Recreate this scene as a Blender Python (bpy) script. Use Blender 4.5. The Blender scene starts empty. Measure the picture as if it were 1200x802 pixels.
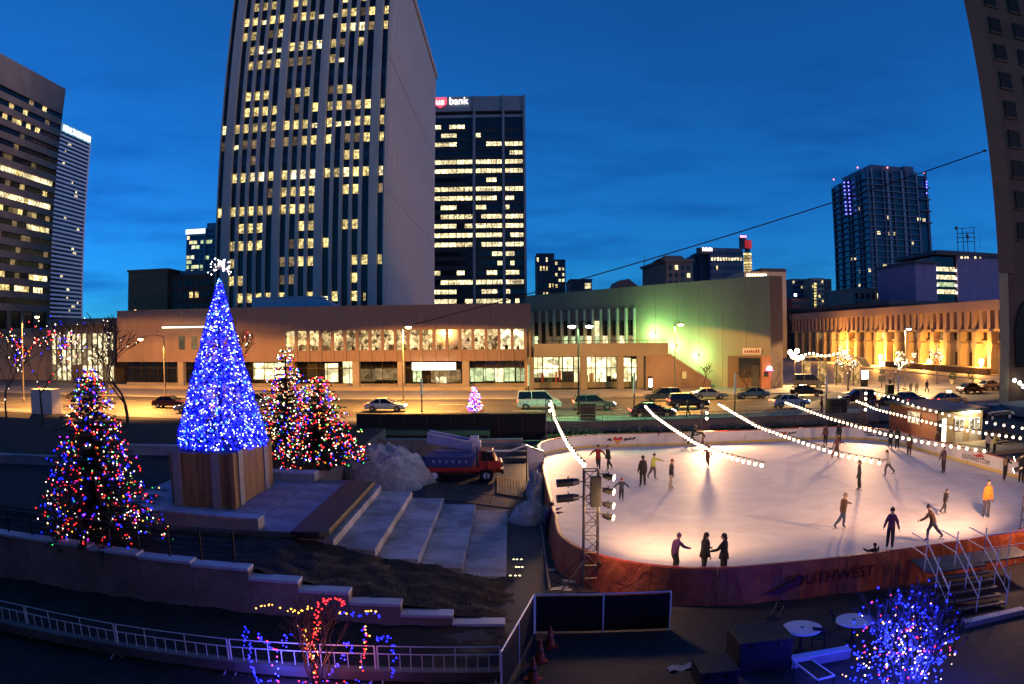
import bpy, bmesh, math, random
from math import sin, cos, pi, radians, sqrt, atan2, hypot, floor
from mathutils import Vector, Matrix, noise

# ------------------------------------------------------------------ camera, sky, exposure
SC = bpy.context.scene
COL = SC.collection
CAM_H = 9.2            # eye above the ice (ice = z 0)
FPX = 880.0            # focal length of the wide lens in photo pixels (photo is 1200 wide)
HZ = 393.0             # row of the horizon in the photo
ROLL = 0.008
PITCH = math.atan((HZ - 401) / FPX)
cd = bpy.data.cameras.new('camera')
cam = bpy.data.objects.new('camera', cd); COL.objects.link(cam)
cam.location = (0, 0, CAM_H)
cam.matrix_world = (Matrix.Translation((0, 0, CAM_H)) @ Matrix.Rotation(pi/2 + PITCH, 4, 'X') @ Matrix.Rotation(-ROLL, 4, 'Z'))
cd.type = 'PANO'
cd.sensor_fit = 'HORIZONTAL'
cd.sensor_width = 36.0
cd.sensor_height = 36.0 * 684 / 1024
for holder in (cd, getattr(cd, 'cycles', None)):
    if holder is None: continue
    for k, val in (('panorama_type', 'FISHEYE_EQUISOLID'), ('fisheye_lens', FPX/1200*36.0), ('fisheye_fov', pi)):
        if hasattr(holder, k):
            try: setattr(holder, k, val)
            except Exception: pass
cd.clip_start = 0.1; cd.clip_end = 6000
SC.camera = cam

W = bpy.data.worlds.new('World'); SC.world = W; W.use_nodes = True
nt = W.node_tree; nt.nodes.clear()
def WN(t, **k):
    n = nt.nodes.new(t)
    for a, b in k.items(): setattr(n, a, b)
    return n
sky = WN('ShaderNodeTexSky', sky_type='NISHITA', sun_disc=False)
sky.sun_elevation = radians(8.0); sky.sun_rotation = radians(112)
sky.altitude = 1600; sky.air_density = 1.0; sky.dust_density = 0.0; sky.ozone_density = 8.0
hs = WN('ShaderNodeHueSaturation'); hs.inputs['Saturation'].default_value = 0.95; hs.inputs['Value'].default_value = 1.0
tint = WN('ShaderNodeMix', data_type='RGBA', blend_type='MULTIPLY'); tint.inputs[0].default_value = 1.0
tint.inputs[7].default_value = (0.22, 0.86, 1.0, 1)
# thin dusk clouds low in the sky
tc = WN('ShaderNodeTexCoord'); mp = WN('ShaderNodeMapping'); mp.inputs['Scale'].default_value = (2.2, 2.2, 11.0); mp.inputs['Location'].default_value = (0.35, 0.2, 0.4)
no = WN('ShaderNodeTexNoise'); no.inputs['Scale'].default_value = 2.1; no.inputs['Detail'].default_value = 5; no.inputs['Roughness'].default_value = 0.55
rp = WN('ShaderNodeValToRGB'); rp.color_ramp.elements[0].position = 0.45; rp.color_ramp.elements[1].position = 0.72
rp.color_ramp.elements[0].color = (0, 0, 0, 1); rp.color_ramp.elements[1].color = (1, 1, 1, 1)
sx = WN('ShaderNodeSeparateXYZ')
low = WN('ShaderNodeMapRange'); low.inputs[1].default_value = 0.04; low.inputs[2].default_value = 0.42; low.inputs[3].default_value = 1.0; low.inputs[4].default_value = 0.06
cm = WN('ShaderNodeMath', operation='MULTIPLY')
cl = WN('ShaderNodeMix', data_type='RGBA', blend_type='MULTIPLY'); cl.inputs[7].default_value = (0.33, 0.44, 0.62, 1)
bg = WN('ShaderNodeBackground'); bg.inputs['Strength'].default_value = 0.090
wo = WN('ShaderNodeOutputWorld')
L = nt.links.new
L(sky.outputs[0], hs.inputs['Color']); L(hs.outputs[0], tint.inputs[6])
L(tc.outputs['Generated'], mp.inputs[0]); L(mp.outputs[0], no.inputs['Vector']); L(no.outputs['Fac'], rp.inputs[0])
L(tc.outputs['Generated'], sx.inputs[0]); L(sx.outputs['Z'], low.inputs[0])
L(rp.outputs[0], cm.inputs[0]); L(low.outputs[0], cm.inputs[1]); L(cm.outputs[0], cl.inputs[0])
L(tint.outputs[2], cl.inputs[6]); L(cl.outputs[2], bg.inputs['Color']); L(bg.outputs[0], wo.inputs['Surface'])

# last afterglow from behind the camera, low and very soft
sl = bpy.data.lights.new('afterglow', 'SUN'); sl.energy = 0.24; sl.angle = radians(20); sl.color = (1.0, .66, .56)
so = bpy.data.objects.new('afterglow', sl); COL.objects.link(so)
so.rotation_euler = Vector((-cos(radians(8))*.927, cos(radians(8))*.375, -sin(radians(8)))).to_track_quat('-Z','Y').to_euler()

SC.view_settings.view_transform = 'Standard'; SC.view_settings.look = 'None'
SC.view_settings.exposure = 1.0; SC.view_settings.gamma = 1.0
SC.render.engine = 'CYCLES'
cy = SC.cycles
cy.use_denoising = True
try: cy.denoiser = 'OPENIMAGEDENOISE'
except Exception: pass
cy.max_bounces = 5; cy.diffuse_bounces = 2; cy.glossy_bounces = 3; cy.transmission_bounces = 4; cy.transparent_max_bounces = 6
cy.sample_clamp_indirect = 4.0; cy.caustics_reflective = False; cy.caustics_refractive = False

# ------------------------------------------------------------------ pixel -> place
def ray(px, py):
    dx, dy = px - 600, 401 - py
    c, s = cos(ROLL), sin(ROLL)
    dx, dy = dx*c + dy*s, -dx*s + dy*c
    r = hypot(dx, dy); th = 2*math.asin(r/(2*FPX)); k = sin(th)/max(r, 1e-9)
    x, y, z = dx*k, cos(th), dy*k
    c, s = cos(PITCH), sin(PITCH)
    return Vector((x, c*y - s*z, s*y + c*z))
O = Vector((0, 0, CAM_H))
def atz(px, py, z): v = ray(px, py); return O + v*((z - CAM_H)/v.z)
def aty(px, py, y): v = ray(px, py); return O + v*(y/v.y)
def atx(px, py, x): v = ray(px, py); return O + v*(x/v.x)

# ------------------------------------------------------------------ materials
MATS = {}
def lin(r, g, b): return tuple(((c/255)/12.92 if c/255 <= .04045 else ((c/255+.055)/1.055)**2.4) for c in (r, g, b))
def M(name, col, rough=.7, var=.2, scale=3., bump=0., metal=0., emit=None, es=0., coords='Object', stretch=(1,1,1), rand=0., sample=None, spec=.5, stain=0.):
    if name in MATS: return MATS[name]
    m = bpy.data.materials.new(name); m.use_nodes = True
    t = m.node_tree; b = t.nodes['Principled BSDF']; ln = t.links.new
    b.inputs['Roughness'].default_value = rough; b.inputs['Metallic'].default_value = metal
    b.inputs['Specular IOR Level'].default_value = spec
    b.inputs['Base Color'].default_value = (*col, 1)
    if var or bump or stain:
        tc = t.nodes.new('ShaderNodeTexCoord'); mp = t.nodes.new('ShaderNodeMapping'); mp.inputs['Scale'].default_value = stretch
        ln(tc.outputs[coords], mp.inputs[0])
        n = t.nodes.new('ShaderNodeTexNoise'); n.inputs['Scale'].default_value = scale; n.inputs['Detail'].default_value = 6; n.inputs['Roughness'].default_value = .62
        ln(mp.outputs[0], n.inputs['Vector'])
    if var:
        r = t.nodes.new('ShaderNodeMapRange'); r.inputs[1].default_value = .25; r.inputs[2].default_value = .75
        r.inputs[3].default_value = 1-var; r.inputs[4].default_value = 1+var
        ln(n.outputs['Fac'], r.inputs[0])
        last = r.outputs[0]
        if stain:
            n2 = t.nodes.new('ShaderNodeTexNoise'); n2.inputs['Scale'].default_value = scale*.22; n2.inputs['Detail'].default_value = 4
            ln(mp.outputs[0], n2.inputs['Vector'])
            r2 = t.nodes.new('ShaderNodeMapRange'); r2.inputs[1].default_value = .35; r2.inputs[2].default_value = .65; r2.inputs[3].default_value = 1-stain; r2.inputs[4].default_value = 1+stain*.4
            ln(n2.outputs['Fac'], r2.inputs[0])
            mm = t.nodes.new('ShaderNodeMath'); mm.operation = 'MULTIPLY'; ln(last, mm.inputs[0]); ln(r2.outputs[0], mm.inputs[1]); last = mm.outputs[0]
        if rand:
            oi = t.nodes.new('ShaderNodeObjectInfo'); r3 = t.nodes.new('ShaderNodeMapRange'); r3.inputs[3].default_value = 1-rand; r3.inputs[4].default_value = 1+rand
            ln(oi.outputs['Random'], r3.inputs[0])
            mm = t.nodes.new('ShaderNodeMath'); mm.operation = 'MULTIPLY'; ln(last, mm.inputs[0]); ln(r3.outputs[0], mm.inputs[1]); last = mm.outputs[0]
        x = t.nodes.new('ShaderNodeVectorMath'); x.operation = 'SCALE'; x.inputs[0].default_value = col
        ln(last, x.inputs['Scale']); ln(x.outputs[0], b.inputs['Base Color'])
        rr = t.nodes.new('ShaderNodeMapRange'); rr.inputs[3].default_value = max(0, rough-.12); rr.inputs[4].default_value = min(1, rough+.12)
        ln(n.outputs['Fac'], rr.inputs[0]); ln(rr.outputs[0], b.inputs['Roughness'])
    if bump:
        bp = t.nodes.new('ShaderNodeBump'); bp.inputs['Strength'].default_value = bump; bp.inputs['Distance'].default_value = .05
        ln(n.outputs['Fac'], bp.inputs['Height']); ln(bp.outputs[0], b.inputs['Normal'])
    if emit is not None:
        b.inputs['Emission Color'].default_value = (*emit, 1); b.inputs['Emission Strength'].default_value = es
    if sample:
        m.cycles.emission_sampling = sample
    MATS[name] = m
    return m
def lit_mat(name, col, es, rand=.4, detail=.5, scale=1.3, base=(.02,.02,.02), sample='NONE', warm=.0):
    """glazing of a lit room: brightness differs from window to window and across each window"""
    if name in MATS: return MATS[name]
    m = bpy.data.materials.new(name); m.use_nodes = True
    t = m.node_tree; b = t.nodes['Principled BSDF']; ln = t.links.new
    b.inputs['Base Color'].default_value = (*base, 1); b.inputs['Roughness'].default_value = .12
    oi = t.nodes.new('ShaderNodeObjectInfo'); r = t.nodes.new('ShaderNodeMapRange'); r.inputs[3].default_value = 1-rand; r.inputs[4].default_value = 1+rand
    ln(oi.outputs['Random'], r.inputs[0])
    tc = t.nodes.new('ShaderNodeTexCoord'); ad = t.nodes.new('ShaderNodeVectorMath'); ad.operation = 'ADD'
    sc = t.nodes.new('ShaderNodeVectorMath'); sc.operation = 'SCALE'; sc.inputs['Scale'].default_value = .37
    ln(oi.outputs['Location'], sc.inputs[0]); ln(tc.outputs['Object'], ad.inputs[0]); ln(sc.outputs[0], ad.inputs[1])
    n = t.nodes.new('ShaderNodeTexVoronoi'); n.inputs['Scale'].default_value = scale; ln(ad.outputs[0], n.inputs['Vector'])
    n2 = t.nodes.new('ShaderNodeTexNoise'); n2.inputs['Scale'].default_value = scale*1.7; n2.inputs['Detail'].default_value = 4; ln(ad.outputs[0], n2.inputs['Vector'])
    a = t.nodes.new('ShaderNodeMath'); a.operation = 'MULTIPLY'; sp = t.nodes.new('ShaderNodeSeparateColor'); ln(n.outputs['Color'], sp.inputs[0])
    r2 = t.nodes.new('ShaderNodeMapRange'); r2.inputs[3].default_value = 1-detail; r2.inputs[4].default_value = 1+detail*.7; ln(sp.outputs[0], r2.inputs[0])
    r3 = t.nodes.new('ShaderNodeMapRange'); r3.inputs[1].default_value = .3; r3.inputs[2].default_value = .7; r3.inputs[3].default_value = 1-detail*.8; r3.inputs[4].default_value = 1+detail*.5; ln(n2.outputs['Fac'], r3.inputs[0])
    ln(r2.outputs[0], a.inputs[0]); ln(r3.outputs[0], a.inputs[1])
    a2 = t.nodes.new('ShaderNodeMath'); a2.operation = 'MULTIPLY'; ln(a.outputs[0], a2.inputs[0]); ln(r.outputs[0], a2.inputs[1])
    a3 = t.nodes.new('ShaderNodeMath'); a3.operation = 'MULTIPLY'; a3.inputs[1].default_value = es; ln(a2.outputs[0], a3.inputs[0])
    b.inputs['Emission Color'].default_value = (*col, 1); ln(a3.outputs[0], b.inputs['Emission Strength'])
    m.cycles.emission_sampling = sample
    MATS[name] = m; return m
def bulb_mat(name, col, es, sample='NONE'):
    return M(name, (.5,.5,.5), .4, var=0, emit=col, es=es, sample=sample)

# ------------------------------------------------------------------ mesh building
class MB:
    def __init__(s): s.v = []; s.f = []; s.m = []; s.cur = 0
    def add(s, vs, fs, m=None):
        o = len(s.v); s.v += [tuple(p) for p in vs]
        for f in fs: s.f.append(tuple(i+o for i in f)); s.m.append(s.cur if m is None else m)
        return s
    def box(s, a, b, m=None):
        x0,y0,z0 = a; x1,y1,z1 = b
        if x0 > x1: x0,x1 = x1,x0
        if y0 > y1: y0,y1 = y1,y0
        if z0 > z1: z0,z1 = z1,z0
        return s.add([(x0,y0,z0),(x1,y0,z0),(x1,y1,z0),(x0,y1,z0),(x0,y0,z1),(x1,y0,z1),(x1,y1,z1),(x0,y1,z1)],
              [(0,3,2,1),(4,5,6,7),(0,1,5,4),(1,2,6,5),(2,3,7,6),(3,0,4,7)], m)
    def beam(s, p, q, w, h=None, m=None, up=(0,0,1)):
        p, q = Vector(p), Vector(q); d = (q-p)
        if d.length < 1e-6: return s
        d.normalize(); h = w if h is None else h
        u = Vector(up)
        if abs(d.dot(u)) > .98: u = Vector((1,0,0))
        a = d.cross(u).normalized()*(w/2); b = a.cross(d).normalized()*(h/2)
        vs = [p-a-b,p+a-b,p+a+b,p-a+b,q-a-b,q+a-b,q+a+b,q-a+b]
        return s.add(vs, [(0,1,2,3),(7,6,5,4),(0,4,5,1),(1,5,6,2),(2,6,7,3),(3,7,4,0)], m)
    def tube(s, pts, rad, n=6, m=None, caps=True):
        pts = [Vector(p) for p in pts]
        if not hasattr(rad, '__len__'): rad = [rad]*len(pts)
        o = len(s.v); ref = None
        for i, p in enumerate(pts):
            d = (pts[min(i+1,len(pts)-1)] - pts[max(i-1,0)])
            if d.length < 1e-9: d = Vector((0,0,1))
            d.normalize()
            if ref is None or abs(ref.dot(d)) > .95:
                ref = Vector((1,0,0)) if abs(d.x) < .8 else Vector((0,1,0))
            a = d.cross(ref).normalized(); b = d.cross(a); ref = b.cross(d).normalized() if False else ref
            for k in range(n):
                t = 2*pi*k/n; s.v.append(tuple(p + a*(cos(t)*rad[i]) + b*(sin(t)*rad[i])))
        mm = s.cur if m is None else m
        for i in range(len(pts)-1):
            for k in range(n):
                k2 = (k+1) % n
                s.f.append((o+i*n+k, o+i*n+k2, o+(i+1)*n+k2, o+(i+1)*n+k)); s.m.append(mm)
        if caps:
            s.f.append(tuple(o+k for k in range(n-1,-1,-1))); s.m.append(mm)
            e = o+(len(pts)-1)*n; s.f.append(tuple(e+k for k in range(n))); s.m.append(mm)
        return s
    def prism(s, poly, z0, z1, m=None):
        n = len(poly); vs = [(p[0],p[1],z0) for p in poly] + [(p[0],p[1],z1) for p in poly]
        fs = [tuple(range(n-1,-1,-1)), tuple(range(n,2*n))] + [(i,(i+1)%n,n+(i+1)%n,n+i) for i in range(n)]
        return s.add(vs, fs, m)
    def extr(s, poly, fn, m=None):
        """poly of 2d points, fn(p, side) -> 3d for side 0/1"""
        n = len(poly); vs = [fn(p,0) for p in poly] + [fn(p,1) for p in poly]
        return s.add(vs, [tuple(range(n-1,-1,-1)), tuple(range(n,2*n))] + [(i,(i+1)%n,n+(i+1)%n,n+i) for i in range(n)], m)
    def ball(s, c, r, seg=8, rings=5, m=None):
        c = Vector(c); rr = r if hasattr(r,'__len__') else (r,r,r)
        o = len(s.v); mm = s.cur if m is None else m
        s.v.append((c.x,c.y,c.z-rr[2]))
        for i in range(1,rings):
            t = pi*i/rings
            for k in range(seg):
                a = 2*pi*k/seg; s.v.append((c.x+rr[0]*sin(t)*cos(a), c.y+rr[1]*sin(t)*sin(a), c.z-rr[2]*cos(t)))
        s.v.append((c.x,c.y,c.z+rr[2])); e = len(s.v)-1
        for k in range(seg):
            s.f.append((o,o+1+(k+1)%seg,o+1+k)); s.m.append(mm)
            b = o+1+(rings-2)*seg; s.f.append((b+k,b+(k+1)%seg,e)); s.m.append(mm)
        for i in range(rings-2):
            b = o+1+i*seg
            for k in range(seg):
                s.f.append((b+k,b+(k+1)%seg,b+seg+(k+1)%seg,b+seg+k)); s.m.append(mm)
        return s
    def octa(s, c, r, m=None):
        x,y,z = c
        return s.add([(x+r,y,z),(x-r,y,z),(x,y+r,z),(x,y-r,z),(x,y,z+r),(x,y,z-r)],
            [(0,2,4),(2,1,4),(1,3,4),(3,0,4),(2,0,5),(1,2,5),(3,1,5),(0,3,5)], m)
    def lathe(s, prof, c=(0,0,0), n=12, m=None):
        o = len(s.v); mm = s.cur if m is None else m
        for (r,z) in prof:
            for k in range(n):
                a = 2*pi*k/n; s.v.append((c[0]+r*cos(a), c[1]+r*sin(a), c[2]+z))
        for i in range(len(prof)-1):
            for k in range(n):
                s.f.append((o+i*n+k,o+i*n+(k+1)%n,o+(i+1)*n+(k+1)%n,o+(i+1)*n+k)); s.m.append(mm)
        s.f.append(tuple(o+k for k in range(n-1,-1,-1))); s.m.append(mm)
        e = o+(len(prof)-1)*n; s.f.append(tuple(e+k for k in range(n))); s.m.append(mm)
        return s
    def mesh(s, name, mats, smooth=False, shift=None):
        me = bpy.data.meshes.new(name)
        v = s.v if shift is None else [(p[0]-shift[0],p[1]-shift[1],p[2]-shift[2]) for p in s.v]
        me.from_pydata(v, [], s.f)
        for mt in (mats if isinstance(mats,(list,tuple)) else [mats]): me.materials.append(mt)
        me.polygons.foreach_set('material_index', s.m)
        if smooth: me.polygons.foreach_set('use_smooth', [True]*len(s.f))
        me.update(); return me
    def build(s, name, mats, parent=None, smooth=False, world=True):
        """world=True: vertices are world coordinates and are moved into the parent's frame"""
        sh = None
        if parent is not None and world:
            root = parent
            while root.parent: root = root.parent
            sh = root.location
        o = bpy.data.objects.new(name, s.mesh(name, mats, smooth, sh)); COL.objects.link(o)
        o.parent = parent
        return o
def bevel(o, w=.02, seg=2):
    md = o.modifiers.new('bevel', 'BEVEL'); md.width = w; md.segments = seg; md.limit_method = 'ANGLE'; md.angle_limit = radians(40)
    return o
def inst(name, mesh, parent=None, loc=(0,0,0), rz=0., scale=None, world=True):
    o = bpy.data.objects.new(name, mesh); COL.objects.link(o); o.parent = parent
    l = Vector(loc)
    if parent is not None and world:
        root = parent
        while root.parent: root = root.parent
        l = l - root.location
    o.location = l; o.rotation_euler = (0,0,rz)
    if scale: o.scale = scale
    return o
def tag(o, label=None, cat=None, group=None, kind=None):
    if label: o['label'] = label
    if cat: o['category'] = cat
    if group: o['group'] = group
    if kind: o['kind'] = kind
    return o
def thing(name, label, cat, loc=(0,0,0), rz=0., group=None):
    o = bpy.data.objects.new(name, None); COL.objects.link(o)
    o.empty_display_size = .2
    o.location = loc; o.rotation_euler = (0,0,rz)
    return tag(o, label, cat, group)
def struct(name, mb, mats, **k):
    return tag(mb.build(name, mats, **k), kind='structure')
def copy_tree(o, parent=None):
    c = o.copy(); COL.objects.link(c); c.parent = parent
    for ch in o.children: copy_tree(ch, c)
    return c
def lamp(kind, loc, energy, col, parent=None, size=.1, target=None, spot=None, blend=.5, name='lamp_light'):
    ld = bpy.data.lights.new(name, kind); ld.energy = energy; ld.color = col; ld.shadow_soft_size = size
    o = bpy.data.objects.new(name, ld); COL.objects.link(o)
    l = Vector(loc); d = None
    if target is not None: d = (Vector(target)-l).normalized()
    if parent is not None:
        root = parent
        while root.parent: root = root.parent
        l = l - root.location
        o.parent = parent
    o.location = l
    if d is not None: o.rotation_euler = d.to_track_quat('-Z','Y').to_euler()
    if spot: ld.spot_size = radians(spot); ld.spot_blend = blend
    return o
def text(body, size, mat, parent, mat_world, name='lettering', depth=.03, align='CENTER', spacing=1.0, sx=1.0):
    c = bpy.data.curves.new('txt', 'FONT'); c.body = body; c.size = size; c.extrude = depth; c.align_x = align; c.resolution_u = 2
    c.space_character = spacing
    t = bpy.data.objects.new('txt', c); COL.objects.link(t)
    bpy.context.view_layer.update()
    me = bpy.data.meshes.new_from_object(t.evaluated_get(bpy.context.evaluated_depsgraph_get()))
    bpy.data.objects.remove(t); bpy.data.curves.remove(c)
    me.materials.clear(); me.materials.append(mat)
    root = parent
    while root.parent: root = root.parent
    mw = Matrix.Translation(-root.location) @ mat_world @ Matrix.Diagonal((sx,1,1,1))
    me.transform(mw); me.update()
    o = bpy.data.objects.new(name, me); COL.objects.link(o); o.parent = parent
    return o
def face_mat(origin, right, up=(0,0,1)):
    r = Vector(right).normalized(); u = Vector(up).normalized(); n = r.cross(u)
    m = Matrix((r, u, n)).transposed().to_4x4(); m.translation = Vector(origin); return m
# ------------------------------------------------------------------ setting
ST = 0.8                                  # street level
G0 = -0.3                                 # low plaza level round the rink
asphalt = M('asphalt', (.075,.070,.066), .6, var=.25, scale=1.2, bump=.25, stain=.3)
conc = M('concrete', (.30,.29,.27), .75, var=.14, scale=2.5, bump=.15, stain=.25)
conc_dark = M('weathered_concrete', (.16,.15,.14), .8, var=.2, scale=2.0, bump=.2, stain=.3)
soil = M('dark_soil', (.026,.020,.016), .95, var=.5, scale=3.5, bump=.9, stain=.4)
paver = M('plaza_paving', (.055,.05,.05), .7, var=.25, scale=3., bump=.2, stain=.3)
white_paint = M('road_paint', (.75,.75,.72), .6, var=.2, scale=4)
# the block the photograph is taken from, behind the viewer: it keeps the sky off the near park
g = MB(); g.box((-90,-25,G0),(75,-.8,24)); struct('viewpoint_building', g, conc_dark)
# one sheet of ground to the horizon, with a sunken park cut by the terraces standing on it
g = MB(); g.box((-3000,-30,G0-.6),(3000,72,G0-.02)); struct('ground', g, paver)
g = MB(); g.box((-3000,72.002,-1),(3000,4500,ST-.06)); struct('terrain', g, conc_dark)
# street: two wide carriageways with kerbs; cross street at the right
g = MB(); g.box((-400,75,ST-.05),(400,99,ST)); struct('road', g, asphalt)
g = MB(); g.box((46,99.002,ST-.05),(84,420,ST-.004)); struct('mall_paving', g, M('mall_granite',(.20,.17,.15),.6,var=.2,scale=1.5,stain=.2))
g = MB()
for y in (82.9, 91.0):
    for i in range(-20, 30): g.box((i*9.0, y, ST), (i*9.0+3.2, y+.14, ST+.005))
tag(g.build('lane_markings', white_paint), kind='structure')
g = MB()
for i in range(9): g.box((46.5, 76.5+i*2.6, ST), (49.6, 77.6+i*2.6, ST+.005))
tag(g.build('crossing_markings', white_paint), kind='structure')
walk = M('pavement_concrete', (.26,.25,.235), .72, var=.15, scale=1.6, bump=.15, stain=.25)
def slabs(name, x0, x1, y0, y1, z0, z1, nx, ny, mat, gap=.03):
    """pavement: a bedding block with its slabs as pieces of their own"""
    b = MB(); b.box((x0,y0,z0),(x1,y1,z1-.03)); root = struct(name, b, conc_dark)
    w, d = (x1-x0)/nx, (y1-y0)/ny
    m = MB(); m.box((gap/2,gap/2,0),(w-gap/2,d-gap/2,.035)); me = m.mesh('slab', mat)
    for i in range(nx):
        for j in range(ny): inst('slab', me, root, (x0+i*w, y0+j*d, z1-.035))
    return root
slabs('pavement', -66, 45, 99.0, 112.5, ST-.3, ST+.14, 37, 3, walk)
g = MB(); g.box((-66,98.7,ST-.3),(45,98.99,ST+.15)); struct('kerb', g, conc)
g = MB(); g.box((-400,99.0,ST-.3),(-66.002,112.5,ST+.14)); struct('far_pavement', g, walk)
slabs('plaza_pavement', 84, 95, 104, 250, ST-.3, ST+.14, 3, 30, walk)
g = MB(); g.box((83.7,104,ST-.3),(83.99,250,ST+.15)); struct('kerb', g, conc)
slabs('near_pavement', -60, 56, 71.4, 74.7, ST-.9, ST+.14, 40, 1, walk)
g = MB(); g.box((-60,74.7,ST-.3),(56,74.98,ST+.15)); struct('kerb', g, conc)
g = MB(); g.box((56.002,60,ST-.9),(140,74.98,ST+.14)); struct('side_pavement', g, walk)
g = MB(); g.box((-400,60,ST-.9),(-60.002,74.98,ST+.12)); struct('side_pavement', g, walk)

# the raised terrace at the left, axis aligned with the rink
TZ = 1.46
terr = M('terrace_paving', (.34,.33,.36), .62, var=.25, scale=3., bump=.25, stain=.4)
g = MB(); g.prism([(-60,28.06),(-8.75,28.06),(-8.75,39.4),(-10.7,39.4),(-10.7,62),(-60,62)],G0,TZ-.04); tb = struct('terrace', g, conc_dark)
m = MB(); m.box((.015,.015,0),(1.985,1.985,.045)); me = m.mesh('paving_slab', terr)
for i in range(5):
    for j in range(7 if i else 5): inst('paving_slab', me, tb, (-8.75-2*(i+1), 28.07+2*j, TZ-.045))
m = MB(); m.box((-60,28.06,TZ-.045),(-18.78,62,TZ-.01)); m.box((-18.77,42.1,TZ-.045),(-10.75,62,TZ-.01)); tag(m.build('terrace_soil', soil, tb), kind='structure')
# terrace in front of the street, behind the blue tree
g = MB(); g.box((-60,62.002,G0),(-2,71.38,ST+.1)); struct('upper_lawn', g, soil)

# bank of soil between the steps and the stepped wall
def grid(name, x0, x1, y0, y1, nx, ny, zf, mat):
    b = MB()
    for j in range(ny+1):
        for i in range(nx+1):
            x = x0+(x1-x0)*i/nx; y = y0+(y1-y0)*j/ny; b.v.append((x,y,zf(x,y)))
    for j in range(ny):
        for i in range(nx):
            a = j*(nx+1)+i; b.f.append((a,a+1,a+nx+2,a+nx+1)); b.m.append(0)
    return struct(name, b, mat, smooth=True)
rnd = random.Random(5)
def bank_z(x, y):
    t = min(1, max(0, (-x-.2)/8.6)); n = .16*noise.noise((x*1.3,y*1.3,0))+.07*noise.noise((x*4.1,y*4.1,3))
    return -.33 + t*1.55 + n
grid('soil_bank', -60, 0, 23.55, 28.2, 260, 26, bank_z, soil)
def low_z(x, y):
    t = min(1, max(0, (-x-1)/9)); return -.31+.10*noise.noise((x*1.1,y*1.1,1))+.05*noise.noise((x*3.7,y*3.7,5))+.15*t*(y-13)/10
grid('planting_bed', -60, -.2, 5, 23.2, 200, 70, lambda x,y: low_z(x,y), soil)
grid('forecourt', .2, 30, 5, 24.0, 60, 30, lambda x,y: G0+.004+.012*sin(x*1.7+y)*sin(y*2.1), M('forecourt_asphalt',(.030,.027,.029),.75,var=.35,scale=2.,bump=.3,stain=.3))
# pale edging strip that crosses the bed below the stepped wall
e0, e1, e2 = atz(0,738,-.1), atz(277,783,-.1), atz(590,794,-.2)
g = MB(); g.beam((e0.x-3,e0.y,.1),(e1.x,e1.y,.02),.34,.3); g.beam((e1.x,e1.y,.018),(e2.x,e2.y,-.1),.34,.3); struct('edging_kerb', g, conc_dark)

# fallen leaves and tufts of dead grass on the soil: nobody could count them
rnd = random.Random(14); lf = MB()
for i in range(15000):
    if i % 3: x = -rnd.random()*26-.3; y = rnd.uniform(23.7,28.0); z = bank_z(x,y)
    else: x = -rnd.random()*24-.3; y = rnd.uniform(17,23); z = low_z(x,y)
    a = rnd.random()*6.3; r = rnd.uniform(.02,.06); k = rnd.uniform(.0,1.)
    if i % 4 == 0:
        lf.add([(x-.01,y,z),(x+.01,y,z),(x+.05*cos(a),y+.05*sin(a),z+rnd.uniform(.05,.14))],[(0,1,2)],1)
    else:
        lf.add([(x-r*cos(a),y-r*sin(a),z+.01),(x+r*.6*sin(a),y-r*.6*cos(a),z+.015+.02*k),(x+r*cos(a),y+r*sin(a),z+.01+.02*k),(x-r*.6*sin(a),y+r*.6*cos(a),z+.012)],[(0,1,2,3)],0)
tag(lf.build('leaf_litter', [M('dead_leaf',(.09,.055,.03),.85,var=.5,scale=7), M('dead_grass',(.10,.085,.045),.9,var=.3,scale=5)]), 'scattered dead leaves and grass on the dark soil beds', 'leaves', kind='stuff')
# ------------------------------------------------------------------ buildings
tower_conc = M('tower_concrete', (.52,.44,.40), .8, var=.14, scale=.25, bump=.1, stretch=(1,1,.25), stain=.2)
dark_glass = M('dark_glass', (.010,.011,.014), .16, var=.1, scale=.4)
glass_blue = M('blue_glass', (.03,.05,.09), .15, var=.25, scale=.15)
win_yellow = lit_mat('lit_window_yellow', (1.,.74,.27), .60, rand=.55, detail=.75, scale=1.9)
win_dim = lit_mat('lit_window_dim', (1.,.66,.30), .10, rand=.6, detail=.6)
win_white = lit_mat('lit_window_white', (1.,.80,.42), .85, rand=.45, detail=.8, scale=1.5)
win_green = lit_mat('lit_window_green', (.75,.9,.45), .5, rand=.4, detail=.5)
win_shop = lit_mat('lit_shop', (1.,.85,.42), 1.1, rand=.3, detail=.7, scale=.8)
rnd = random.Random(11)

def panes(root, cells, mesh_for, limit=290, rest_name='window_glazing'):
    """cells: (loc, mat_key). each pane its own object; those past the limit are joined into one part"""
    for loc, key, sc in cells[:limit]:
        inst('window', mesh_for[key], root, loc, scale=sc)

# --- main office tower -------------------------------------------------------
YT = 150.0; TS = YT/165
tw = thing('office_tower', 'tall concrete office tower with vertical ribs and scattered yellow lit windows', 'tower', (-44.5,YT,ST))
x0, x1 = -63.0, -26.0; YB = 252.0; TOP = 100.5
b = MB(); b.box((x0,YT+.55,ST),(x1-.3,YB,TOP-.6)); b.build('glass_core', dark_glass, tw)
b = MB(); b.box((x1-.29,YT+.1,ST),(x1,YB,TOP)); 
b.build('side_wall', tower_conc, tw)
b = MB()
pan = MB(); pan.box((0,.05,0),(.10,6.3,29.5)); pme = pan.mesh('wall_panel', tower_conc)
for j in range(15):
    for k in range(3):
        if len(tw.children) < 250: inst('wall_panel', pme, tw, (x1+.01, YT+2.2+j*6.42, ST+9.2+k*29.8))
b = MB(); b.box((x0-.2,YT-.1,TOP-.6),(x1+.5,YB+.2,TOP+1.4)); b.build('parapet', tower_conc, tw)
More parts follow.
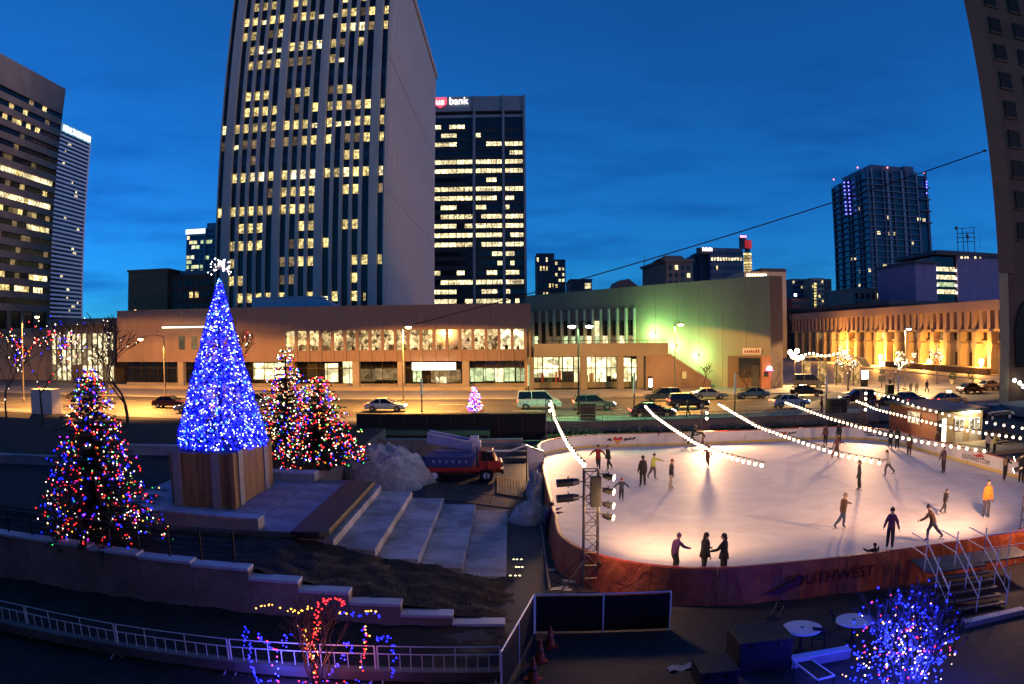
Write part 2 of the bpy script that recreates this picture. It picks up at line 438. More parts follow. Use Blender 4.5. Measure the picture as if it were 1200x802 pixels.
px_c = [254.5,271,281,292,302.5,314,330,341,352,363,381,392,403.5,415,426.5,445.5]
cx = [aty(p,348,YT).x for p in px_c]
pil = [(258,268),(317.5,326.5),(367,377),(431,441.5)]
for a_, c_ in pil:
    q0, q1 = aty(a_,348,YT).x, aty(c_,348,YT).x
    b = MB(); b.box((q0,YT-.45,ST),(q1,YT+.6,TOP-.6)); bevel(b.build('pilaster', tower_conc, tw),.08)
b = MB(); q0 = aty(450,348,YT).x; b.box((q0,YT-.45,ST),(x1-.02,YT+.6,TOP-.6)); bevel(b.build('pilaster', tower_conc, tw),.08)
b = MB(); b.box((x0-.12,YT-.2,ST),(x0+.12,YT+.6,TOP-.6)); b.build('pilaster', tower_conc, tw)
for i in range(1,15):
    if i in (5,9): continue
    if i == 14: continue
    xm = (cx[i]+cx[i+1])/2
    b = MB(); b.box((xm-.36,YT-.25,ST),(xm+.36,YT+.6,TOP-.6)); b.build('mullion', tower_conc, tw)
rows = {0:'2345 69ABDe',1:'12 6dim D',2:'1 89 DEF'}
LIT = {0:[2,3,4,5,6,9,(10,'h'),11,13,(14,'n')],1:[1,2,(6,'d'),(7,'d'),13],2:[1,8,9,13,14,15,(6,'d'),(7,'d')],3:[1,2,3,4,(7,'d'),8,9,10],4:[2,3,4,8,9,12,13],
 5:[0,1,2,3,4,5,6,7,8,9],6:[6,7,8,9,12,13,(5,'d'),(15,'d')],7:[1,2,(3,'w'),(4,'w'),5,6,(7,'w'),(8,'w'),(9,'w'),10,11,(12,'w'),13,14,(15,'w')],8:[(3,'d'),12,13],
 9:[(0,'d'),(1,'h'),(2,'d'),(3,'d'),(5,'d'),(6,'d'),(7,'d'),8,9,10,(12,'d'),(13,'d'),14,15],10:[(0,'w'),1,2,3,4,5,6,7,8,(9,'h'),10,(11,'h'),(12,'h'),13,14,15],
 11:[2,3,4,5,9,10,11,(12,'d'),13,14,15,(7,'d')],12:[2,3,4,8,(6,'d'),7,(10,'d'),11,12],13:[],14:[2,3,(4,'d'),5,(6,'d'),(7,'d'),(8,'d'),10,(11,'h')],
 15:[2,(3,'w'),(4,'h'),(5,'h'),6,(7,'w'),8,(9,'w'),10,(11,'d'),13],16:[1,2,(4,'d'),5,11,(12,'w'),(13,'w'),(14,'d'),15],
 17:[1,2,(3,'h'),4,5,(6,'d'),7,8,(9,'h'),(10,'h'),11,12,(13,'d'),14,15],18:[2,3,4,6,7,11,13],19:[1,3,5,8,9,12],20:[4,7,8,13],21:[2,6]}
ww = .98
def pane_mesh(n, m, w, h, z=0): b = MB(); b.box((-w/2,-.08,z),(w/2,0,z+h)); return b.mesh(n, m)
pm = {'y':pane_mesh('window',win_yellow,1.15,1.95),'d':pane_mesh('window',win_dim,1.15,1.95),'h':pane_mesh('window',win_white,1.15,1.0),'w':pane_mesh('window',win_white,1.15,1.95),
      'n':pane_mesh('window',win_yellow,.5,1.6),'k':pane_mesh('window',dark_glass,1.15,1.95),'b':pane_mesh('window',glass_blue,1.15,1.95)}
cells = []; dark = []
for r in range(22):
    z = 9.2 + (18.3-9.2+4.08*r)*TS - .95
    lit = {(q if isinstance(q,int) else q[0]):('y' if isinstance(q,int) else q[1]) for q in LIT[r]}
    for c in range(16):
        loc = (cx[c] if c else cx[0], YT+.53, z)
        if c in lit: cells.append((loc, lit[c], None))
        elif r in (8,13) : cells.append((loc, 'b', None))
        else: dark.append((loc,'k',None))
panes(tw, cells, pm, 300)
for loc,k,_ in dark[:max(0,295-len(cells))]: inst('window', pm['k'], tw, loc)
b = MB()
for loc,k,_ in dark[max(0,295-len(cells)):]: b.box((loc[0]-.57,loc[1]-.08,loc[2]),(loc[0]+.57,loc[1],loc[2]+1.95))
tag(b.build('dark_window_glazing', dark_glass, tw), kind='stuff')

# --- bank tower behind ---------------------------------------------------------
YU = 330.0
bk = thing('bank_tower', 'dark office tower with glowing bank sign on its grey crown, lit floors', 'tower', (-15,YU,ST))
xl, xr = aty(500,250,YU).x, aty(617,250,YU).x; zt = aty(560,113,YU).z
gm = M('bank_grey', (.22,.23,.26), .6, var=.1, scale=.1)
b = MB(); b.box((xl-14,YU+.8,ST),(xr-.3,YU+45,zt-9)); b.build('glass_core', dark_glass, bk)
b = MB(); b.box((xl-14,YU,zt-7.2),(xr,YU+45,zt)); b.build('crown', gm, bk)
b = MB(); b.box((xl-14,YU+.2,zt-10.3),(xr,YU+45,zt-8.9)); b.build('crown_band', gm, bk)
xa, xb = aty(555.5,200,YU).x, aty(590,200,YU).x
for q, w_ in ((xa,1.1),(xb,1.1),(xr-.6,1.0)):
    b = MB(); b.box((q-w_/2,YU-.5,ST),(q+w_/2,YU+.8,zt+.3)); b.build('pilaster', gm, bk)
zr = [aty(560,y,YU).z for y in (147.5,157.8)]; fh = 4.2
bays = [(xl-1,xa-.7,6),(xa+.7,xb-.7,5),(xb+.7,xr-1.4,4)]
litp = ['110110 00000 0000','001100 10000 0000','111100 00111 1111','000000 00000 0111','111111 11111 1111','111111 11111 1111','000000 00110 0000','111111 11111 1111',
 '111111 11110 1100','001100 11000 1000','101111 01111 1111','111101 11111 1111','111111 11111 0111','111111 01111 1111','000000 00011 1100','000000 00001 0100','110010 00110 1110',
 '001111 11111 1111','111100 01110 1000','111101 11111 1010','111111 11111 0110']
bar = {}
for i,(a_,c_,n_) in enumerate(bays):
    w_ = (c_-a_)/n_
    for key, mt in (('1',win_white),('0',dark_glass)):
        b = MB(); b.box((-w_/2+.12,-.1,0),(w_/2-.12,0,1.9)); bar[i,key] = b.mesh('window', mt)
for r, line in enumerate(litp):
    z = zr[0]-1.1 - r*fh
    if z < 20: break
    for i, seg in enumerate(line.split()):
        a_,c_,n_ = bays[i]; w_ = (c_-a_)/n_
        for k_ in range(n_): inst('window', bar[i,seg[k_]], bk, (a_+(k_+.5)*w_, YU+.78, z))
    b = MB(); b.box((xl-14,YU+.45,z-2.15),(xr-1.2,YU+.79,z-.1)); b.build('spandrel', M('spandrel_dark',(.02,.02,.022),.5,var=.1), bk)
sg = MB(); p0, p1 = aty(509.5,115,YU), aty(523,124.5,YU)
sg.extr([(p0.x,p0.z),(p0.x,p1.z+.8),((p0.x+p1.x)/2,p1.z-.8),(p1.x,p1.z+.8),(p1.x,p0.z)], lambda p,s: (p[0],YU-.5+.3*s,p[1]))
sh = sg.build('sign_shield', bulb_mat('sign_red', (1.,.03,.05), 1.2), bk)
swhite = bulb_mat('sign_white', (1.,.97,.95), 1.6)
text('us', 4.6, swhite, bk, face_mat((p0.x+2.5,YU-.62,p1.z+.6),(1,0,0)), 'sign_lettering')
text('bank', 5.0, swhite, bk, face_mat((aty(537.5,120,YU).x,YU-.62,p1.z+.6),(1,0,0)), 'sign_lettering', sx=.92)

# --- left: office block with horizontal bands -----------------------------------
XS = -140.0
ls = thing('office_block', 'broad office block with concrete bands and ribbon windows at the left edge', 'building', (XS-15,170,ST))
ye = atx(62,330,XS).y; ztop = atx(78,105,XS).z
band = M('band_concrete', (.44,.29,.22), .8, var=.15, scale=.3, stain=.2)
ys = 120.0
b = MB(); b.box((XS-40,ys,ST),(XS-.6,ye-.6,ztop-1)); b.build('glass_core', dark_glass, ls)
rf = MB(); r_ = 2.2
def rounded(xa,ya,xb,yb,r,n=6):
    return [(xa,ya),(xb,ya)]+[(xb-r+r*cos(t),yb-r+r*sin(t)) for t in [i*pi/2/n for i in range(n+1)]]+[(xa,yb)]
rf.prism(rounded(XS-40,ys,XS,ye,r_), ztop-8.6, ztop); rf.build('crown', band, ls)
fh = 3.66; nb = 14; zz = ztop-8.6; k_ = 0
lp = {3:'wwwwwwwwwwwwww'}
wl = 70.0/nb
pmw = {}
for key, mt in (('w',win_white),('y',win_yellow),('d',win_dim),('k',dark_glass)):
    b = MB(); b.box((-.06,.08,0),(0,wl*.5-.08,1.55)); pmw[key] = b.mesh('window', mt)
pat = ['kkkkkkkdkkykkk','kkkykkykkkkdkk','kkykyykykykkkk','kkkkkkdkkkkkkk','kkkkkdkkkkkkkk','dkkddkkkkdkkkk','wwwwwwywwwwwww','kdkkdkkykkkkyk','wwwwwwwwywwwww','kddykddykdykkd','kkkkkkdkkwwwyw','kkkdkkkkddkkkk','ywkkkkkdkkkkkd','wywkkkdkkkkkdk','kkdkykkdkkywyw','ykywyykwwykwwk','kkdkkkkkkkkkkk']
for r in range(17):
    z0 = zz - (r+1)*fh
    b = MB(); b.prism(rounded(XS-40,ys,XS,ye,r_), z0, z0+1.95); b.build('spandrel_band', band, ls)
    for c in range(14):
        y_ = ye-2.6-(c+1)*wl*.5
        inst('window', pmw[pat[r][13-c]], ls, (XS-.54, y_, z0+2.0))
b = MB(); b.box((XS-39,ys,ST),(XS-1.2,ye-1,zz-17*fh)); b.build('base_wall', band, ls)
# base: tan piers
tan = M('tan_stone', (.33,.24,.14), .8, var=.15, scale=.5, stain=.2)
for i in range(5): b = MB(); b.box((XS-1.2,ye-3-i*7,ST),(XS-.1,ye-1.2-i*7,zz-17*fh-.02)); b.build('pier', tan, ls)

# --- white striped tower with sign at the far left ---------------------------------
XW = -250.0
wt = thing('striped_tower', 'slim tower with thin white horizontal stripes and glowing teal roof sign', 'tower', (XW-15,360,ST))
y0_, y1_ = 318.0, atx(97,330,XW).y; zt = atx(108,160,XW).z
wh = M('white_stripe', (.75,.75,.8), .6, var=.08, scale=.1)
b = MB(); b.box((XW-30,y0_,ST),(XW-.5,y1_-.4,zt-5)); b.build('glass_core', dark_glass, wt)
crown = bulb_mat('crown_teal', (.03,.28,.42), .20); b = MB(); b.box((XW-30,y0_,zt-5.2),(XW,y1_,zt)); b.build('crown', crown, wt)
b = MB(); b.box((XW-1.2,y1_-1.1,ST),(XW+.12,y1_+.12,zt-5.2)); b.build('corner_pier', wh, wt)
m = MB(); m.box((XW-30.1,y0_,0),(XW,y1_-.05,1.05)); sme = m.mesh('stripe', wh, shift=wt.location)
z = zt-7.6; k_ = 0
while z > 16:
    o = bpy.data.objects.new('stripe', sme); COL.objects.link(o); o.parent = wt; o.location = (0,0,z); z -= 2.36; k_ += 1
for r in range(42):
    b = None
for i in range(16):
    b = MB(); yy = rnd.uniform(352,y1_-2); z = zt-6.45-2.36*rnd.randint(2,42); b.box((XW-.5,yy,z+.05),(XW-.42,yy+rnd.choice((1.2,2.4,3.5)),z+1.1)); b.build('window', win_white, wt)
text('HEALTHGRADES', 5.0, bulb_mat('sign_pale', (.75,.95,1.), 1.5), wt, face_mat((XW+.3,y1_-1.2,zt-4.4),(0,1,0)), 'sign_lettering', depth=.1, align='RIGHT', sx=.86)

# --- low building under those two, with a bright glazed front ---------------------------------
YG = 128.0
gb = thing('glazed_pavilion', 'low building with brightly lit glazed front behind the bare trees', 'building', (-78,YG,ST))
xa, xb = aty(60,400,YG).x, aty(133,400,YG).x; zt = aty(100,376,YG).z
b = MB(); b.box((xa,YG+.5,ST),(xb,YG+20,zt)); b.build('wall', M('pavilion_stone',(.16,.13,.10),.8,scale=.4), gb)
n = 12
for i in range(n):
    for j in range(3):
        if j == 0 and i in (4,5): continue
        w_ = (xb-xa)/n; b = MB(); b.box((xa+i*w_+.15,YG+.3,ST+.4+j*3.1),(xa+(i+1)*w_-.15,YG+.45,ST+3.3+j*3.1)); b.build('window', win_white if (i*7+j*3)%5 else win_dim, gb)
for i in range(n+1): b = MB(); b.box((xa+i*w_-.14,YG,ST),(xa+i*w_+.14,YG+.52,zt)); b.build('mullion', M('pavilion_frame',(.2,.19,.17),.5), gb)
b = MB(); b.box((xa-.3,YG-.6,zt-.9),(xb+.3,YG+20.2,zt+.4)); b.build('roof_slab', conc_dark, gb)
b = MB(); b.box((xa-60,YG+4,ST),(xa-.1,YG+18,zt-1.2)); b.build('side_wing', tan, gb)

# --- brick building behind the blue tree ---------------------------------
YB2 = 185.0
br = thing('brick_building', 'dark red brick building with small windows behind the blue lit tree', 'building', (-92,YB2,ST))
brick = M('red_brick', (.40,.11,.07), .85, var=.25, scale=.8)
brick2 = M('brown_brick', (.42,.18,.10), .85, var=.25, scale=.8)
xa,xb,xc = aty(150,350,YB2).x, aty(196,350,YB2).x, aty(262,350,YB2).x
z1 = aty(170,318,YB2).z; z2 = aty(220,321,YB2).z
b = MB(); b.box((xa,YB2,ST),(xb,YB2+25,z1)); b.build('wall', brick2, br)
b = MB(); b.box((xa-.3,YB2-.3,z1-.1),(xb+.3,YB2+25.3,z1+.5)); b.build('cornice', brick2, br)
b = MB(); b.box((xb+.01,YB2+2,ST),(xc,YB2+24,z2)); b.build('wing', brick, br)
b = MB(); b.box((xb+1,YB2+6,z2),(xc-6,YB2+16,z2+1.4)); b.build('roof_house', M('roof_grey',(.3,.3,.33),.6), br)
bw = {k: pane_mesh('window', m_, 1.0, 1.5) for k,m_ in (('k',dark_glass),('y',win_yellow))}
for r in range(4):
    for c in range(9):
        inst('window', bw['y' if (r,c) in ((1,3),(1,4),(3,6),(2,7)) else 'k'], br, (xb+1.2+c*(xc-xb-2)/8.6, YB2+2, z2-3.2-r*3.1))
for r in range(3): inst('window', bw['y' if r else 'k'], br, (xa+2.5,YB2,z1-9-r*2.2), scale=(.6,1,.5))
# glass tower behind it
YH = 420.0
gt = thing('glass_tower', 'pale blue glass high-rise pair peeking over the brick building', 'tower', (-178,YH,ST))
xa,xb,xc = aty(218,300,YH).x, aty(240,300,YH).x, aty(252,300,YH).x; z1 = aty(230,268,YH).z; z2 = aty(246,261,YH).z
gl = M('pale_glass', (.10,.16,.24), .15, var=.3, scale=.08)
b = MB(); b.box((xa,YH,ST),(xb,YH+20,z1)); b.build('left_shaft', gl, gt)
b = MB(); b.box((xb+.02,YH+2,ST),(xc,YH+22,z2)); b.build('right_shaft', gl, gt)
b = MB(); b.box((xa-.5,YH-.5,z1-3.2),(xb-.2,YH+1,z1-.4)); b.build('roof_light_band', bulb_mat('roof_band',(.8,.95,.9),1.0), gt)
gw = {k: pane_mesh('window', m_, 1.7, 2.0) for k,m_ in (('w',win_white),('k',glass_blue),('g',win_green))}
for r in range(8):
    for c in range(6):
        k = rnd.choice('wkkgkk'); inst('window', gw[k], gt, (xa+1.2+c*1.75+(0 if c<5 else .9), YH, z1-6.4-r*3.0))
    for c in range(3): inst('window', gw[rnd.choice('kkkg')], gt, (xb+1.1+c*1.85, YH+2, z2-6-r*3.2))
# ------------------------------------------------------------------ the low buildings across the street
LIGHT_SODIUM = (1., .43, .08); LIGHT_GREEN = (.42, 1., .33); LIGHT_WARM = (1., .80, .55)
YF = 116.0
brown = M('brown_panel_concrete', (.29,.19,.135), .8, var=.16, scale=.6, bump=.1, stretch=(1,1,.3), stain=.2)
bb = thing('brown_building', 'long low brown panelled building with a lit upper window row across the street', 'building', (-32,YF,ST))
BX0, BX1 = aty(137,400,YF).x, aty(622.5,400,YF).x
zr, zw1, zw0, zs = 13.85, 10.2, 7.0, 5.25
zb = ST+.14
x_w0 = aty(333,400,YF).x
# panels of the fascia
n = 34; w_ = (BX1-BX0)/n
m = MB(); m.box((.015,0,0),(w_-.015,.5,zr-zw1)); fme = m.mesh('fascia_panel', brown)
for i in range(n): inst('fascia_panel', fme, bb, (BX0+i*w_, YF, zw1))
b = MB(); b.box((BX0,YF+.5,zs),(BX1,YF+25,zr-.15)); b.build('upper_storey', brown, bb)
b = MB(); b.box((BX0,YF-.05,zr),(BX1+.05,YF+25,zr+.22)); b.build('roof_edge', brown, bb)
# upper windows: mullion fin, lit pane, panel below
nw = 19; ww = (BX1-.9-x_w0)/nw
fin = MB(); fin.box((-.22,-.12,0),(.22,.5,zw1-zs-.001)); fin_me = fin.mesh('fin', brown)
pn = MB(); pn.box((.23,.05,.02),(ww-.23,.45,zw0-zs)); pn_me = pn.mesh('lower_panel', brown)
gp = {k: None for k in 'wyd'}
for k, mt in (('w',win_white),('y',lit_mat('office_warm',(1.,.68,.30),.50,rand=.45,detail=.95,scale=1.7)),('d',win_dim)):
    m = MB(); m.box((.23,.36,zw0-zs+.05),(ww-.23,.44,zw1-zs-.05)); gp[k] = m.mesh('window', mt)
rail = MB(); rail.box((.23,.30,zw0-zs+.62),(ww-.23,.35,zw0-zs+.70)); rail_me = rail.mesh('transom', M('bronze',(.06,.045,.03),.4,metal=.6))
pat = 'wywyyywyywyyydddyww'
for i in range(nw+1): inst('fin', fin_me, bb, (x_w0+i*ww, YF, zs))
rnd = random.Random(3)
for i in range(nw):
    inst('lower_panel', pn_me, bb, (x_w0+i*ww, YF, zs))
    wnd = inst('window', gp['d' if i in (13,) else ('w' if i in (0,17,18) else 'y')], bb, (x_w0+i*ww, YF, zs))
    t_ = inst('transom', rail_me, bb, (x_w0+i*ww, YF, zs))
    # people's desks and lamps seen inside, just behind the glass line
    for q in range(2):
        a_ = x_w0+i*ww+rnd.uniform(.4,ww-.7); hh = rnd.uniform(.25,1.0)
        m = MB(); m.box((a_,YF+.24,zw0+.05),(a_+rnd.uniform(.15,.5),YF+.33,zw0+hh)); m.build('desk_clutter', M('dark_furniture',(.05,.04,.03),.6), bb)
# left end of the upper storey: plain wall with two windows
m = MB(); m.box((BX0,YF+.02,zs),(x_w0-.23,YF+.5,zw1)); m.build('wall', brown, bb)
for px in (213,228,238): 
    q = aty(px,400,YF).x; m = MB(); m.box((q-.6,YF-.03,7.3),(q+.6,YF+.03,9.6)); m.build('window', win_dim, bb)
# ground floor: recessed glazing behind square columns
YR = YF+3.6
colm = M('column_concrete', (.36,.29,.21), .8, var=.12, scale=.7, stain=.2)
for px in (212,278,340,417,470,546,619):
    q = aty(px,445,YF+.3).x; m = MB(); m.box((q-.55,YF+.15,zb),(q+.55,YF+1.4,zs-.002)); bevel(m.build('column', colm, bb),.05)
m = MB(); m.box((BX0,YR+.2,zb),(BX1,YR+20,zs)); m.build('ground_storey', dark_glass, bb)
m = MB(); m.box((BX0,YR-.25,zb),(BX1,YR+.1,zb+.62)); m.build('plinth', colm, bb)
lits = [(297,336,win_shop,1.9,4.0),(381,396,win_shop,1.5,3.9),(402,414,win_shop,1.3,4.2),(415,440,win_dim,1.6,3.0),(440,468,win_dim,1.8,3.2),(484,494,win_green,1.5,2.8),(505,540,win_dim,1.4,2.8),(511,523,win_white,1.3,1.7),
        (551,566,win_green,1.5,3.1),(567,579,win_green,1.6,3.0),(580,590,win_shop,1.4,3.0),(591,603,win_green,1.5,3.1),(605,618,win_green,1.5,3.0),(226,262,win_dim,1.5,2.2)]
for a_,c_,mt,h0,h1 in lits:
    q0,q1 = aty(a_,445,YR).x, aty(c_,445,YR).x; m = MB(); m.box((q0,YR+.08,zb+h0-.6),(q1,YR+.15,zb+h1)); m.build('window', mt, bb)
mul = MB(); mul.box((-.05,-.04,0),(.05,.14,zs-zb-.63)); mul_me = mul.mesh('mullion', M('bronze',(.06,.045,.03),.4))
q = BX0+1.2
while q < BX1-.5: inst('mullion', mul_me, bb, (q, YR, zb+.62)); q += 1.85
m = MB(); m.box((BX0,YR-.03,zs-1.25),(BX1,YR+.07,zs-1.1)); m.build('glazing_bar', M('bronze',(.06,.045,.03),.4), bb)
# lettered roof-top light line at the left and white light box
lbox = thing('light_box_sign', 'long blank white illuminated box sign under the brown building', 'sign', (aty(508,430,YF).x,YF-.4,4.0))
p0,p1 = aty(483,425.5,YF-.4), aty(534,433.5,YF-.4); m = MB(); m.box((p0.x,YF-.55,p1.z),(p1.x,YF-.25,p0.z)); m.build('lit_face', bulb_mat('light_box',(1.,.96,.80),2.2,'AUTO'), lbox)
m = MB(); m.box((p0.x-.08,YF-.24,p1.z-.08),(p1.x+.08,YF-.1,p0.z+.08)); m.build('casing', M('bronze',(.06,.045,.03),.4), lbox)
for q in (p0.x+1,p1.x-1): m = MB(); m.box((q-.05,YF-.2,p0.z),(q+.05,YF-.1,zs)); m.build('hanger', M('bronze',(.06,.045,.03),.4), lbox)
cb = thing('canopy_light', 'thin horizontal white light strip on the left end of the brown building', 'light', (aty(225,385,YF-.2).x,YF-.3,10.5))
p0,p1 = aty(190,384,YF-.4), aty(262,384,YF-.4); m = MB(); m.box((p0.x,YF-.5,p0.z-.12),(p1.x,YF-.25,p0.z+.10)); m.build('tube', bulb_mat('strip_light',(1.,.98,.8),1.6), cb)
m = MB(); m.box((p0.x-.1,YF-.24,p0.z-.2),(p1.x+.1,YF-.04,p0.z+.2)); m.build('bracket', conc_dark, cb)
# pale roof plant box behind the fascia
pb = thing('roof_plant_room', 'pale blue grey flat plant room on the brown roof', 'plant room', (-38,128,14))
p0,p1 = aty(296,353,YF+12), aty(372,353,YF+12)
m = MB(); z_ = p0.z+.4; m.extr([(p0.x,14.0),(p1.x+4.6,14.0),(p1.x,z_),(p0.x,z_)], lambda p,s:(p[0],YF+12+6*s,p[1])); m.build('wall', M('plant_metal',(.35,.42,.5),.5,var=.08), pb)
m = MB(); m.box((p0.x-.2,YF+11.8,z_),(p1.x+.3,YF+18.2,z_+.25)); m.build('roof', M('plant_metal',(.35,.42,.5),.5,var=.08), pb)
# low wall and strip in front of the building
lw = thing('low_wall', 'long low concrete wall along the pavement before the brown building', 'wall', (-25,112.8,ST))
m = MB(); m.box((BX0,112.6,ST-.1),(2.0,113.1,zb+.55)); bevel(m.build('wall', colm, lw),.05)
m = MB(); m.box((BX0-.1,112.5,zb+.55),(2.1,113.2,zb+.65)); m.build('coping', conc, lw)

# --- pale green lit building with the great blank wall ---------------------------------
gw_ = thing('blank_wall_building', 'big pale blank walled building glowing green under wall lamps', 'building', (20,125,ST))
conc_g = M('pale_board_concrete', (.28,.25,.16), .82, var=.10, scale=.5, bump=.12, stretch=(1,1,.12), stain=.18)
A = Vector((2.6,142,0)); B = atz(903,457,ST); B.z = 0
zA = 16.6; zB = aty(905,323,B.y).z
def wall_top(t): return zA + (zB-zA)*t
dirw = (B-A).normalized(); nrm = Vector((dirw.y,-dirw.x,0))
LW = (B-A).length
# wall as tall cast panels, each one its own piece, left part opens into the window row
np_ = 12
for i in range(np_):
    t0, t1 = i/np_, (i+1)/np_
    a_ = A.lerp(B,t0)+dirw*.02; c_ = A.lerp(B,t1)-dirw*.02
    zlo = ST if i >= 6 else 13.6
    m = MB(); q = nrm*.0; bk_ = -nrm*.5
    m.add([(*(a_).xy,zlo),(*(c_).xy,zlo),(*(c_+bk_).xy,zlo),(*(a_+bk_).xy,zlo),(*(a_).xy,wall_top(t0)),(*(c_).xy,wall_top(t1)),(*(c_+bk_).xy,wall_top(t1)),(*(a_+bk_).xy,wall_top(t0))],
      [(0,3,2,1),(4,5,6,7),(0,1,5,4),(1,2,6,5),(2,3,7,6),(3,0,4,7)])
    m.build('wall_panel', conc_g, gw_)
m = MB(); a_ = A-nrm*.52; c_ = B-nrm*.52
m.add([(*a_.xy,ST),(*c_.xy,ST),(c_.x-8,c_.y+50,ST),(a_.x,a_.y+50,ST),(*a_.xy,zA-.3),(*c_.xy,zB-.3),(c_.x-8,c_.y+50,zB-.3),(a_.x,a_.y+50,zA-.3)],
   [(0,3,2,1),(4,5,6,7),(0,1,5,4),(1,2,6,5),(2,3,7,6),(3,0,4,7)]); m.build('body', conc_g, gw_)
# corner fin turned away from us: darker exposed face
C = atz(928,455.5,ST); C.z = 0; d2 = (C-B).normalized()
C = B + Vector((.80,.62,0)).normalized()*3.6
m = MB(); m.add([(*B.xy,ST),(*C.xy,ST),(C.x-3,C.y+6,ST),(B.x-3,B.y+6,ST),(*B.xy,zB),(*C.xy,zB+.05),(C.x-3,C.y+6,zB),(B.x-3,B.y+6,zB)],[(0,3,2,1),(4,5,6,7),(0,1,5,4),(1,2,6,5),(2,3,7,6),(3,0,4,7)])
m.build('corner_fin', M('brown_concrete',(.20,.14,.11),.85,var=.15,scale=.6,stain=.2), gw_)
# upper window row (left third of the wall)
finm = M('pale_fin', (.45,.43,.37), .8, var=.1)
nfin = 14; LWw = LW*6/np_
for i in range(nfin+1):
    p = A + dirw*(LWw*i/nfin); m = MB()
    m.beam((*(p-nrm*.1).xy,6.9),(*(p-nrm*.1).xy,13.6),.7,.34,up=(dirw.x,dirw.y,0)); m.build('fin', finm, gw_)
for i in range(nfin):
    p = A + dirw*(LWw*(i+.5)/nfin) - nrm*.40; w2 = LWw/nfin-.3
    for (z0_,z1_,mt) in ((11.6,13.5,conc_g),(9.0,11.55,dark_glass if i != 9 else win_shop),(6.95,8.95,[win_green,win_green,dark_glass,win_dim,win_dim,win_green,win_green,win_green,win_shop,win_green,win_shop,win_dim,win_shop,win_dim][i])):
        m = MB(); m.beam((*(p-dirw*w2/2).xy,(z0_+z1_)/2),(*(p+dirw*w2/2).xy,(z0_+z1_)/2),.06,z1_-z0_); m.build('window' if mt is not conc_g else 'lintel_panel', mt, gw_)
# balcony slab, street front with lit shops
YS_ = 112.0
bx0, bx1 = BX1+.3, aty(783,410,YS_).x
zb1, zb0 = aty(700,402.5,YS_).z, aty(700,418,YS_).z
balc = M('brown_grey_concrete', (.20,.175,.14), .85, var=.12, scale=.5, stain=.2)
m = MB(); m.box((bx0,YS_,zb0),(bx1,YS_+.5,zb1)); m.build('balcony_front', balc, gw_)
m = MB(); m.box((bx0,YS_+.5,zb0),(bx1,A.y+2,zb0+.5)); m.build('balcony_floor', balc, gw_)
m = MB(); m.tube([(bx0,YS_+.25,zb1+.42),(bx1,YS_+.25,zb1+.42)],.05,5)
for i in range(16): q = bx0+(bx1-bx0)*(i+.5)/16; m.box((q-.03,YS_+.22,zb1),(q+.03,YS_+.28,zb1+.42))
m.build('balcony_rail', M('dark_steel',(.03,.03,.032),.45,metal=.6), gw_)
YSH = YS_+4.0
m = MB(); m.box((bx0,YSH+.3,zb),(bx1-3.5,YSH+14,zb0)); m.build('shop_body', dark_glass, gw_)
z_g0 = zb+.9
shops = [(623,636,win_shop,.2,1.),(637,655,win_shop,.2,1.),(637,645,win_white,.55,1.),(656,659,win_shop,0,1.),(660,672,win_shop,.45,1.),(673,682,win_shop,0,1.),(686,698,win_shop,0,1.),(699,711,win_shop,0,1.),(712,723,win_shop,.1,1.),(730,740,win_shop,0,.95),(741,747,win_shop,0,.9),(752,756,win_shop,0,.85)]
for a_,c_,mt,f0,f1 in shops:
    q0,q1 = aty(a_,440,YSH).x, aty(c_,440,YSH).x; hh = zb0-.2-z_g0
    m = MB(); m.box((q0,YSH+.1,z_g0+hh*f0),(q1-.08,YSH+.2,z_g0+hh*f1)); m.build('shop_window', mt, gw_)
m = MB(); m.box((bx0,YSH,zb),(bx1-3.5,YSH+.28,z_g0)); m.build('shop_plinth', balc, gw_)
m = MB(); m.box((bx0,YSH-.02,z_g0+(zb0-z_g0)*.52),(bx1-3.5,YSH+.09,z_g0+(zb0-z_g0)*.52+.12)); m.build('glazing_bar', M('bronze',(.06,.045,.03),.4), gw_)
for px in (622,684,727,750,772):
    q = aty(px,440,YS_+.5).x; m = MB(); m.box((q-.5,YS_+.1,zb),(q+.5,YS_+1.0,zb0-.002)); bevel(m.build('column', balc, gw_),.05)
for px in (630,648,655,665,693,705,716,735):
    q = aty(px,440,YSH).x; m = MB(); m.box((q-.04,YSH-.03,z_g0),(q+.04,YSH+.08,zb0)); m.build('mullion', M('bronze',(.06,.045,.03),.4), gw_)
rnd = random.Random(8)
for i in range(16):
    q = aty(rnd.uniform(626,756),440,YSH-.4).x; hh = rnd.uniform(.4,1.9)
    m = MB(); m.box((q,YSH+.02,z_g0),(q+rnd.uniform(.2,.8),YSH+.09,z_g0+hh)); m.build('shop_display', M('display_'+str(i%4),[(.25,.03,.02),(.05,.04,.03),(.3,.25,.15),(.05,.1,.06)][i%4],.7), gw_)
# stair block with sloping parapet at the end of the balcony
s0, s1 = aty(783,417,YS_), aty(833,447,YS_)
m = MB(); m.extr([(s0.x-3.5,zb),(s1.x,zb),(s1.x,zb+.9),(s0.x,zb0+.2),(s0.x-3.5,zb0)], lambda p,s:(p[0],YS_-.2+2.6*s,p[1])); m.build('stair_block', M('brown_concrete',(.20,.14,.11),.85), gw_)
m = MB(); m.beam((s0.x,YS_-.3,zb0+.35),(s1.x,YS_-.3,zb+1.0),.35,.22); m.build('stair_coping', conc, gw_)
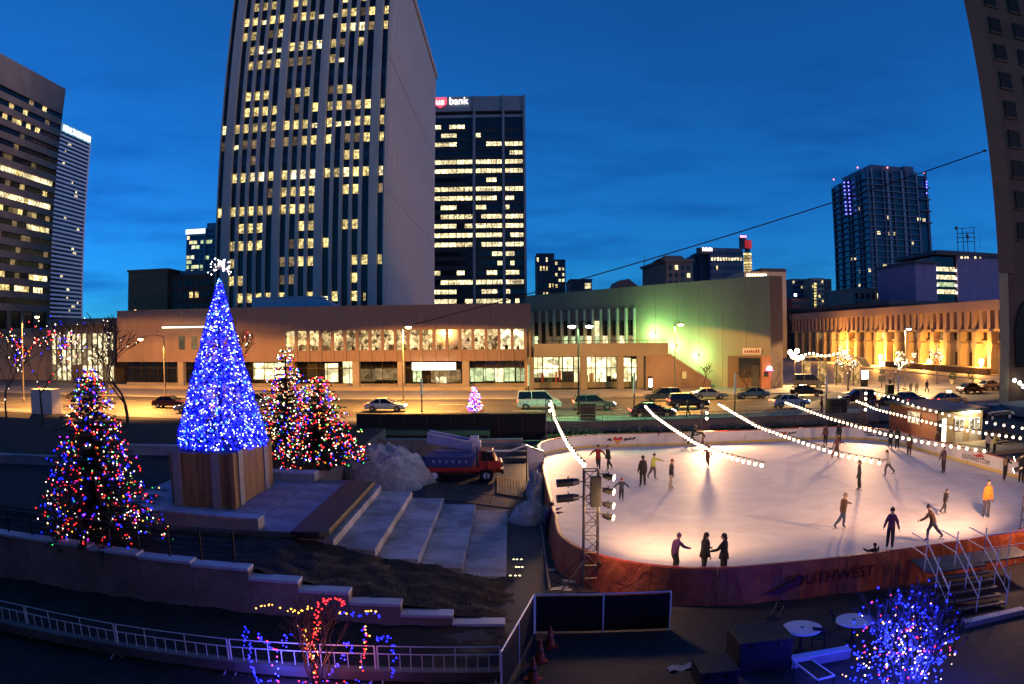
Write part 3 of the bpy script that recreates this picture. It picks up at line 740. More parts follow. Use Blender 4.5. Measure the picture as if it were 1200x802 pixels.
# entrance recess and shop sign at the right end of the wall
def on_wall(px, z):       # point of the wall plane under an image column
    v = ray(px, 430); n_ = nrm; t = (A-Vector((0,0,0))).dot(n_)/(v.xy.to_3d().dot(n_)); p = v*t; return Vector((p.x,p.y,z))
def wall_quad(px0,px1,z0,z1,off,mt,nm,parent=None,th=.1):
    a_,c_ = on_wall(px0,0)+nrm*off, on_wall(px1,0)+nrm*off; m = MB(); m.beam((*a_.xy,(z0+z1)/2),(*c_.xy,(z0+z1)/2),th,z1-z0); return m.build(nm, mt, parent or gw_)
ez = aty(880,418,B.y).z
wall_quad(853,904,zb,ez,.02,M('entrance_brown',(.16,.075,.04),.8,var=.2),'entrance_bay')
wall_quad(866,891,zb+1.6,ez-.3,.10,dark_glass,'entrance_glazing')
wall_quad(881,890,zb,ez-1.4,.16,M('door_black',(.012,.012,.012),.4),'entrance_door')
wall_quad(893,904,zb,ez,.10,brick2,'entrance_pier'); wall_quad(896,901,zb+1.8,zb+2.6,.2,dark_glass,'menu_board')
sgn = thing('shop_sign', 'small pale sign with dark red script above the restaurant door', 'sign', on_wall(881,ez+.6))
wall_quad(871,893,ez+.25,ez+1.2,.18,M('sign_board',(.62,.50,.42),.6),'board',sgn)
rnd = random.Random(2)
for i in range(7):
    wall_quad(873.2+i*2.6,874.9+i*2.6,ez+.48,ez+.48+rnd.choice((.35,.45,.5)),.26,M('sign_red_ink',(.22,.02,.02),.6),'lettering_stroke',sgn,.04)
nl = thing('neon_window_sign', 'bright pink white neon sign in the restaurant window', 'sign', on_wall(902,zb+2.5)+nrm*.4)
p = on_wall(903,zb+3.1)+nrm*.4; m = MB(); m.ball(p,(.42,.2,.3)); m.build('lit_globe', bulb_mat('neon_white',(1.,.9,1.),4,'AUTO'), nl); m = MB(); m.lathe([(.56,-.05),(.62,0),(.56,.05)],(p.x,p.y,p.z-.32),12); m.build('neon_ring', bulb_mat('neon_pink',(1.,.1,.9),2.0), nl)
m = MB(); m.beam(p,p-nrm*.45,.08); m.build('bracket', dark_glass, nl)
# green wall lamps
for px,py,lab in ((767,392,'highest'),(791,405,'middle'),(817,417,'lowest')):
    p = on_wall(px,0); q = aty(px,py,p.y); p.z = q.z
    wl = thing('wall_lamp', f'{lab} of three stepping green white floodlights on the blank wall', 'lamp', p, group='floodlights on the blank wall')
    m = MB(); m.ball(p+nrm*.55,(.42,.42,.30)); m.build('lens', bulb_mat('green_lamp',(.80,1.,.72),9), wl)
    m = MB(); m.beam(p,p+nrm*.5,.16); m.box((p.x-.35,p.y-.35,p.z-.1),(p.x+.1,p.y,p.z+.25)); m.build('housing', M('dark_steel',(.03,.03,.032),.45), wl)
    lamp('POINT', p+nrm*2.0, 850, LIGHT_GREEN, wl, .3)
# ------------------------------------------------------------------ skyline between the towers
rnd = random.Random(21)
def skyline(name, label, px0, px1, ytop, Y, mat, rows, cols, lit, depth=25, mats=None, wsz=(.55,.5), roof=None, parts_extra=None, zmin=13):
    xa, xb = aty(px0,360,Y).x, aty(px1,360,Y).x; zt = aty((px0+px1)/2,ytop,Y).z
    t = thing(name, label, 'building', ((xa+xb)/2,Y,ST))
    b = MB(); b.box((xa,Y,ST),(xb,Y+depth,zt)); b.build('wall', mat, t)
    dx = (xb-xa)/cols; dz = (zt-zmin)/(rows+.6)
    w_, h_ = dx*wsz[0], dz*wsz[1]
    mm = mats or (win_yellow, dark_glass, win_white)
    ms = [pane_mesh('window', m_, w_, h_) for m_ in mm]
    for r in range(rows):
        for c in range(cols):
            k = 1
            if rnd.random() < lit: k = rnd.choice((0,2))
            inst('window', ms[k], t, (xa+(c+.5)*dx, Y, zt-(r+1)*dz))
    if roof:
        b = MB(); b.box((xa-.3,Y-.3,zt),(xb+.3,Y+depth+.3,zt+roof)); b.build('parapet', mat, t)
    return t, xa, xb, zt
dk = M('slate_wall', (.055,.055,.075), .7, var=.15, scale=.2)
t,xa,xb,zt = skyline('apartment_tower', 'small dark stepped tower with a few lit windows right of the bank tower', 629,650,297,420,dk,8,6,.35)
b = MB(); xe = aty(663,330,420).x; z2 = aty(655,304,420).z; b.box((xb+.02,421,ST),(xe,445,z2)); b.build('lower_wing', dk, t)
for r in range(6):
    for c in range(3): inst('window', pane_mesh('window', win_white if rnd.random()<.35 else dark_glass, 1.2,1.6), t, (xb+1.2+c*1.9,421,z2-3-r*3.2))
t,xa,xb,zt = skyline('corner_block', 'small dark block with one bright window beyond the green roof', 669,694,328,300,dk,2,3,.0,roof=.3)
b = MB(); b.box((xa+5.7,299.8,zt-3.6),(xb-.4,299.95,zt-1.4)); b.build('bright_window', win_white, t)
xa2 = aty(722,330,260).x; xb2 = aty(750,330,260).x
t = thing('dome_roof_hall', 'dark hall with a low rounded roof on the skyline', 'building', ((xa2+xb2)/2,260,ST))
zt = aty(735,337,260).z; b = MB(); b.box((xa2,260,ST),(xb2,280,zt)); b.build('wall', dk, t)
b = MB(); b.extr([(xa2-.2,zt),(xb2+.2,zt),(xb2-2,zt+1.4),(xa2+4.6,zt+3.0),(xa2+1.0,zt+2.4)], lambda p,s:(p[0],259.8+20*s,p[1])); b.build('roof', dk, t)
# masonry block with cornice
stone = M('grey_stone', (.16,.15,.14), .8, var=.15, scale=.3)
Y = 280.0; xa,xm,xb = aty(752,330,Y).x, aty(781,330,Y).x, aty(812,330,Y).x
t = thing('cornice_block', 'old stone block with a heavy roof cornice on the skyline', 'building', (xm,Y,ST))
zt = aty(785,307,Y).z; zl = aty(752,322,Y).z
b = MB(); b.add([(xm,Y,ST),(xb,Y,ST),(xb,Y+20,ST),(xa+12,Y+34,ST),(xm,Y,zt),(xb,Y,zt),(xb,Y+20,zt),(xa+12,Y+34,zt)],[(0,3,2,1),(4,5,6,7),(0,1,5,4),(1,2,6,5),(2,3,7,6),(3,0,4,7)]); b.build('wall', stone, t)
b = MB(); xl = aty(753,330,Y+34).x; b.add([(xl,Y+34,ST),(xm,Y-.02,ST),(xm+4,Y+10,ST),(xl+4,Y+40,ST),(xl,Y+34,zt),(xm,Y-.02,zt),(xm+4,Y+10,zt),(xl+4,Y+40,zt)],[(0,3,2,1),(4,5,6,7),(0,1,5,4),(1,2,6,5),(2,3,7,6),(3,0,4,7)]); b.build('side_wall', stone, t)
b = MB(); b.add([(xl-1,Y+34,zt),(xm-.6,Y-1,zt),(xb+.6,Y-1,zt),(xb+.6,Y+22,zt),(xl-1,Y+34,zt+1.1),(xm-.6,Y-1,zt+1.1),(xb+.6,Y-1,zt+1.1),(xb+.6,Y+22,zt+1.1)],[(0,3,2,1),(4,5,6,7),(0,1,5,4),(1,2,6,5),(2,3,7,6),(3,0,4,7)]); b.build('cornice', stone, t)
b = MB(); b.extr([(xm-3,zt+1.1),(xb-2,zt+1.1),(xb-4,zt+2.6),(xm,zt+2.6)], lambda p,s:(p[0],Y+2+12*s,p[1])); b.build('roof', stone, t)
for i in range(4):
    for r in range(3): inst('window', pane_mesh('window', win_white if (i,r) in ((1,0),(3,1)) else dark_glass, 1.2,1.7), t, (xm+1.6+i*2.4,Y,zt-3.0-r*3))
mast = thing('roof_mast', 'thin antenna mast above the stone cornice block', 'mast', (xl+1,Y+33,zt))
b = MB(); zz = aty(755,298,Y+33).z; xq = aty(755,298,Y+33).x; b.tube([(xq,Y+33,zt+1),(xq,Y+33,zz)],[.16,.06],5); b.build('pole', dk, mast)
b = MB(); b.tube([(xq-1,Y+33,zz-3),(xq+1,Y+33,zz-3)],.06,4); b.build('cross_arm', dk, mast)
# hotel block with red cylinder tower
Y = 340.0
hot = M('hotel_wall', (.10,.12,.18), .7, var=.15, scale=.15)
t,xa,xb,zt = skyline('hotel_block', 'dark hotel block with a glowing roof sign and red topped stair tower', 833,872,291,Y,hot,10,12,.03,wsz=(.45,.55))
b = MB(); x0_ = aty(820,330,Y+3).x; b.box((x0_,Y+3,ST),(xa-.02,Y+20,zt-1.5)); b.build('left_wing', dk, t)
b = MB(); x2_ = aty(813,330,Y+5).x; b.box((x2_,Y+5,ST),(x0_-.02,Y+20,aty(816,299,Y+5).z)); b.build('low_wing', dk, t)
p0, p1 = aty(823,290,Y-.3), aty(835,294.5,Y-.3)
b = MB(); b.box((xa-6,Y-.2,zt-3),(xa+.2,Y+2,zt)); b.build('sign_wall', dk, t)
for i in range(6): b = MB(); q = p0.x+(p1.x-p0.x)*i/6; b.box((q,Y-.5,p1.z),(q+(p1.x-p0.x)/6*.8,Y-.3,p0.z-(.3 if i%2 else 0))); b.build('sign_lettering', bulb_mat('sign_pinkwhite',(1.,.75,.75),1.4), t)
for i in range(11): 
    q = aty(834.5+i*3.4,303.8,Y-.2); b = MB(); b.box((q.x-.45,Y-.2,q.z-.7),(q.x+.45,Y-.05,q.z+.7)); b.build('window', win_white, t)
xs, xe = aty(873,300,Y).x, aty(882,300,Y).x; xc_ = (xs+xe)/2; rr = (xe-xs)/2
z1, z2, z3, z4 = aty(878,323,Y).z, aty(878,296,Y).z, aty(878,291,Y).z, aty(878,281.5,Y).z
b = MB(); b.lathe([(rr,ST),(rr,z2)],(xc_,Y+rr,0),14); b.build('stair_drum', dk, t)
for i in range(8):
    z = z1+(z2-z1)*(i+.1)/8; b = MB(); b.lathe([(rr+.05,z),(rr+.05,z+(z2-z1)/8*.72)],(xc_,Y+rr,0),14); b.build('drum_window', win_yellow, t)
b = MB(); b.lathe([(rr*.7,z2),(rr*.7,z3)],(xc_,Y+rr,0),12); b.build('drum_neck', glass_blue, t)
b = MB(); b.lathe([(rr*1.15,z3),(rr*1.15,z4)],(xc_,Y+rr,0),16); b.build('red_drum_top', M('red_drum',(.42,.03,.03),.6,emit=(.8,.04,.04),es=.22,sample='NONE'), t)
b = MB(); q = aty(871.5,280,Y); b.box((q.x-1.5,Y+.5,zt),(q.x+1.5,Y+3,aty(871,277,Y).z)); b.build('lift_tower', dk, t)
b = MB(); b.box((q.x-1.6,Y+.4,aty(871,278.5,Y).z),(q.x+1.6,Y+.5,aty(871,276,Y).z)); b.build('roof_beacon', bulb_mat('beacon_pink',(1.,.25,.5),1.4), t)
# pale low hall right of it
Y = 240.0; xa, xb = aty(872,322,Y).x, aty(921,322,Y).x; zt = aty(895,318.5,Y).z
t = thing('lit_roof_hall', 'pale hall with a lit cornice peeping over the blank wall', 'building', ((xa+xb)/2,Y,ST))
b = MB(); b.box((xa,Y,ST),(xb,Y+20,zt)); b.build('wall', M('hall_wall',(.55,.46,.34),.8), t)
b = MB(); b.box((xa+6,Y-.3,zt),(xb,Y+20,zt+1.1)); b.build('roof', dk, t)
for i in range(8): q = aty(876+i*3,322.5,Y-.1); b = MB(); b.box((q.x-.28,Y-.15,q.z-.28),(q.x+.28,Y-.02,q.z+.28)); b.build('cornice_light', bulb_mat('warm_spot',(1.,.85,.55),5,'AUTO'), t)
# cluster left of the residential tower
t,xa,xb,zt = skyline('balcony_flats', 'grey block of flats behind the blank wall corner', 929,951,327,330,M('flats_grey',(.14,.15,.19),.7,var=.15,scale=.3),9,7,.12)
t,xa,xb,zt = skyline('green_lit_block', 'narrow pale green block with a lit stair column', 951.5,966,326,320,M('flats_green',(.22,.27,.22),.7,var=.1,scale=.3),9,4,.05)
for i in range(9): b = MB(); q = aty(955.5,333+i*3.5,319.8); b.box((q.x-.5,319.7,q.z-.45),(q.x+.5,319.85,q.z+.45)); b.build('stair_window', win_yellow, t)
t,xa,xb,zt = skyline('dark_block', 'thin dark block beside the green lit block', 966.5,975,327,340,dk,8,2,.1)
t,xa,xb,zt = skyline('red_brick_hall', 'low dark red brick hall at the corner of the blank wall', 928,949,350,250,brick,3,5,.0)
q = aty(932,346,249.5); b = MB(); b.box((q.x-.5,249.3,q.z-.5),(q.x+.5,249.5,q.z+.5)); b.build('wall_light', bulb_mat('blue_white',(.5,.55,1.),3), t)

# --- residential tower with balconies ---------------------------------------------
XR, YR1 = 180.0, 340.4
y2_ = atx(977,250,XR).y; x2_ = aty(1090,280,YR1).x; zt = aty(1040,198,YR1).z
rt = thing('residential_tower', 'tall dark blue residential tower with stacked balconies and few lit rooms', 'tower', (200,YR1,ST))
rw = M('tower_blue_grey', (.10,.12,.18), .6, var=.15, scale=.12)
rw2 = M('tower_pale_pier', (.26,.28,.34), .7, var=.1, scale=.12)
b = MB(); b.box((XR+.6,YR1+.6,ST),(x2_-.6,y2_-.5,zt-2)); b.build('core', glass_blue, rt)
b = MB(); b.box((XR+4,YR1+2,zt-2),(x2_-14,y2_-6,zt+2)); b.build('roof_house', rw, rt)
b = MB(); b.box((XR+24,YR1+1,zt-2),(x2_-7,y2_-10,zt+2.6)); b.build('roof_house', rw, rt)
piers = [0,.08,.25,.33,.42,.58,.66,.83,1.0]
for i,f in enumerate(piers):
    q = XR+(x2_-XR)*f; w_ = 1.3 if i in (0,3,5,8) else .8
    b = MB(); b.box((q-w_/2,YR1-.3,ST),(q+w_/2,YR1+.62,zt)); b.build('pier', rw2 if i%2 else rw, rt)
for f in (.0,.22,.3,.5,.58,.8,1.):
    q = YR1+(y2_-YR1)*f; b = MB(); b.box((XR-.3,q-.6,ST),(XR+.62,q+.6,zt-f*3)); b.build('pier', rw, rt)
fh = 3.1; nf = int((zt-18)/fh)
m = MB(); m.box((XR-.9,YR1-.9,0),(x2_-6,YR1+.59,.28)); m.box((XR-.9,YR1+.59,0),(XR+.59,y2_,.28)); sl_me = m.mesh('floor_slab', rw2, shift=rt.location)
m = MB(); m.box((x2_-6,YR1-1.6,0),(x2_+1.4,YR1+.59,.5)); sl2 = m.mesh('balcony', rw, shift=rt.location)
for i in range(nf):
    z = 16+i*fh
    o = bpy.data.objects.new('floor_slab', sl_me); COL.objects.link(o); o.parent = rt; o.location = (0,0,z)
    if i > nf-9 and i % 2 == 0: o = bpy.data.objects.new('balcony', sl2); COL.objects.link(o); o.parent = rt; o.location = (0,0,z+.3)
for px,py in ((1042,255),(1030,273),(1043,274),(1049,274),(1077,257),(1083,258),(1069,285),(1061,303),(1037,312),(1020,317),(1006,245),(1002,304),(1008,318),(1007,334),(1045,323),(1064,319),(1056,318),(997,304),(1008,303)):
    q = aty(px,py,YR1+.4) if px > 1013 else atx(px,py,XR+.4)
    b = MB()
    if px > 1013: b.box((q.x-1.0,YR1+.5,q.z-.8),(q.x+1.0,YR1+.58,q.z+.8))
    else: b.box((XR+.5,q.y-1,q.z-.8),(XR+.58,q.y+1,q.z+.8))
    b.build('window', win_white, rt)
for i in range(9):
    for f in (989,994):
        q = atx(f+i*.35,214+i*4.6,XR-1.0); b = MB(); b.ball(q,.42,6,4); b.build('blue_balcony_light', bulb_mat('blue_led',(.15,.12,1.),3), rt)
for px,py in ((977,211),(1005,197),(1040,197),(1083,203)):
    q = aty(px,py,YR1+.3) if px > 1013 else atx(px,py,XR); b = MB(); b.ball((q.x,q.y,q.z+.2),.5,6,4); b.build('red_beacon', bulb_mat('beacon_red',(1.,.25,.3),1.5), rt)
for i in range(14): 
    q = aty(1086,213+i*3.4,YR1-1.7); 
    if i in (0,1,2,4): b = MB(); b.ball((q.x,q.y,q.z),.4,6,4); b.build('blue_balcony_light', bulb_mat('blue_led',(.15,.12,1.),3), rt)

# --- purple lit block with roof antennas, arched stone block -----------------------
Y = 230.0
pu = M('purple_lit_concrete', (.30,.20,.34), .8, var=.2, scale=.4)  # purple light on the walls is put into this base colour
xa, xb1, xb2, xc = aty(1073,330,Y).x, aty(1098,330,Y).x, aty(1122,330,Y).x, aty(1172,330,Y).x
zt = aty(1135,296,Y).z; zl = aty(1085,309,Y).z
t = thing('mauve_block', 'concrete block coloured mauve for its purple lighting, with a lit stair column and roof aerials', 'building', ((xa+xc)/2,Y,ST))
b = MB(); b.box((xa,Y,ST),(xb1,Y+30,zl)); b.build('left_wall', pu, t)
b = MB(); b.box((xb2,Y-.5,ST),(xc,Y+30,zt-1.4)); b.build('right_wall', pu, t)
b = MB(); b.box((xb1+.02,Y+.8,ST),(xb2-.02,Y+28,zt-2)); b.build('stair_core', dark_glass, t)
for i,(py,mt) in enumerate(((315,win_white),(324.5,win_white),(333,win_green),(341.5,win_white))):
    z = aty(1110,py,Y).z; b = MB(); b.box((xb1+.5,Y+.6,z-.9),(xb2-.5,Y+.78,z+.6)); b.build('stair_window', mt, t)
    for q in (xb1+.4,xb2-.4): b = MB(); b.ball((q,Y+.5,z-.5),.45,6,4); b.build('stair_lamp', bulb_mat('stair_white',(1.,.95,.8),2), t)
b = MB(); b.box((xa-.6,Y-1.2,zl),(xb1,Y+30,zl+.8)); b.build('left_roof', dk, t)
b = MB(); b.box((xb1-1,Y-2,zt-1.4),(xc+.6,Y+30,zt)); b.build('roof_slab', dk, t)
for px in (1127,1131,1134,1143,1149): q = aty(px,302,Y-.6); b = MB(); b.box((q.x-.4,Y-.65,q.z-.35),(q.x+.4,Y-.5,q.z+.35)); b.build('clerestory_light', win_white, t)
an = thing('antenna_frame', 'steel antenna frame with dishes on the mauve block roof', 'antenna', (aty(1130,290,Y).x,Y+5,zt))
am = M('antenna_steel', (.05,.05,.06), .5, metal=.5); ya = Y+5
zA_ = aty(1120,267,ya).z
for px in (1121.5,1128,1133,1141):
    q = aty(px,270,ya).x; b = MB(); b.tube([(q,ya,zt),(q,ya,zA_ if px != 1133 else zA_-1)],.16,5); b.build('post', am, an)
for k,(py,l,r) in enumerate(((268,1118,1144),(274,1121,1142),(279,1121,1145),(284,1121,1141))):
    a_,c_ = aty(l,py,ya),aty(r,py-1,ya); b = MB(); b.tube([a_,c_],.12,4); b.build('rail', am, an)
for px,py,r in ((1121,267.5,.85),(1134,277.5,1.0)):
    q = aty(px,py,ya-.5); b = MB(); b.lathe([(.2,.35),(r*.8,.15),(r,-.1)],(0,0,0),12); o = b.build('dish', am, an, world=False); o.location = q-an.location; o.rotation_euler = (pi/2-.2,0,.3)
q0 = aty(1148,291,ya); q1 = aty(1148.5,273,ya); b = MB(); b.tube([q0,q1],[.1,.04],4); b.build('whip', am, an)
Y = 262.0
t,xa,xb,zt = skyline('arched_block', 'old cream stone block with rows of arched windows', 1001,1076,340,Y,M('cream_stone',(.27,.25,.20),.8,var=.15,scale=.3),3,12,.22,wsz=(.5,.6),roof=.6)
# dark roof between arched block and colonnade
t = thing('flat_roof_block', 'long dark flat roof behind the arcaded building', 'building', (108,215,ST))
b = MB(); b.box((98,175,ST),(126,250,16.6)); b.build('wall', dk, t); b = MB(); b.box((97.5,174.5,16.6),(126.5,250.5,17.6)); b.build('roof', dk, t)

# --- arcaded low building on the right, face along the cross street ----------------
XC = 95.0
ar = thing('arcaded_building', 'long low building with upper louvres and lit arcade along the cross street', 'building', (XC+8,180,ST))
arc = M('warm_arcade_stone', (.46,.35,.22), .8, var=.12, scale=.5, stain=.2)
ya_, yb_ = 119.0, 242.0; zt = 15.6; zl1, zl0 = 13.6, 9.9
b = MB(); b.box((XC+1.2,ya_,ST),(XC+16,yb_,zt-.1)); b.build('body', arc, ar)
b = MB(); b.box((XC-.6,ya_,zl1),(XC+1.2,yb_,zt)); b.build('fascia', M('mauve_fascia',(.33,.23,.20),.8,var=.1,scale=.4), ar)
nL = 42; d = (yb_-ya_)/nL
m = MB(); m.box((XC-.4,0,zl0),(XC+1.18,d*.42,zl1-.002)); lme = m.mesh('louvre_fin', M('mauve_fascia',(.33,.23,.20)), shift=(ar.location.x,0,ar.location.z))
for i in range(nL):
    o = bpy.data.objects.new('louvre_fin', lme); COL.objects.link(o); o.parent = ar; o.location = (0,ya_+i*d-ar.location.y,0)
m = MB(); m.box((XC-.3,ya_,zl0-.5),(XC+1.18,yb_,zl0-.002)); m.build('string_course', arc, ar)
nP = 21; d = (yb_-ya_)/nP; zw = 7.6
for i in range(nP):
    y = ya_+i*d
    m = MB(); m.extr([(y-.55,ST),(y+.55,ST),(y+.55,5.0),(y+1.1,6.9),(y+.75,7.3),(y+.75,zl0-.5),(y-.75,zl0-.5),(y-.75,7.3),(y-1.1,6.9),(y-.55,5.0)], lambda p,s:(XC-.7+1.9*s,p[0],p[1])); m.build('pier', arc, ar)
    k = rnd.random(); mt = win_shop if k < .2 else (win_dim if k < .45 else dark_glass)
    m = MB(); m.box((XC+1.08,y+1.3,zw),(XC+1.16,y+d-1.3,zl0-.7)); m.build('upper_window', mt, ar)
    m = MB(); m.box((XC+.7,y+1.0,zw-.35),(XC+1.19,y+d-1.0,zw-.1)); m.build('sill', arc, ar)
    if i < 12 and i % 3 != 1:
        m = MB(); m.box((XC+1.05,y+1.8,ST+1.5),(XC+1.16,y+d-1.8,ST+4.2)); m.build('ground_window', dark_glass, ar)
        m = MB(); m.box((XC+.9,y+1.6,ST+1.2),(XC+1.18,y+d-1.6,ST+1.45)); m.build('ground_sill', arc, ar)
lw2 = thing('planter_wall', 'low brown planter wall along the arcaded building', 'wall', (92.5,150,ST))
m = MB(); m.box((91.6,122,ST),(92.6,168,ST+1.3)); m.build('wall', M('planter_brown',(.14,.08,.05),.85,var=.2), lw2); m = MB(); m.box((91.4,121.8,ST+1.3),(92.8,168.2,ST+1.5)); m.build('coping', arc, lw2)
for i,(px,py,h_,lab) in enumerate(((1150,425,4.2,'nearest the right tower'),(1089,425,4.2,'beside the small white lit tree'),(1069,428,3.6,'above the two pale dressed pedestrians'),(989,414,4.,'leftmost, by the shelter roof'),(1032,419,4.,'between the left mall trees'))):
    p = atx(px,py,93.4) ; 
    al = thing('arcade_lamp', f'glowing globe lamp on a post before the arcade, {lab}', 'lamp', (p.x,p.y,ST), group='globe lamps along the arcade')
    m = MB(); m.tube([(p.x,p.y,ST+.1),(p.x,p.y,p.z-.7)],.09,6); m.build('post', M('dark_steel',(.03,.03,.032),.45), al)
    m = MB(); m.lathe([(.2,-.8),(.5,-.2),(.55,.4),(.3,.75)],tuple(p),10); m.build('globe', bulb_mat('globe_warm',(1.,.72,.30),5), al)
    lamp('POINT', p+Vector((-1.6,-.6,.4)), 4200*(p.y/125)**1.6, LIGHT_SODIUM, al, .3)

# --- near dark tower at the right edge ---------------------------------------------
nr = thing('brown_tower', 'tall near brown brick tower cropped by the right edge', 'tower', (66,78,0))
nb_ = M('dark_brown_brick', (.16,.075,.045), .85, var=.25, scale=.7, stain=.25)
pale = M('tan_pier', (.42,.28,.14), .8, var=.2, scale=.5)
b = MB(); b.prism([(57.9,74.2),(95,74.2),(95,100),(79.5,100)],G0,70); b.build('wall', nb_, nr)
b = MB(); b.prism([(57.35,73.6),(58.9,73.6),(59.4,75),(58.5,75)],G0,16.2); b.build('corner_pier', pale, nr)
b = MB(); b.prism([(57.35,73.6),(60.2,73.6),(60.2,75),(58.5,75)],16.21,70); b.build('corner_shaft', M('brown_shaft',(.18,.085,.05),.85,var=.25,scale=.6), nr)
for r in range(11):
    for c in range(3):
        q = 61.6+c*4.4; z = 20.5+r*3.9; b = MB(); b.box((q,74.05,z),(q+2.0,74.18,z+2.1)); w = b.build('window', M('matte_black_glass',(.006,.006,.007),.5,var=0,spec=.15), nr)
        b = MB(); b.box((q-.15,73.95,z-.25),(q+2.15,74.19,z-.02)); b.build('sill', nb_, w)
m = MB(); m.extr([(60.5+0,5)]+[(63.5+3.2*cos(t),9+4.5*sin(t)) for t in [pi-i*pi/8 for i in range(9)]]+[(66.7,5)], lambda p,s:(p[0],74.0+.18*s,p[1])); m.build('arch_recess', M('matte_black_glass',(.006,.006,.007),.5,var=0,spec=.15), nr)
for i,px,py in ((0,1189,446),(1,1195,449),(2,1199,453)):
    q = aty(px,py,73.2); b = MB(); b.ball(q,.26,8,5); b.build('wall_light', bulb_mat('wall_white',(.9,1.,.75),4,'AUTO'), nr)
    b = MB(); b.beam(q,(q.x,74.1,q.z+.2),.1); b.build('light_arm', dk, nr)
# overhead cable from the tower across the street
ca = thing('overhead_cable', 'long thin black cable rising across the sky to the right tower', 'cable', (20,85,12))
p0 = aty(486,380,103.5); p1 = Vector((57.3,74.4,aty(1155,176,74).z)); pts = []
for i in range(25):
    t_ = i/24; p = p0.lerp(p1,t_); p.z -= 1.2*4*t_*(1-t_); pts.append(p)
b = MB(); b.tube(pts,.07,4); b.build('wire', M('black_rubber',(.006,.006,.007),.6,var=0), ca)
b = MB(); b.tube([p1+Vector((-.25,0,0)),p1+Vector((.2,0,0))],.16,6); b.build('anchor', dk, ca)
# ------------------------------------------------------------------ ice rink
RX0, RX1, RY0, RY1, RR = 1.95, 31.8, 24.4, 60.5, 6.0
def rink_outline(off=0., n=10):
    pts = []
    for cx_, cy_, a0 in ((RX1-RR,RY0+RR,-pi/2),(RX1-RR,RY1-RR,0),(RX0+RR,RY1-RR,pi/2),(RX0+RR,RY0+RR,pi)):
        for i in range(n+1):
            a = a0+pi/2*i/n; pts.append((cx_+(RR+off)*cos(a), cy_+(RR+off)*sin(a)))
    return pts
def ice_material():
    m = bpy.data.materials.new('ice'); m.use_nodes = True; t = m.node_tree; b = t.nodes['Principled BSDF']; ln = t.links.new
    tc = t.nodes.new('ShaderNodeTexCoord')
    n = t.nodes.new('ShaderNodeTexNoise'); n.inputs['Scale'].default_value = .35; n.inputs['Detail'].default_value = 8; n.inputs['Roughness'].default_value = .6; n.inputs['Distortion'].default_value = 1.5
    ln(tc.outputs['Object'], n.inputs['Vector'])
    w = t.nodes.new('ShaderNodeTexNoise'); w.inputs['Scale'].default_value = 3.2; w.inputs['Detail'].default_value = 12; w.inputs['Roughness'].default_value = .78; w.inputs['Distortion'].default_value = 5.
    ln(tc.outputs['Object'], w.inputs['Vector'])
    r = t.nodes.new('ShaderNodeValToRGB'); r.color_ramp.elements[0].position = .36; r.color_ramp.elements[1].position = .64
    r.color_ramp.elements[0].color = (.52,.50,.50,1); r.color_ramp.elements[1].color = (.80,.79,.78,1)
    mx = t.nodes.new('ShaderNodeMath'); mx.operation = 'MULTIPLY_ADD'; mx.inputs[1].default_value = .55; ln(w.outputs['Fac'], mx.inputs[0])
    m2 = t.nodes.new('ShaderNodeMath'); m2.operation = 'MULTIPLY'; m2.inputs[1].default_value = .45; ln(n.outputs['Fac'], m2.inputs[0]); ln(m2.outputs[0], mx.inputs[2])
    ln(mx.outputs[0], r.inputs[0]); ln(r.outputs[0], b.inputs['Base Color'])
    rr = t.nodes.new('ShaderNodeMapRange'); rr.inputs[3].default_value = .46; rr.inputs[4].default_value = .75; ln(w.outputs['Fac'], rr.inputs[0]); ln(rr.outputs[0], b.inputs['Roughness'])
    bp = t.nodes.new('ShaderNodeBump'); bp.inputs['Strength'].default_value = .12; bp.inputs['Distance'].default_value = .02; ln(w.outputs['Fac'], bp.inputs['Height']); ln(bp.outputs[0], b.inputs['Normal'])
    return m
m = MB(); m.prism(rink_outline(-.02), G0, 0.0); struct('ice', m, ice_material())

board_m = M('rink_board_white', (.72,.69,.64), .5, var=.08, scale=1.2, stain=.15)
kick_m = M('kick_strip_yellow', (.62,.46,.12), .5, var=.1)
rail_m = M('rail_red', (.33,.03,.03), .45, var=.1)
def skirt_material():
    m = bpy.data.materials.new('banner_red'); m.use_nodes = True; t = m.node_tree; b = t.nodes['Principled BSDF']; ln = t.links.new
    tc = t.nodes.new('ShaderNodeTexCoord'); n = t.nodes.new('ShaderNodeTexNoise'); n.inputs['Scale'].default_value = 1.1; n.inputs['Detail'].default_value = 7; n.inputs['Distortion'].default_value = .8
    ln(tc.outputs['Object'], n.inputs['Vector'])
    r = t.nodes.new('ShaderNodeValToRGB'); r.color_ramp.elements[0].position = .35; r.color_ramp.elements[1].position = .68
    r.color_ramp.elements[0].color = (.46,.075,.02,1); r.color_ramp.elements[1].color = (.72,.18,.05,1)
    ln(n.outputs['Fac'], r.inputs[0]); ln(r.outputs[0], b.inputs['Base Color']); b.inputs['Roughness'].default_value = .55
    bp = t.nodes.new('ShaderNodeBump'); bp.inputs['Strength'].default_value = .7; bp.inputs['Distance'].default_value = .12; ln(n.outputs['Fac'], bp.inputs['Height']); ln(bp.outputs[0], b.inputs['Normal'])
    return m
skirt_m = skirt_material()
barrier = thing('rink_barrier', 'rounded white ice rink barrier with red rail and red outer banner', 'barrier', (17,42,G0))
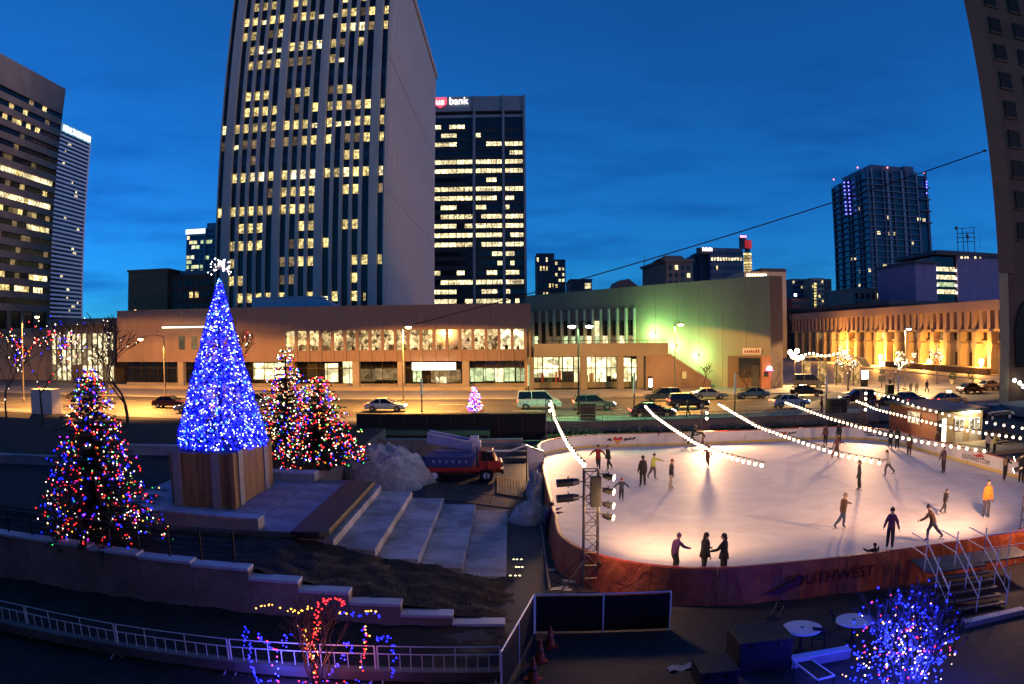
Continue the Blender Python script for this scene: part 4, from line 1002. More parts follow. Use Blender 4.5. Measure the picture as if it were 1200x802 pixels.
# dense outline by arc length
dense = rink_outline(0, 16); per = [0.]
for i in range(len(dense)):
    a_, c_ = dense[i], dense[(i+1)%len(dense)]; per.append(per[-1]+hypot(c_[0]-a_[0],c_[1]-a_[1]))
PER = per[-1]
def rink_at(s):
    s %= PER
    import bisect
    i = min(bisect.bisect_right(per, s)-1, len(dense)-1)
    a_, c_ = Vector(dense[i]), Vector(dense[(i+1)%len(dense)]); l = per[i+1]-per[i]
    p = a_.lerp(c_, (s-per[i])/max(l,1e-9)); d = (c_-a_).normalized()
    return Vector((p.x,p.y,0)), Vector((d.x,d.y,0)), Vector((d.y,-d.x,0))
NPAN = 52; SEG = PER/NPAN
rnd = random.Random(4)
def ribbon(s0, s1, off0, off1, z0, z1, nsub=4, flare=0., wob=0.):
    m = MB()
    for i in range(nsub):
        ps = [rink_at(s0+(s1-s0)*(i+k)/nsub) for k in (0,1)]
        vs = []
        for z, fl in ((z0,flare),(z1,0)):
            for (p,d,n_) in ps:
                for o in (off0,off1):
                    w_ = wob*sin(p.x*2.7+p.y*3.3) if fl else 0
                    q = p + n_*(o+fl+w_); vs.append((q.x,q.y,z))
        m.add(vs, [(0,1,3,2),(4,6,7,5),(0,4,5,1),(1,5,7,3),(3,7,6,2),(2,6,4,0)])
    return m
for i in range(NPAN):
    s0, s1 = i*SEG+.012, (i+1)*SEG-.012
    pn = ribbon(s0,s1,0,.08,.0,1.02).build('board_panel', board_m, barrier)
    ribbon(s0,s1,-.012,.0,.0,.20).build('kick_strip', kick_m, pn)
    ribbon(s0,s1,-.02,.12,1.025,1.085).build('top_rail', rail_m, barrier)
    ribbon(s0,s1,.13,.16,G0,1.06,6,flare=.16,wob=.05).build('banner', skirt_m, barrier)
# printing on the boards
ink = M('board_ink', (.03,.025,.03), .6, var=0); red_ink = M('board_red', (.45,.03,.03), .6, var=0); blue_ink = M('board_blue',(.04,.06,.30),.6,var=0); yel_ink = M('board_yellow',(.7,.4,.05),.6,var=0)
def heart_logo(cx_, y, z, s=1.):
    pts = [(0,-.42),(.42,.05),(.40,.30),(.22,.38),(0,.2),(-.22,.38),(-.40,.30),(-.42,.05)]
    m = MB(); m.extr([(cx_+p[0]*s*.95,z+p[1]*s*.8) for p in pts], lambda p,k:(p[0],y-.012+.01*k,p[1])); h_ = m.build('heart_logo', red_ink, barrier)
    m = MB(); m.extr([(cx_-.3*s,z-.02*s),(cx_+.3*s,z-.02*s),(cx_+.12*s,z-.18*s),(cx_-.12*s,z-.18*s)], lambda p,k:(p[0],y-.018+.005*k,p[1])); m.build('heart_stripe', yel_ink, h_)
    for sg_ in (-1,1):
        for k_ in range(3):
            m = MB(); a_ = .5+k_*.34; m.extr([(cx_+sg_*(a_)*s,z-.10*s+.04*k_*s),(cx_+sg_*(a_+.36)*s,z-.02*s+.05*k_*s),(cx_+sg_*(a_+.28)*s,z+.20*s+.04*k_*s),(cx_+sg_*(a_+.02)*s,z+.12*s)][::sg_], lambda p,k:(p[0],y-.012+.008*k,p[1])); m.build('wing_feather', ink, barrier)
heart_logo(aty(724,517,RY1).x, RY1, .56, .98)
heart_logo(aty(918,508,RY1).x, RY1, .60, .8)
text('N', .5, ink, barrier, face_mat((aty(803,519,RY1).x,RY1-.012,.3),(1,0,0)), 'lettering', depth=.004)
def bars_on_corner(px0,px1,rows_):
    for r_,(z,words) in enumerate(rows_):
        for (f0,f1) in words:
            # run along the far right rounded corner
            sA, sB = S_c0+(S_c1-S_c0)*f0, S_c0+(S_c1-S_c0)*f1
            ribbon(sB,sA,-.012,-.004,z,z+.11,3).build('printed_line', ink, barrier)
# arc-length range of the printed corner panel (between image columns 1005 and 1042)
def s_near(pt):
    best = min(range(int(PER*10)), key=lambda k: (rink_at(k/10)[0]-Vector((pt[0],pt[1],0))).length); return best/10
S_c0, S_c1 = s_near(atz(1006,518,0)), s_near(atz(1042,523,0))
bars_on_corner(0,0,((.78,((.22,.38),(.41,.55),(.58,.74))),(.60,((.02,.2),(.23,.46),(.5,.66),(.7,.97))),(.42,((.08,.24),(.28,.44),(.48,.72),(.76,.92)))))
py0 = atx(1143,543,RX1)
text('SOUTHWEST.COM', .46, ink, barrier, face_mat((RX1-.012,py0.y,.34),(0,-1,0)), 'lettering', depth=.004, sx=.95)
m = MB(); yl = py0.y-.2; m.extr([(yl+1.0,.72),(yl+.2,.80),(yl-.35,.98),(yl-.75,.92),(yl-.9,.80),(yl-.5,.72),(yl-.1,.68)], lambda p,k:(RX1-.014+.008*k,p[0],p[1])); m.build('wing_logo', red_ink, barrier)
m = MB(); m.extr([(yl-.6,.70),(yl-1.0,.72),(yl-.85,.62),(yl-.3,.62)], lambda p,k:(RX1-.014+.008*k,p[0],p[1])); m.build('wing_logo_tip', blue_ink, barrier)
tx = aty(972,664,RY0-.2); text('SOUTHWEST', .62, M('banner_ink',(.22,.025,.012),.6,var=0), barrier, face_mat((tx.x,RY0-.40,.28),(1,0,0.02),(0,-.12,1)), 'lettering', depth=.02)
m = MB(); bx = aty(918,680,RY0-.3).x; m.extr([(bx-.75,.05),(bx-.1,.28),(bx+.55,.62),(bx+.85,.58),(bx+.6,.36),(bx+.2,.12),(bx-.2,-.02)], lambda p,k:(p[0],RY0-.41+.05*k-(.62-p[1])*.10,p[1])); m.build('wing_logo', M('banner_logo',(.14,.02,.05),.6,var=0), barrier)
text('SKATE', .5, M('banner_ink',(.22,.025,.012)), barrier, face_mat((aty(770,672,RY0-.2).x,RY0-.30,.3),(1,0,0),(0,-.1,1)), 'lettering', depth=.01) if False else None

# ------------------------------------------------------------------ lighting trusses
truss_m = M('truss_aluminium', (.13,.12,.12), .45, var=.15, metal=.7)
can_m = M('lamp_can_black', (.012,.012,.014), .4, var=.1)
lens_m = bulb_mat('lamp_lens', (1.,.80,.45), 14)
off_m = M('lamp_lens_off', (.10,.12,.16), .15, var=0)
def truss(label, x, y, z0, z1, w=.5, mat=None, group='lighting trusses round the rink'):
    t = thing('lighting_truss', label, 'truss', (x,y,z0), group=group)
    cs = [(-w/2,-w/2),(w/2,-w/2),(w/2,w/2),(-w/2,w/2)]
    for a_,c_ in cs: m = MB(); m.tube([(x+a_,y+c_,z0),(x+a_,y+c_,z1)],.03,6); m.build('chord', mat or truss_m, t)
    n = max(3,int((z1-z0)/.5)); h = (z1-z0)/n
    for f in range(4):
        a_, c_ = cs[f], cs[(f+1)%4]; m = MB()
        for i in range(n):
            p, q = (a_,c_) if (i+f)%2 else (c_,a_)
            m.tube([(x+p[0],y+p[1],z0+i*h),(x+q[0],y+q[1],z0+(i+1)*h)],.016,4)
            m.tube([(x+a_[0],y+a_[1],z0+i*h),(x+c_[0],y+c_[1],z0+i*h)],.016,4)
        m.tube([(x+a_[0],y+a_[1],z1),(x+c_[0],y+c_[1],z1)],.02,4)
        m.build('lacing', mat or truss_m, t)
    m = MB(); m.box((x-w*.9,y-w*.9,z0-.02),(x+w*.9,y+w*.9,z0+.03)); m.build('base_plate', mat or truss_m, t)
    for sx_,sy_ in ((1,-1),(-1,-1),(1,1),(-1,1)):
        m = MB(); m.tube([(x+sx_*w/2,y+sy_*w/2,z0+1.2),(x+sx_*1.3,y+sy_*.9,z0+.02)],.028,5); m.tube([(x+sx_*w/2,y+sy_*w/2,z0+.08),(x+sx_*1.3,y+sy_*.9,z0+.05)],.028,5); m.build('outrigger', mat or truss_m, t)
    return t
def can(t, p, d, on=True, r=.11, l=.42):
    """a stage lamp: barrel, lens and yoke"""
    p, d = Vector(p), Vector(d).normalized()
    m = MB(); m.tube([p-d*l*.5,p-d*l*.2,p+d*l*.5],[r*.65,r,r],10); c = m.build('lamp_can', can_m, t)
    m = MB(); m.tube([p+d*(l*.5-.005),p+d*(l*.5+.02)],[r*1.0,r*1.0],10); m.build('lens', lens_m if on else off_m, c)
    m = MB(); m.tube([p+Vector((0,0,-r*1.3)),p+Vector((0,0,r*1.6))],.02,4); m.build('yoke', can_m, c)
WARM_ICE = (1.,.53,.25)
RC = Vector((17,42,0))
# near left tower with four lit lamps to the right and two dark ones to the left
bp_ = atz(691,690,G0); tx_, ty_ = bp_.x, bp_.y
tz_ = aty(690,551,ty_).z
t1 = truss('near lighting truss with lit lamps beside the red banner corner', tx_, ty_, G0, tz_, .52)
for k,dz in enumerate((.25,.78,1.3,1.75)):
    z = tz_-dz; p = Vector((tx_+.62,ty_-.1,z)); can(t1, p, (1,-.45,-.15)); m = MB(); m.tube([(tx_+.2,ty_,z+.1),(tx_+.6,ty_-.1,z+.1)],.025,4); m.build('lamp_arm', truss_m, t1)
for k,(dz,L_) in enumerate(((.42,.95),(1.0,.95))):
    z = tz_-dz; p = Vector((tx_-.85,ty_-.15,z)); can(t1, p, (-1,-.1,-.05), False, .15, .8); m = MB(); m.tube([(tx_-.2,ty_,z),(tx_-.8,ty_-.1,z)],.025,4); m.build('lamp_arm', truss_m, t1)
m = MB(); m.box((tx_-.05,ty_-.42,tz_-1.3),(tx_+.33,ty_-.1,tz_-.2)); m.build('dimmer_box', can_m, t1)
lamp('SPOT', (tx_+1.05,ty_+.2,tz_-.8), 3900, WARM_ICE, t1, .45, target=(21,52,0), spot=100, blend=.9); lamp('POINT', (tx_+.9,ty_-.9,tz_-1.2), 200, (1.,.55,.25), t1, .3)  # the point light is added to spill warmth on banner and ground
# far left, far middle, far right, near right towers
def far_truss(label, px, ybase, ytop, y, z0, target, power, n_on=2):
    p = aty(px,ytop,y)
    t = truss(label, p.x, y, z0, p.z, .5)
    d = (Vector(target)-p).normalized()
    for k in range(n_on):
        can(t, Vector((p.x,y-.45,p.z-.35-.5*k)), d)
    if power: lamp('SPOT', (p.x,y-.75,p.z-.3), power, WARM_ICE, t, .45, target=target, spot=120, blend=.9)
    return t
far_truss('far lighting truss at the left end of the street side barrier', 643,530,468,61.6,G0,(11,38,0),3500,2)
far_truss('far lighting truss behind the middle of the street side barrier', 826,512,478,63.0,G0,(17,34,0),5200,2)
t4 = far_truss('far lighting truss with yellow lamps at the right rear corner of the ice', 1012,505,456,64.0,G0,(22,34,0),5400,4)
p = atz(1196,652,G0); zt4 = aty(1196,560,p.y).z
t5 = truss('lighting truss at the right edge of the picture by the banner', p.x+.2, p.y, G0, 4.4, .5)
can(t5, (p.x-.4,p.y+.4,4.0), (-.6,.6,-.4)); can(t5, (p.x-.4,p.y+.4,3.5), (-.6,.6,-.4))
lamp('SPOT', (p.x-.6,p.y+.7,4.1), 3900, (1.,.50,.27), t5, .45, target=(19,52,0), spot=115, blend=.9); lamp('POINT', (p.x-.3,p.y-1.2,3.2), 320, (1.,.5,.28), t5, .3)  # added point light, brightens the outside of the banner

# ------------------------------------------------------------------ strings of bulbs across the rink, made large to take in their bloom
bulb_me = MB(); bulb_me.ball((0,0,0),.095,8,6); bulb_me = bulb_me.mesh('bulb', bulb_mat('bloom_bulb',(1.,.74,.46),4.,'AUTO'), smooth=True)
cap_me = MB(); cap_me.tube([(0,0,.09),(0,0,.2)],[.05,.04],6); cap_me = cap_me.mesh('socket', can_m)
wire_m = M('black_rubber', (.006,.006,.007), .6, var=0)
def strand(label, pix, y0, y1, n):
    pts = []
    L_ = [0]
    for a_, c_ in zip(pix, pix[1:]): L_.append(L_[-1]+hypot(c_[0]-a_[0],c_[1]-a_[1]))
    # depth runs evenly in 1/y along the picture line: a straight span in space
    for k_,(px,py) in enumerate(pix):
        f = L_[k_]/L_[-1]; y = 1/((1-f)/y0+f/y1); pts.append(aty(px,py,y))
    t = thing('string_lights', label, 'string lights', pts[0], group='strings of globe bulbs over the ice')
    # resample evenly
    D = [0]
    for a_, c_ in zip(pts, pts[1:]): D.append(D[-1]+(c_-a_).length)
    def at(s):
        for i in range(len(pts)-1):
            if s <= D[i+1]+1e-6: return pts[i].lerp(pts[i+1], (s-D[i])/max(1e-6,D[i+1]-D[i]))
        return pts[-1]
    m = MB(); m.tube([at(D[-1]*i/40)+Vector((0,0,.2)) for i in range(41)],.018,4); m.build('cable', wire_m, t)
    for i in range(n):
        p = at(D[-1]*(i+.3)/n); b_ = inst('bulb', bulb_me, t, p); o = inst('socket', cap_me, b_, (0,0,0), world=False)
    return t
strand('string of bulbs from the far left truss to the near left truss', [(646,472),(650,489),(657,505),(666,522),(677,537),(687,548)], 61, 29.5, 30)
strand('string of bulbs over the left half of the ice, second from left', [(756,476),(766,487),(787,502),(812,518),(841,532),(868,540),(898,547)], 62, 32, 38)
strand('string of bulbs over the middle of the ice, third from left', [(842,474),(859,484),(887,500),(920,512),(955,524),(986,534),(1037,544)], 62.5, 32, 40)
strand('string of bulbs reaching the booth side, fourth from left', [(920,472),(942,480),(970,490),(1007,501),(1040,510),(1090,520),(1134,526),(1161,530)], 63, 33, 42)
strand('long string of bulbs crossing in front of the ticket booth', [(1003,470),(1027,480),(1062,489),(1103,499),(1145,507),(1197,514),(1230,517)], 63.5, 36, 40)
strand('rearmost string of bulbs passing above the booth roof', [(1024,461),(1049,467),(1073,477),(1101,484),(1120,489),(1153,495),(1197,502),(1230,505)], 66, 41, 26)
# ------------------------------------------------------------------ people
def person(label, foot, h=1.72, yaw=0., jacket=(.03,.03,.035), pants=(.02,.02,.025), hat=None, hair=(.03,.02,.015), skin=(.45,.28,.2), legs=((8,-5),(-8,-12)), arms=((10,12,15),(-10,12,15)), lean=4, spread=.05, side=0, skates=True, coat=0., group='skaters on the ice', bag=None, head_yaw=0., gloves=(.03,.03,.03), cat='person', scarf=None):
    """legs: (thigh swing, knee bend) left/right in degrees; arms: (swing, out, elbow bend)"""
    R_ = radians
    sole = .055/h if skates else .0
    def rotx(v, a): return Vector((v.x, v.y*cos(a)-v.z*sin(a), v.y*sin(a)+v.z*cos(a)))
    def roty(v, a): return Vector((v.x*cos(a)+v.z*sin(a), v.y, -v.x*sin(a)+v.z*cos(a)))
    J = {}; rad = {}; E_ = []; reg = {}
    def j(n, p, r, parent=None, g=None):
        J[n] = Vector(p); rad[n] = r
        if parent: E_.append((parent,n)); reg[parent,n] = g
    up = rotx(Vector((0,0,1)), -R_(lean)); up = roty(up, R_(side))
    pel = Vector((0,0,.53))
    j('pel', pel, .072)
    j('waist', pel+up*.09, .070, 'pel', 'jacket')
    j('chest', pel+up*.20, .082, 'waist', 'jacket')
    j('neck', pel+up*.30, .042, 'chest', 'jacket')
    hup = (up*.6+Vector((0,0,.4))).normalized()
    j('jaw', J['neck']+hup*.045, .040, 'neck', 'skin')
    j('head', J['jaw']+hup*.055+Vector((0,.008,0)), .056, 'jaw', 'skin')
    j('crown', J['head']+hup*.04, .042, 'head', 'skin')
    for k, s in ((0,-1),(1,1)):
        n = 'LR'[k]; th, kb = legs[k]; sw, out, eb = arms[k]
        hip = pel+Vector((s*.048,0,-.02)); j('hip'+n, hip, .058, 'pel', 'pants')
        d = rotx(Vector((s*spread,0,-1)).normalized(), R_(th)); kn = hip+d*.235
        j('knee'+n, kn, .042, 'hip'+n, 'pants')
        d2 = rotx(Vector((s*spread*.5,0,-1)).normalized(), R_(th-abs(kb))); an = kn+d2*.23
        j('calf'+n, kn.lerp(an,.35), .040, 'knee'+n, 'pants')
        j('ankle'+n, an, .028, 'calf'+n, 'pants')
        fd = rotx(Vector((s*.12,1,-.12)).normalized(), R_(min(0,th-abs(kb))*.5)); j('toe'+n, an+fd*.085+Vector((0,0,-.018)), .023, 'ankle'+n, 'boot')
        sh = J['chest']+up*.065+Vector((s*.085,0,0)); j('sho'+n, sh, .047, 'chest', 'jacket')
        d = rotx(roty(Vector((0,0,-1)), -s*R_(out)), R_(sw)); el = sh+d*.165
        j('elb'+n, el, .034, 'sho'+n, 'jacket')
        d2 = rotx(roty(Vector((0,0,-1)), -s*R_(out*.7)), R_(sw+eb)); wr = el+d2*.14
        j('wri'+n, wr, .025, 'elb'+n, 'jacket')
        j('pal'+n, wr+d2*.045, .022, 'wri'+n, 'glove')
        J['hd'+n] = d2; 
    names = [n for n in J if n in rad]; idx = {n:i for i,n in enumerate(names)}
    low = min(J['toeL'].z,J['toeR'].z,J['ankleL'].z-.03,J['ankleR'].z-.03)-.022-sole
    for n in names: J[n].z -= low
    me = bpy.data.meshes.new('p'); me.from_pydata([J[n]*h for n in names], [(idx[a],idx[b]) for a,b in E_], [])
    ob = bpy.data.objects.new('p', me); COL.objects.link(ob)
    sk = ob.modifiers.new('s','SKIN'); sk.use_smooth_shade = True
    sv = me.skin_vertices[0].data
    for n in names:
        r = rad[n]*h*(1.0 if n in ('jaw','head','crown','neck') else 1.22); 
        fx, fy = (1.18,.86) if n in ('pel','waist','chest') else (1,1)
        sv[idx[n]].radius = (r*fx, r*fy)
        sv[idx[n]].use_root = (n == 'pel')
    sb = ob.modifiers.new('b','SUBSURF'); sb.levels = 1; sb.render_levels = 1
    bpy.context.view_layer.update()
    bm = bpy.data.meshes.new_from_object(ob.evaluated_get(bpy.context.evaluated_depsgraph_get()))
    bpy.data.objects.remove(ob); bpy.data.meshes.remove(me)
    verts = [v.co.copy() for v in bm.vertices]; faces = [tuple(p.vertices) for p in bm.polygons]; bpy.data.meshes.remove(bm)
    regs = ['jacket','pants','skin','boot','glove']
    mb = MB(); mb.v = [tuple(v) for v in verts]; mb.f = faces; mb.m = []
    segs = [(J[a]*h, J[b]*h, g, (rad[a]+rad[b])*.5*h) for (a,b),g in reg.items()]
    hem = (J['pel'].z - coat)*h
    for f in faces:
        c = Vector((0,0,0))
        for i in f: c += verts[i]
        c /= len(f); best = None
        for a,b,g,rr in segs:
            ab = b-a; t_ = max(0,min(1,(c-a).dot(ab)/max(1e-9,ab.length_squared))); d_ = (c-(a+ab*t_)).length - rr*.6
            if best is None or d_ < best[0]: best = (d_, g)
        g = best[1]
        if g == 'pants' and c.z > hem-.02*h and c.z > (J['pel'].z-.05)*h: g = 'jacket'
        mb.m.append(regs.index(g))
    # fingers and thumb on each palm, face features: same mesh
    for k, n in ((0,'L'),(1,'R')):
        d = J['hd'+n].normalized(); p = J['pal'+n]*h; s = -1 if k == 0 else 1
        sd = Vector((0,1,0)) - d*d.y; sd = sd.normalized() if sd.length > .1 else Vector((1,0,0)); cu = d.cross(sd)*s
        for i, ln_ in enumerate((.045,.052,.05,.04)):
            o = p + sd*(.012*(1.5-i)*h) + d*.012*h; mid = o+d*ln_*.55*h; tip = mid+(d*.6-cu*.6).normalized()*ln_*.45*h
            mb.tube([o,mid,tip],[.0058*h,.0052*h,.004*h],5,m=4)
        o = p + sd*.018*h; mb.tube([o-d*.01*h,o+(sd*.8+d*.6).normalized()*.026*h,o+(sd*.6+d*.9).normalized()*.042*h],[.0068*h,.006*h,.0045*h],5,m=4)
    hc = J['head']*h
    fy = cos(radians(head_yaw)); fxh = sin(radians(head_yaw)); F_ = Vector((fxh,fy,0)); S_ = Vector((fy,-fxh,0))
    mb.ball(hc+Vector((0,0,.012*h)),(.050*h,.058*h,.066*h),10,8,m=2)
    mb.tube([hc+F_*.052*h+Vector((0,0,.012*h)),hc+F_*.072*h+Vector((0,0,-.012*h)),hc+F_*.056*h+Vector((0,0,-.018*h))],[.006*h,.010*h,.008*h],5,m=2)
    for s in (-1,1):
        mb.ball(hc+F_*.050*h+S_*s*.020*h+Vector((0,0,.012*h)),.0075*h,6,4,m=3)
        mb.ball(hc+S_*s*.052*h,(.012*h,.014*h,.018*h),6,4,m=2)
    mb.box(tuple(hc+F_*.054*h+Vector((-.014*h,-.003*h,-.036*h))),tuple(hc+F_*.058*h+Vector((.014*h,.003*h,-.031*h))),m=3)
    def cm(nm,c): return M('cloth_%s_%02x%02x%02x'%(nm,int(c[0]*255),int(c[1]*255),int(c[2]*255)), c, .85, var=.2, scale=9., bump=.3)
    t = thing('person', label, cat, foot, yaw, group)
    body = mb.build('body', [cm('jacket',jacket),cm('pants',pants),cm('skin',skin),M('boot_black',(.02,.02,.022),.5),cm('glove',gloves)], t, smooth=True, world=False)
    m = MB()
    if hat is not None:
        m.lathe([(.060*h,-.005*h),(.063*h,.012*h),(.060*h,.04*h),(.045*h,.068*h),(.015*h,.082*h)],tuple(hc+Vector((0,0,.008*h))),12); m.ball(hc+Vector((0,0,.096*h)),.017*h,6,4)
        m.build('hat', cm('hat',hat), t, smooth=True, world=False)
    else:
        m.ball(hc-F_*.010*h+Vector((0,0,.026*h)),(.058*h,.064*h,.060*h),10,7); m.tube([hc-F_*.05*h+Vector((0,0,.02*h)),hc-F_*.062*h-Vector((0,0,.04*h)),hc-F_*.05*h-Vector((0,0,.09*h))],[.03*h,.032*h,.012*h],7)
        m.build('hair', cm('hair',hair), t, smooth=True, world=False)
    if coat > 0:
        m = MB(); c0 = (J['waist']+(J['pel']-J['waist'])*.3)*h; m.lathe([(.092*h,0),(.105*h,-.06*h),(.118*h,-(.09+coat)*h),(.10*h,-(.092+coat)*h),(.07*h,-.02*h)],tuple(c0),14); m.build('coat_skirt', cm('jacket',jacket), t, smooth=True, world=False)
    if scarf: m = MB(); m.lathe([(.045*h,-.02*h),(.058*h,0),(.045*h,.022*h)],tuple(J['neck']*h+Vector((0,0,.02*h))),10); m.build('scarf', cm('scarf',scarf), t, smooth=True, world=False)
    if bag: m = MB(); c0 = J['chest']*h; m.box((c0.x-.15,c0.y-.30,c0.z-.22),(c0.x+.15,c0.y-.12,c0.z+.2)); bevel(m.build('backpack', cm('bag',bag), t, world=False),.05)
    if skates:
        for n in 'LR':
            a_, b_ = J['ankle'+n]*h, J['toe'+n]*h
            m = MB(); d = (b_-a_); d.z = 0; d = d.normalized(); ce = (a_+b_)/2; zb_ = min(a_.z-.03*h,b_.z)-.020*h
            m.beam((ce.x-d.x*.15,ce.y-d.y*.15,zb_-.028),(ce.x+d.x*.15,ce.y+d.y*.15,zb_-.028),.008,.05); m.build('skate_blade', M('skate_steel',(.5,.5,.52),.25,metal=.9,var=0), t, world=False)
    return t
DK=(.022,.02,.026); BK=(.012,.012,.014); GY=(.09,.085,.09); NV=(.02,.025,.06); RD=(.22,.02,.02); BR=(.10,.05,.035); PU=(.09,.03,.11); TN=(.30,.2,.11); JN=(.05,.07,.13)
def onice(px,py): p = atz(px,py,0); return (p.x,p.y,0.002)
STAND=((2,-4),(-2,-4)); GLIDE=((14,-16),(-16,-22)); STRIDE=((30,-34),(-34,-14)); BEND=((28,-40),(20,-44))
RELAX=((6,10,14),(-4,10,14)); OUT=((8,55,10),(-5,60,8)); FWD=((50,12,25),(40,14,30)); SWING=((35,20,30),(-40,22,18))
P_ = person
P_('skater in red jacket with arms held out near the left barrier', onice(701,551), 1.68, pi-.3, RD, BK, hat=(.03,.03,.03), scarf=(.3,.28,.25), legs=GLIDE, arms=OUT, lean=6, coat=.06)
P_('skater in black reaching towards the red jacketed skater', onice(713,552), 1.70, pi*.6, BK, BK, hat=(.12,.12,.14), legs=GLIDE, arms=((40,35,10),(-20,30,10)), lean=8, coat=.04)
P_('small child skater in dark jacket and red hat', onice(728,587), 1.22, pi, NV, BK, hat=RD, legs=STAND, arms=OUT, lean=4)
P_('broad skater in long black coat seen from behind near the left', onice(753,571), 1.86, .15, BK, BK, hair=(.02,.015,.012), legs=STAND, arms=RELAX, lean=3, coat=.10)
P_('skater in bright yellow green jacket with one arm raised', onice(765,562), 1.62, -2.3, (.42,.50,.06), GY, hat=(.03,.03,.05), legs=GLIDE, arms=((60,50,10),(10,15,20)), lean=6)
P_('skater in dark top and pale grey trousers standing side on', onice(786,574), 1.76, -1.5, DK, (.30,.26,.25), hat=RD, scarf=(.25,.05,.05), legs=((6,-6),(-6,-8)), arms=RELAX, lean=3)
P_('dark dressed skater by the winged heart logo on the far board', onice(774,522), 1.72, .8, DK, BK, legs=GLIDE, arms=((-20,25,20),(10,10,20)), lean=8)
P_('dark skater leaning forward at the far board, left of a bending one', onice(811,523), 1.70, -1.3, BK, BK, legs=STRIDE, arms=FWD, lean=28)
P_('skater bending low beside the far board', onice(825,523), 1.62, 1.5, BK, BR, legs=BEND, arms=FWD, lean=48)
P_('skater in brown red jacket just in front of the far board', onice(829,547), 1.66, 2.6, (.16,.05,.04), BR, hat=(.25,.22,.18), legs=GLIDE, arms=((-15,18,20),(15,12,20)), lean=8)
P_('skater in purple jacket crouching near the front barrier', onice(789,673), 1.60, -1.0, PU, BK, hat=(.10,.04,.12), scarf=(.3,.12,.3), legs=BEND, arms=FWD, lean=22)
P_('skater in black with arm bent, left of a pair at the front barrier', onice(824,677), 1.72, -1.2, BK, BK, legs=((10,-8),(-8,-8)), arms=((30,12,35),(-6,12,20)), lean=5, coat=.05)
P_('skater in black with thick hair, right of a pair at the front barrier', onice(847,679), 1.74, .9, BK, BK, hair=(.015,.01,.008), legs=STAND, arms=((30,20,45),(-4,12,15)), lean=4, coat=.06)
P_('dark skater holding the far board beside the second heart logo', onice(930,514), 1.66, -.6, DK, BK, legs=GLIDE, arms=FWD, lean=10)
P_('maroon dressed skater standing by the far right board', onice(967,523), 1.72, .1, BR, BK, legs=STAND, arms=RELAX, lean=2)
P_('tall dark skater behind a maroon one near the far board', onice(983,522), 1.80, .2, DK, BK, legs=STAND, arms=RELAX, lean=2)
P_('blurred maroon skater gliding just under the third bulb string', onice(980,538), 1.80, -2.2, (.15,.05,.05), BR, legs=GLIDE, arms=SWING, lean=8)
P_('slim dark skater standing upright in the middle of the ice', onice(1006,575), 1.74, 1.2, DK, BK, hair=(.03,.02,.015), legs=((4,-6),(-6,-8)), arms=RELAX, lean=3)
P_('skater in pale grey top lunging sideways under a bulb string', onice(1040,558), 1.70, 1.3, (.42,.40,.40), GY, legs=STRIDE, arms=SWING, lean=12)
P_('skater in brown with one arm stretched to the right', onice(986,621), 1.74, -1.4, BR, JN, hat=(.2,.15,.1), scarf=(.35,.3,.2), legs=STRIDE, arms=((65,15,5),(-20,15,15)), lean=8)
P_('skater in purple jacket standing near the front barrier', onice(1042,644), 1.76, -.5, PU, NV, hat=(.03,.03,.04), scarf=(.2,.2,.22), legs=STAND, arms=((10,20,10),(-8,25,5)), lean=3)
P_('skater in brown mid stride with swinging arms', onice(1091,635), 1.72, .9, BR, JN, hat=(.04,.05,.12), legs=STRIDE, arms=SWING, lean=24)
P_('child skater in dark jacket behind the striding one', onice(1106,603), 1.30, -1.4, DK, DK, legs=STRIDE, arms=((55,20,10),(-45,20,10)), lean=12)
P_('skater in bright orange jacket with black sleeves', onice(1155,607), 1.86, 2.9, (.62,.20,.02), (.06,.05,.08), hair=(.02,.015,.012), legs=((4,-5),(-4,-5)), arms=RELAX, lean=2, gloves=BK)
P_('dark child peeping over the front barrier rail', (onice(1000,660)[0],24.72,.002), 1.25, 0, BK, BK, legs=STAND, arms=((60,40,50),(60,40,50)), lean=14)
P_('dark dressed skater at the right board, left of two', onice(1043,526), 1.70, -.9, DK, BK, legs=STAND, arms=RELAX, lean=2)
P_('dark dressed skater at the right board, right of two', onice(1051,527), 1.74, -.7, BK, BK, legs=STAND, arms=RELAX, lean=2)
P_('skater in brown coat near the booth side board', onice(1065,535), 1.62, -.6, BR, BK, legs=STAND, arms=RELAX, lean=3, coat=.08)
P_('skater in dark purple stretching one arm towards the booth board', onice(1105,555), 1.74, 2.0, (.10,.05,.07), DK, legs=((4,-6),(-5,-8)), arms=((80,20,5),(5,15,20)), lean=5)
P_('person with tan bag at the gate beside the printed board', onice(1177,564), 1.66, -1.0, BK, BK, legs=GLIDE, arms=FWD, lean=12, bag=TN)
P_('dark dressed person at the right edge of the ice', onice(1196,567), 1.86, -.8, DK, BK, legs=STAND, arms=RELAX, lean=2)
q = atz(656,606,-.2); P_('spectator in purple jacket leaning over the left banner', (RX0-.38,atz(654,596,1.05).y,-.29), 1.66, -1.5, PU, NV, legs=STAND, arms=((65,25,40),(60,25,40)), lean=24, skates=False, group='people around the rink')
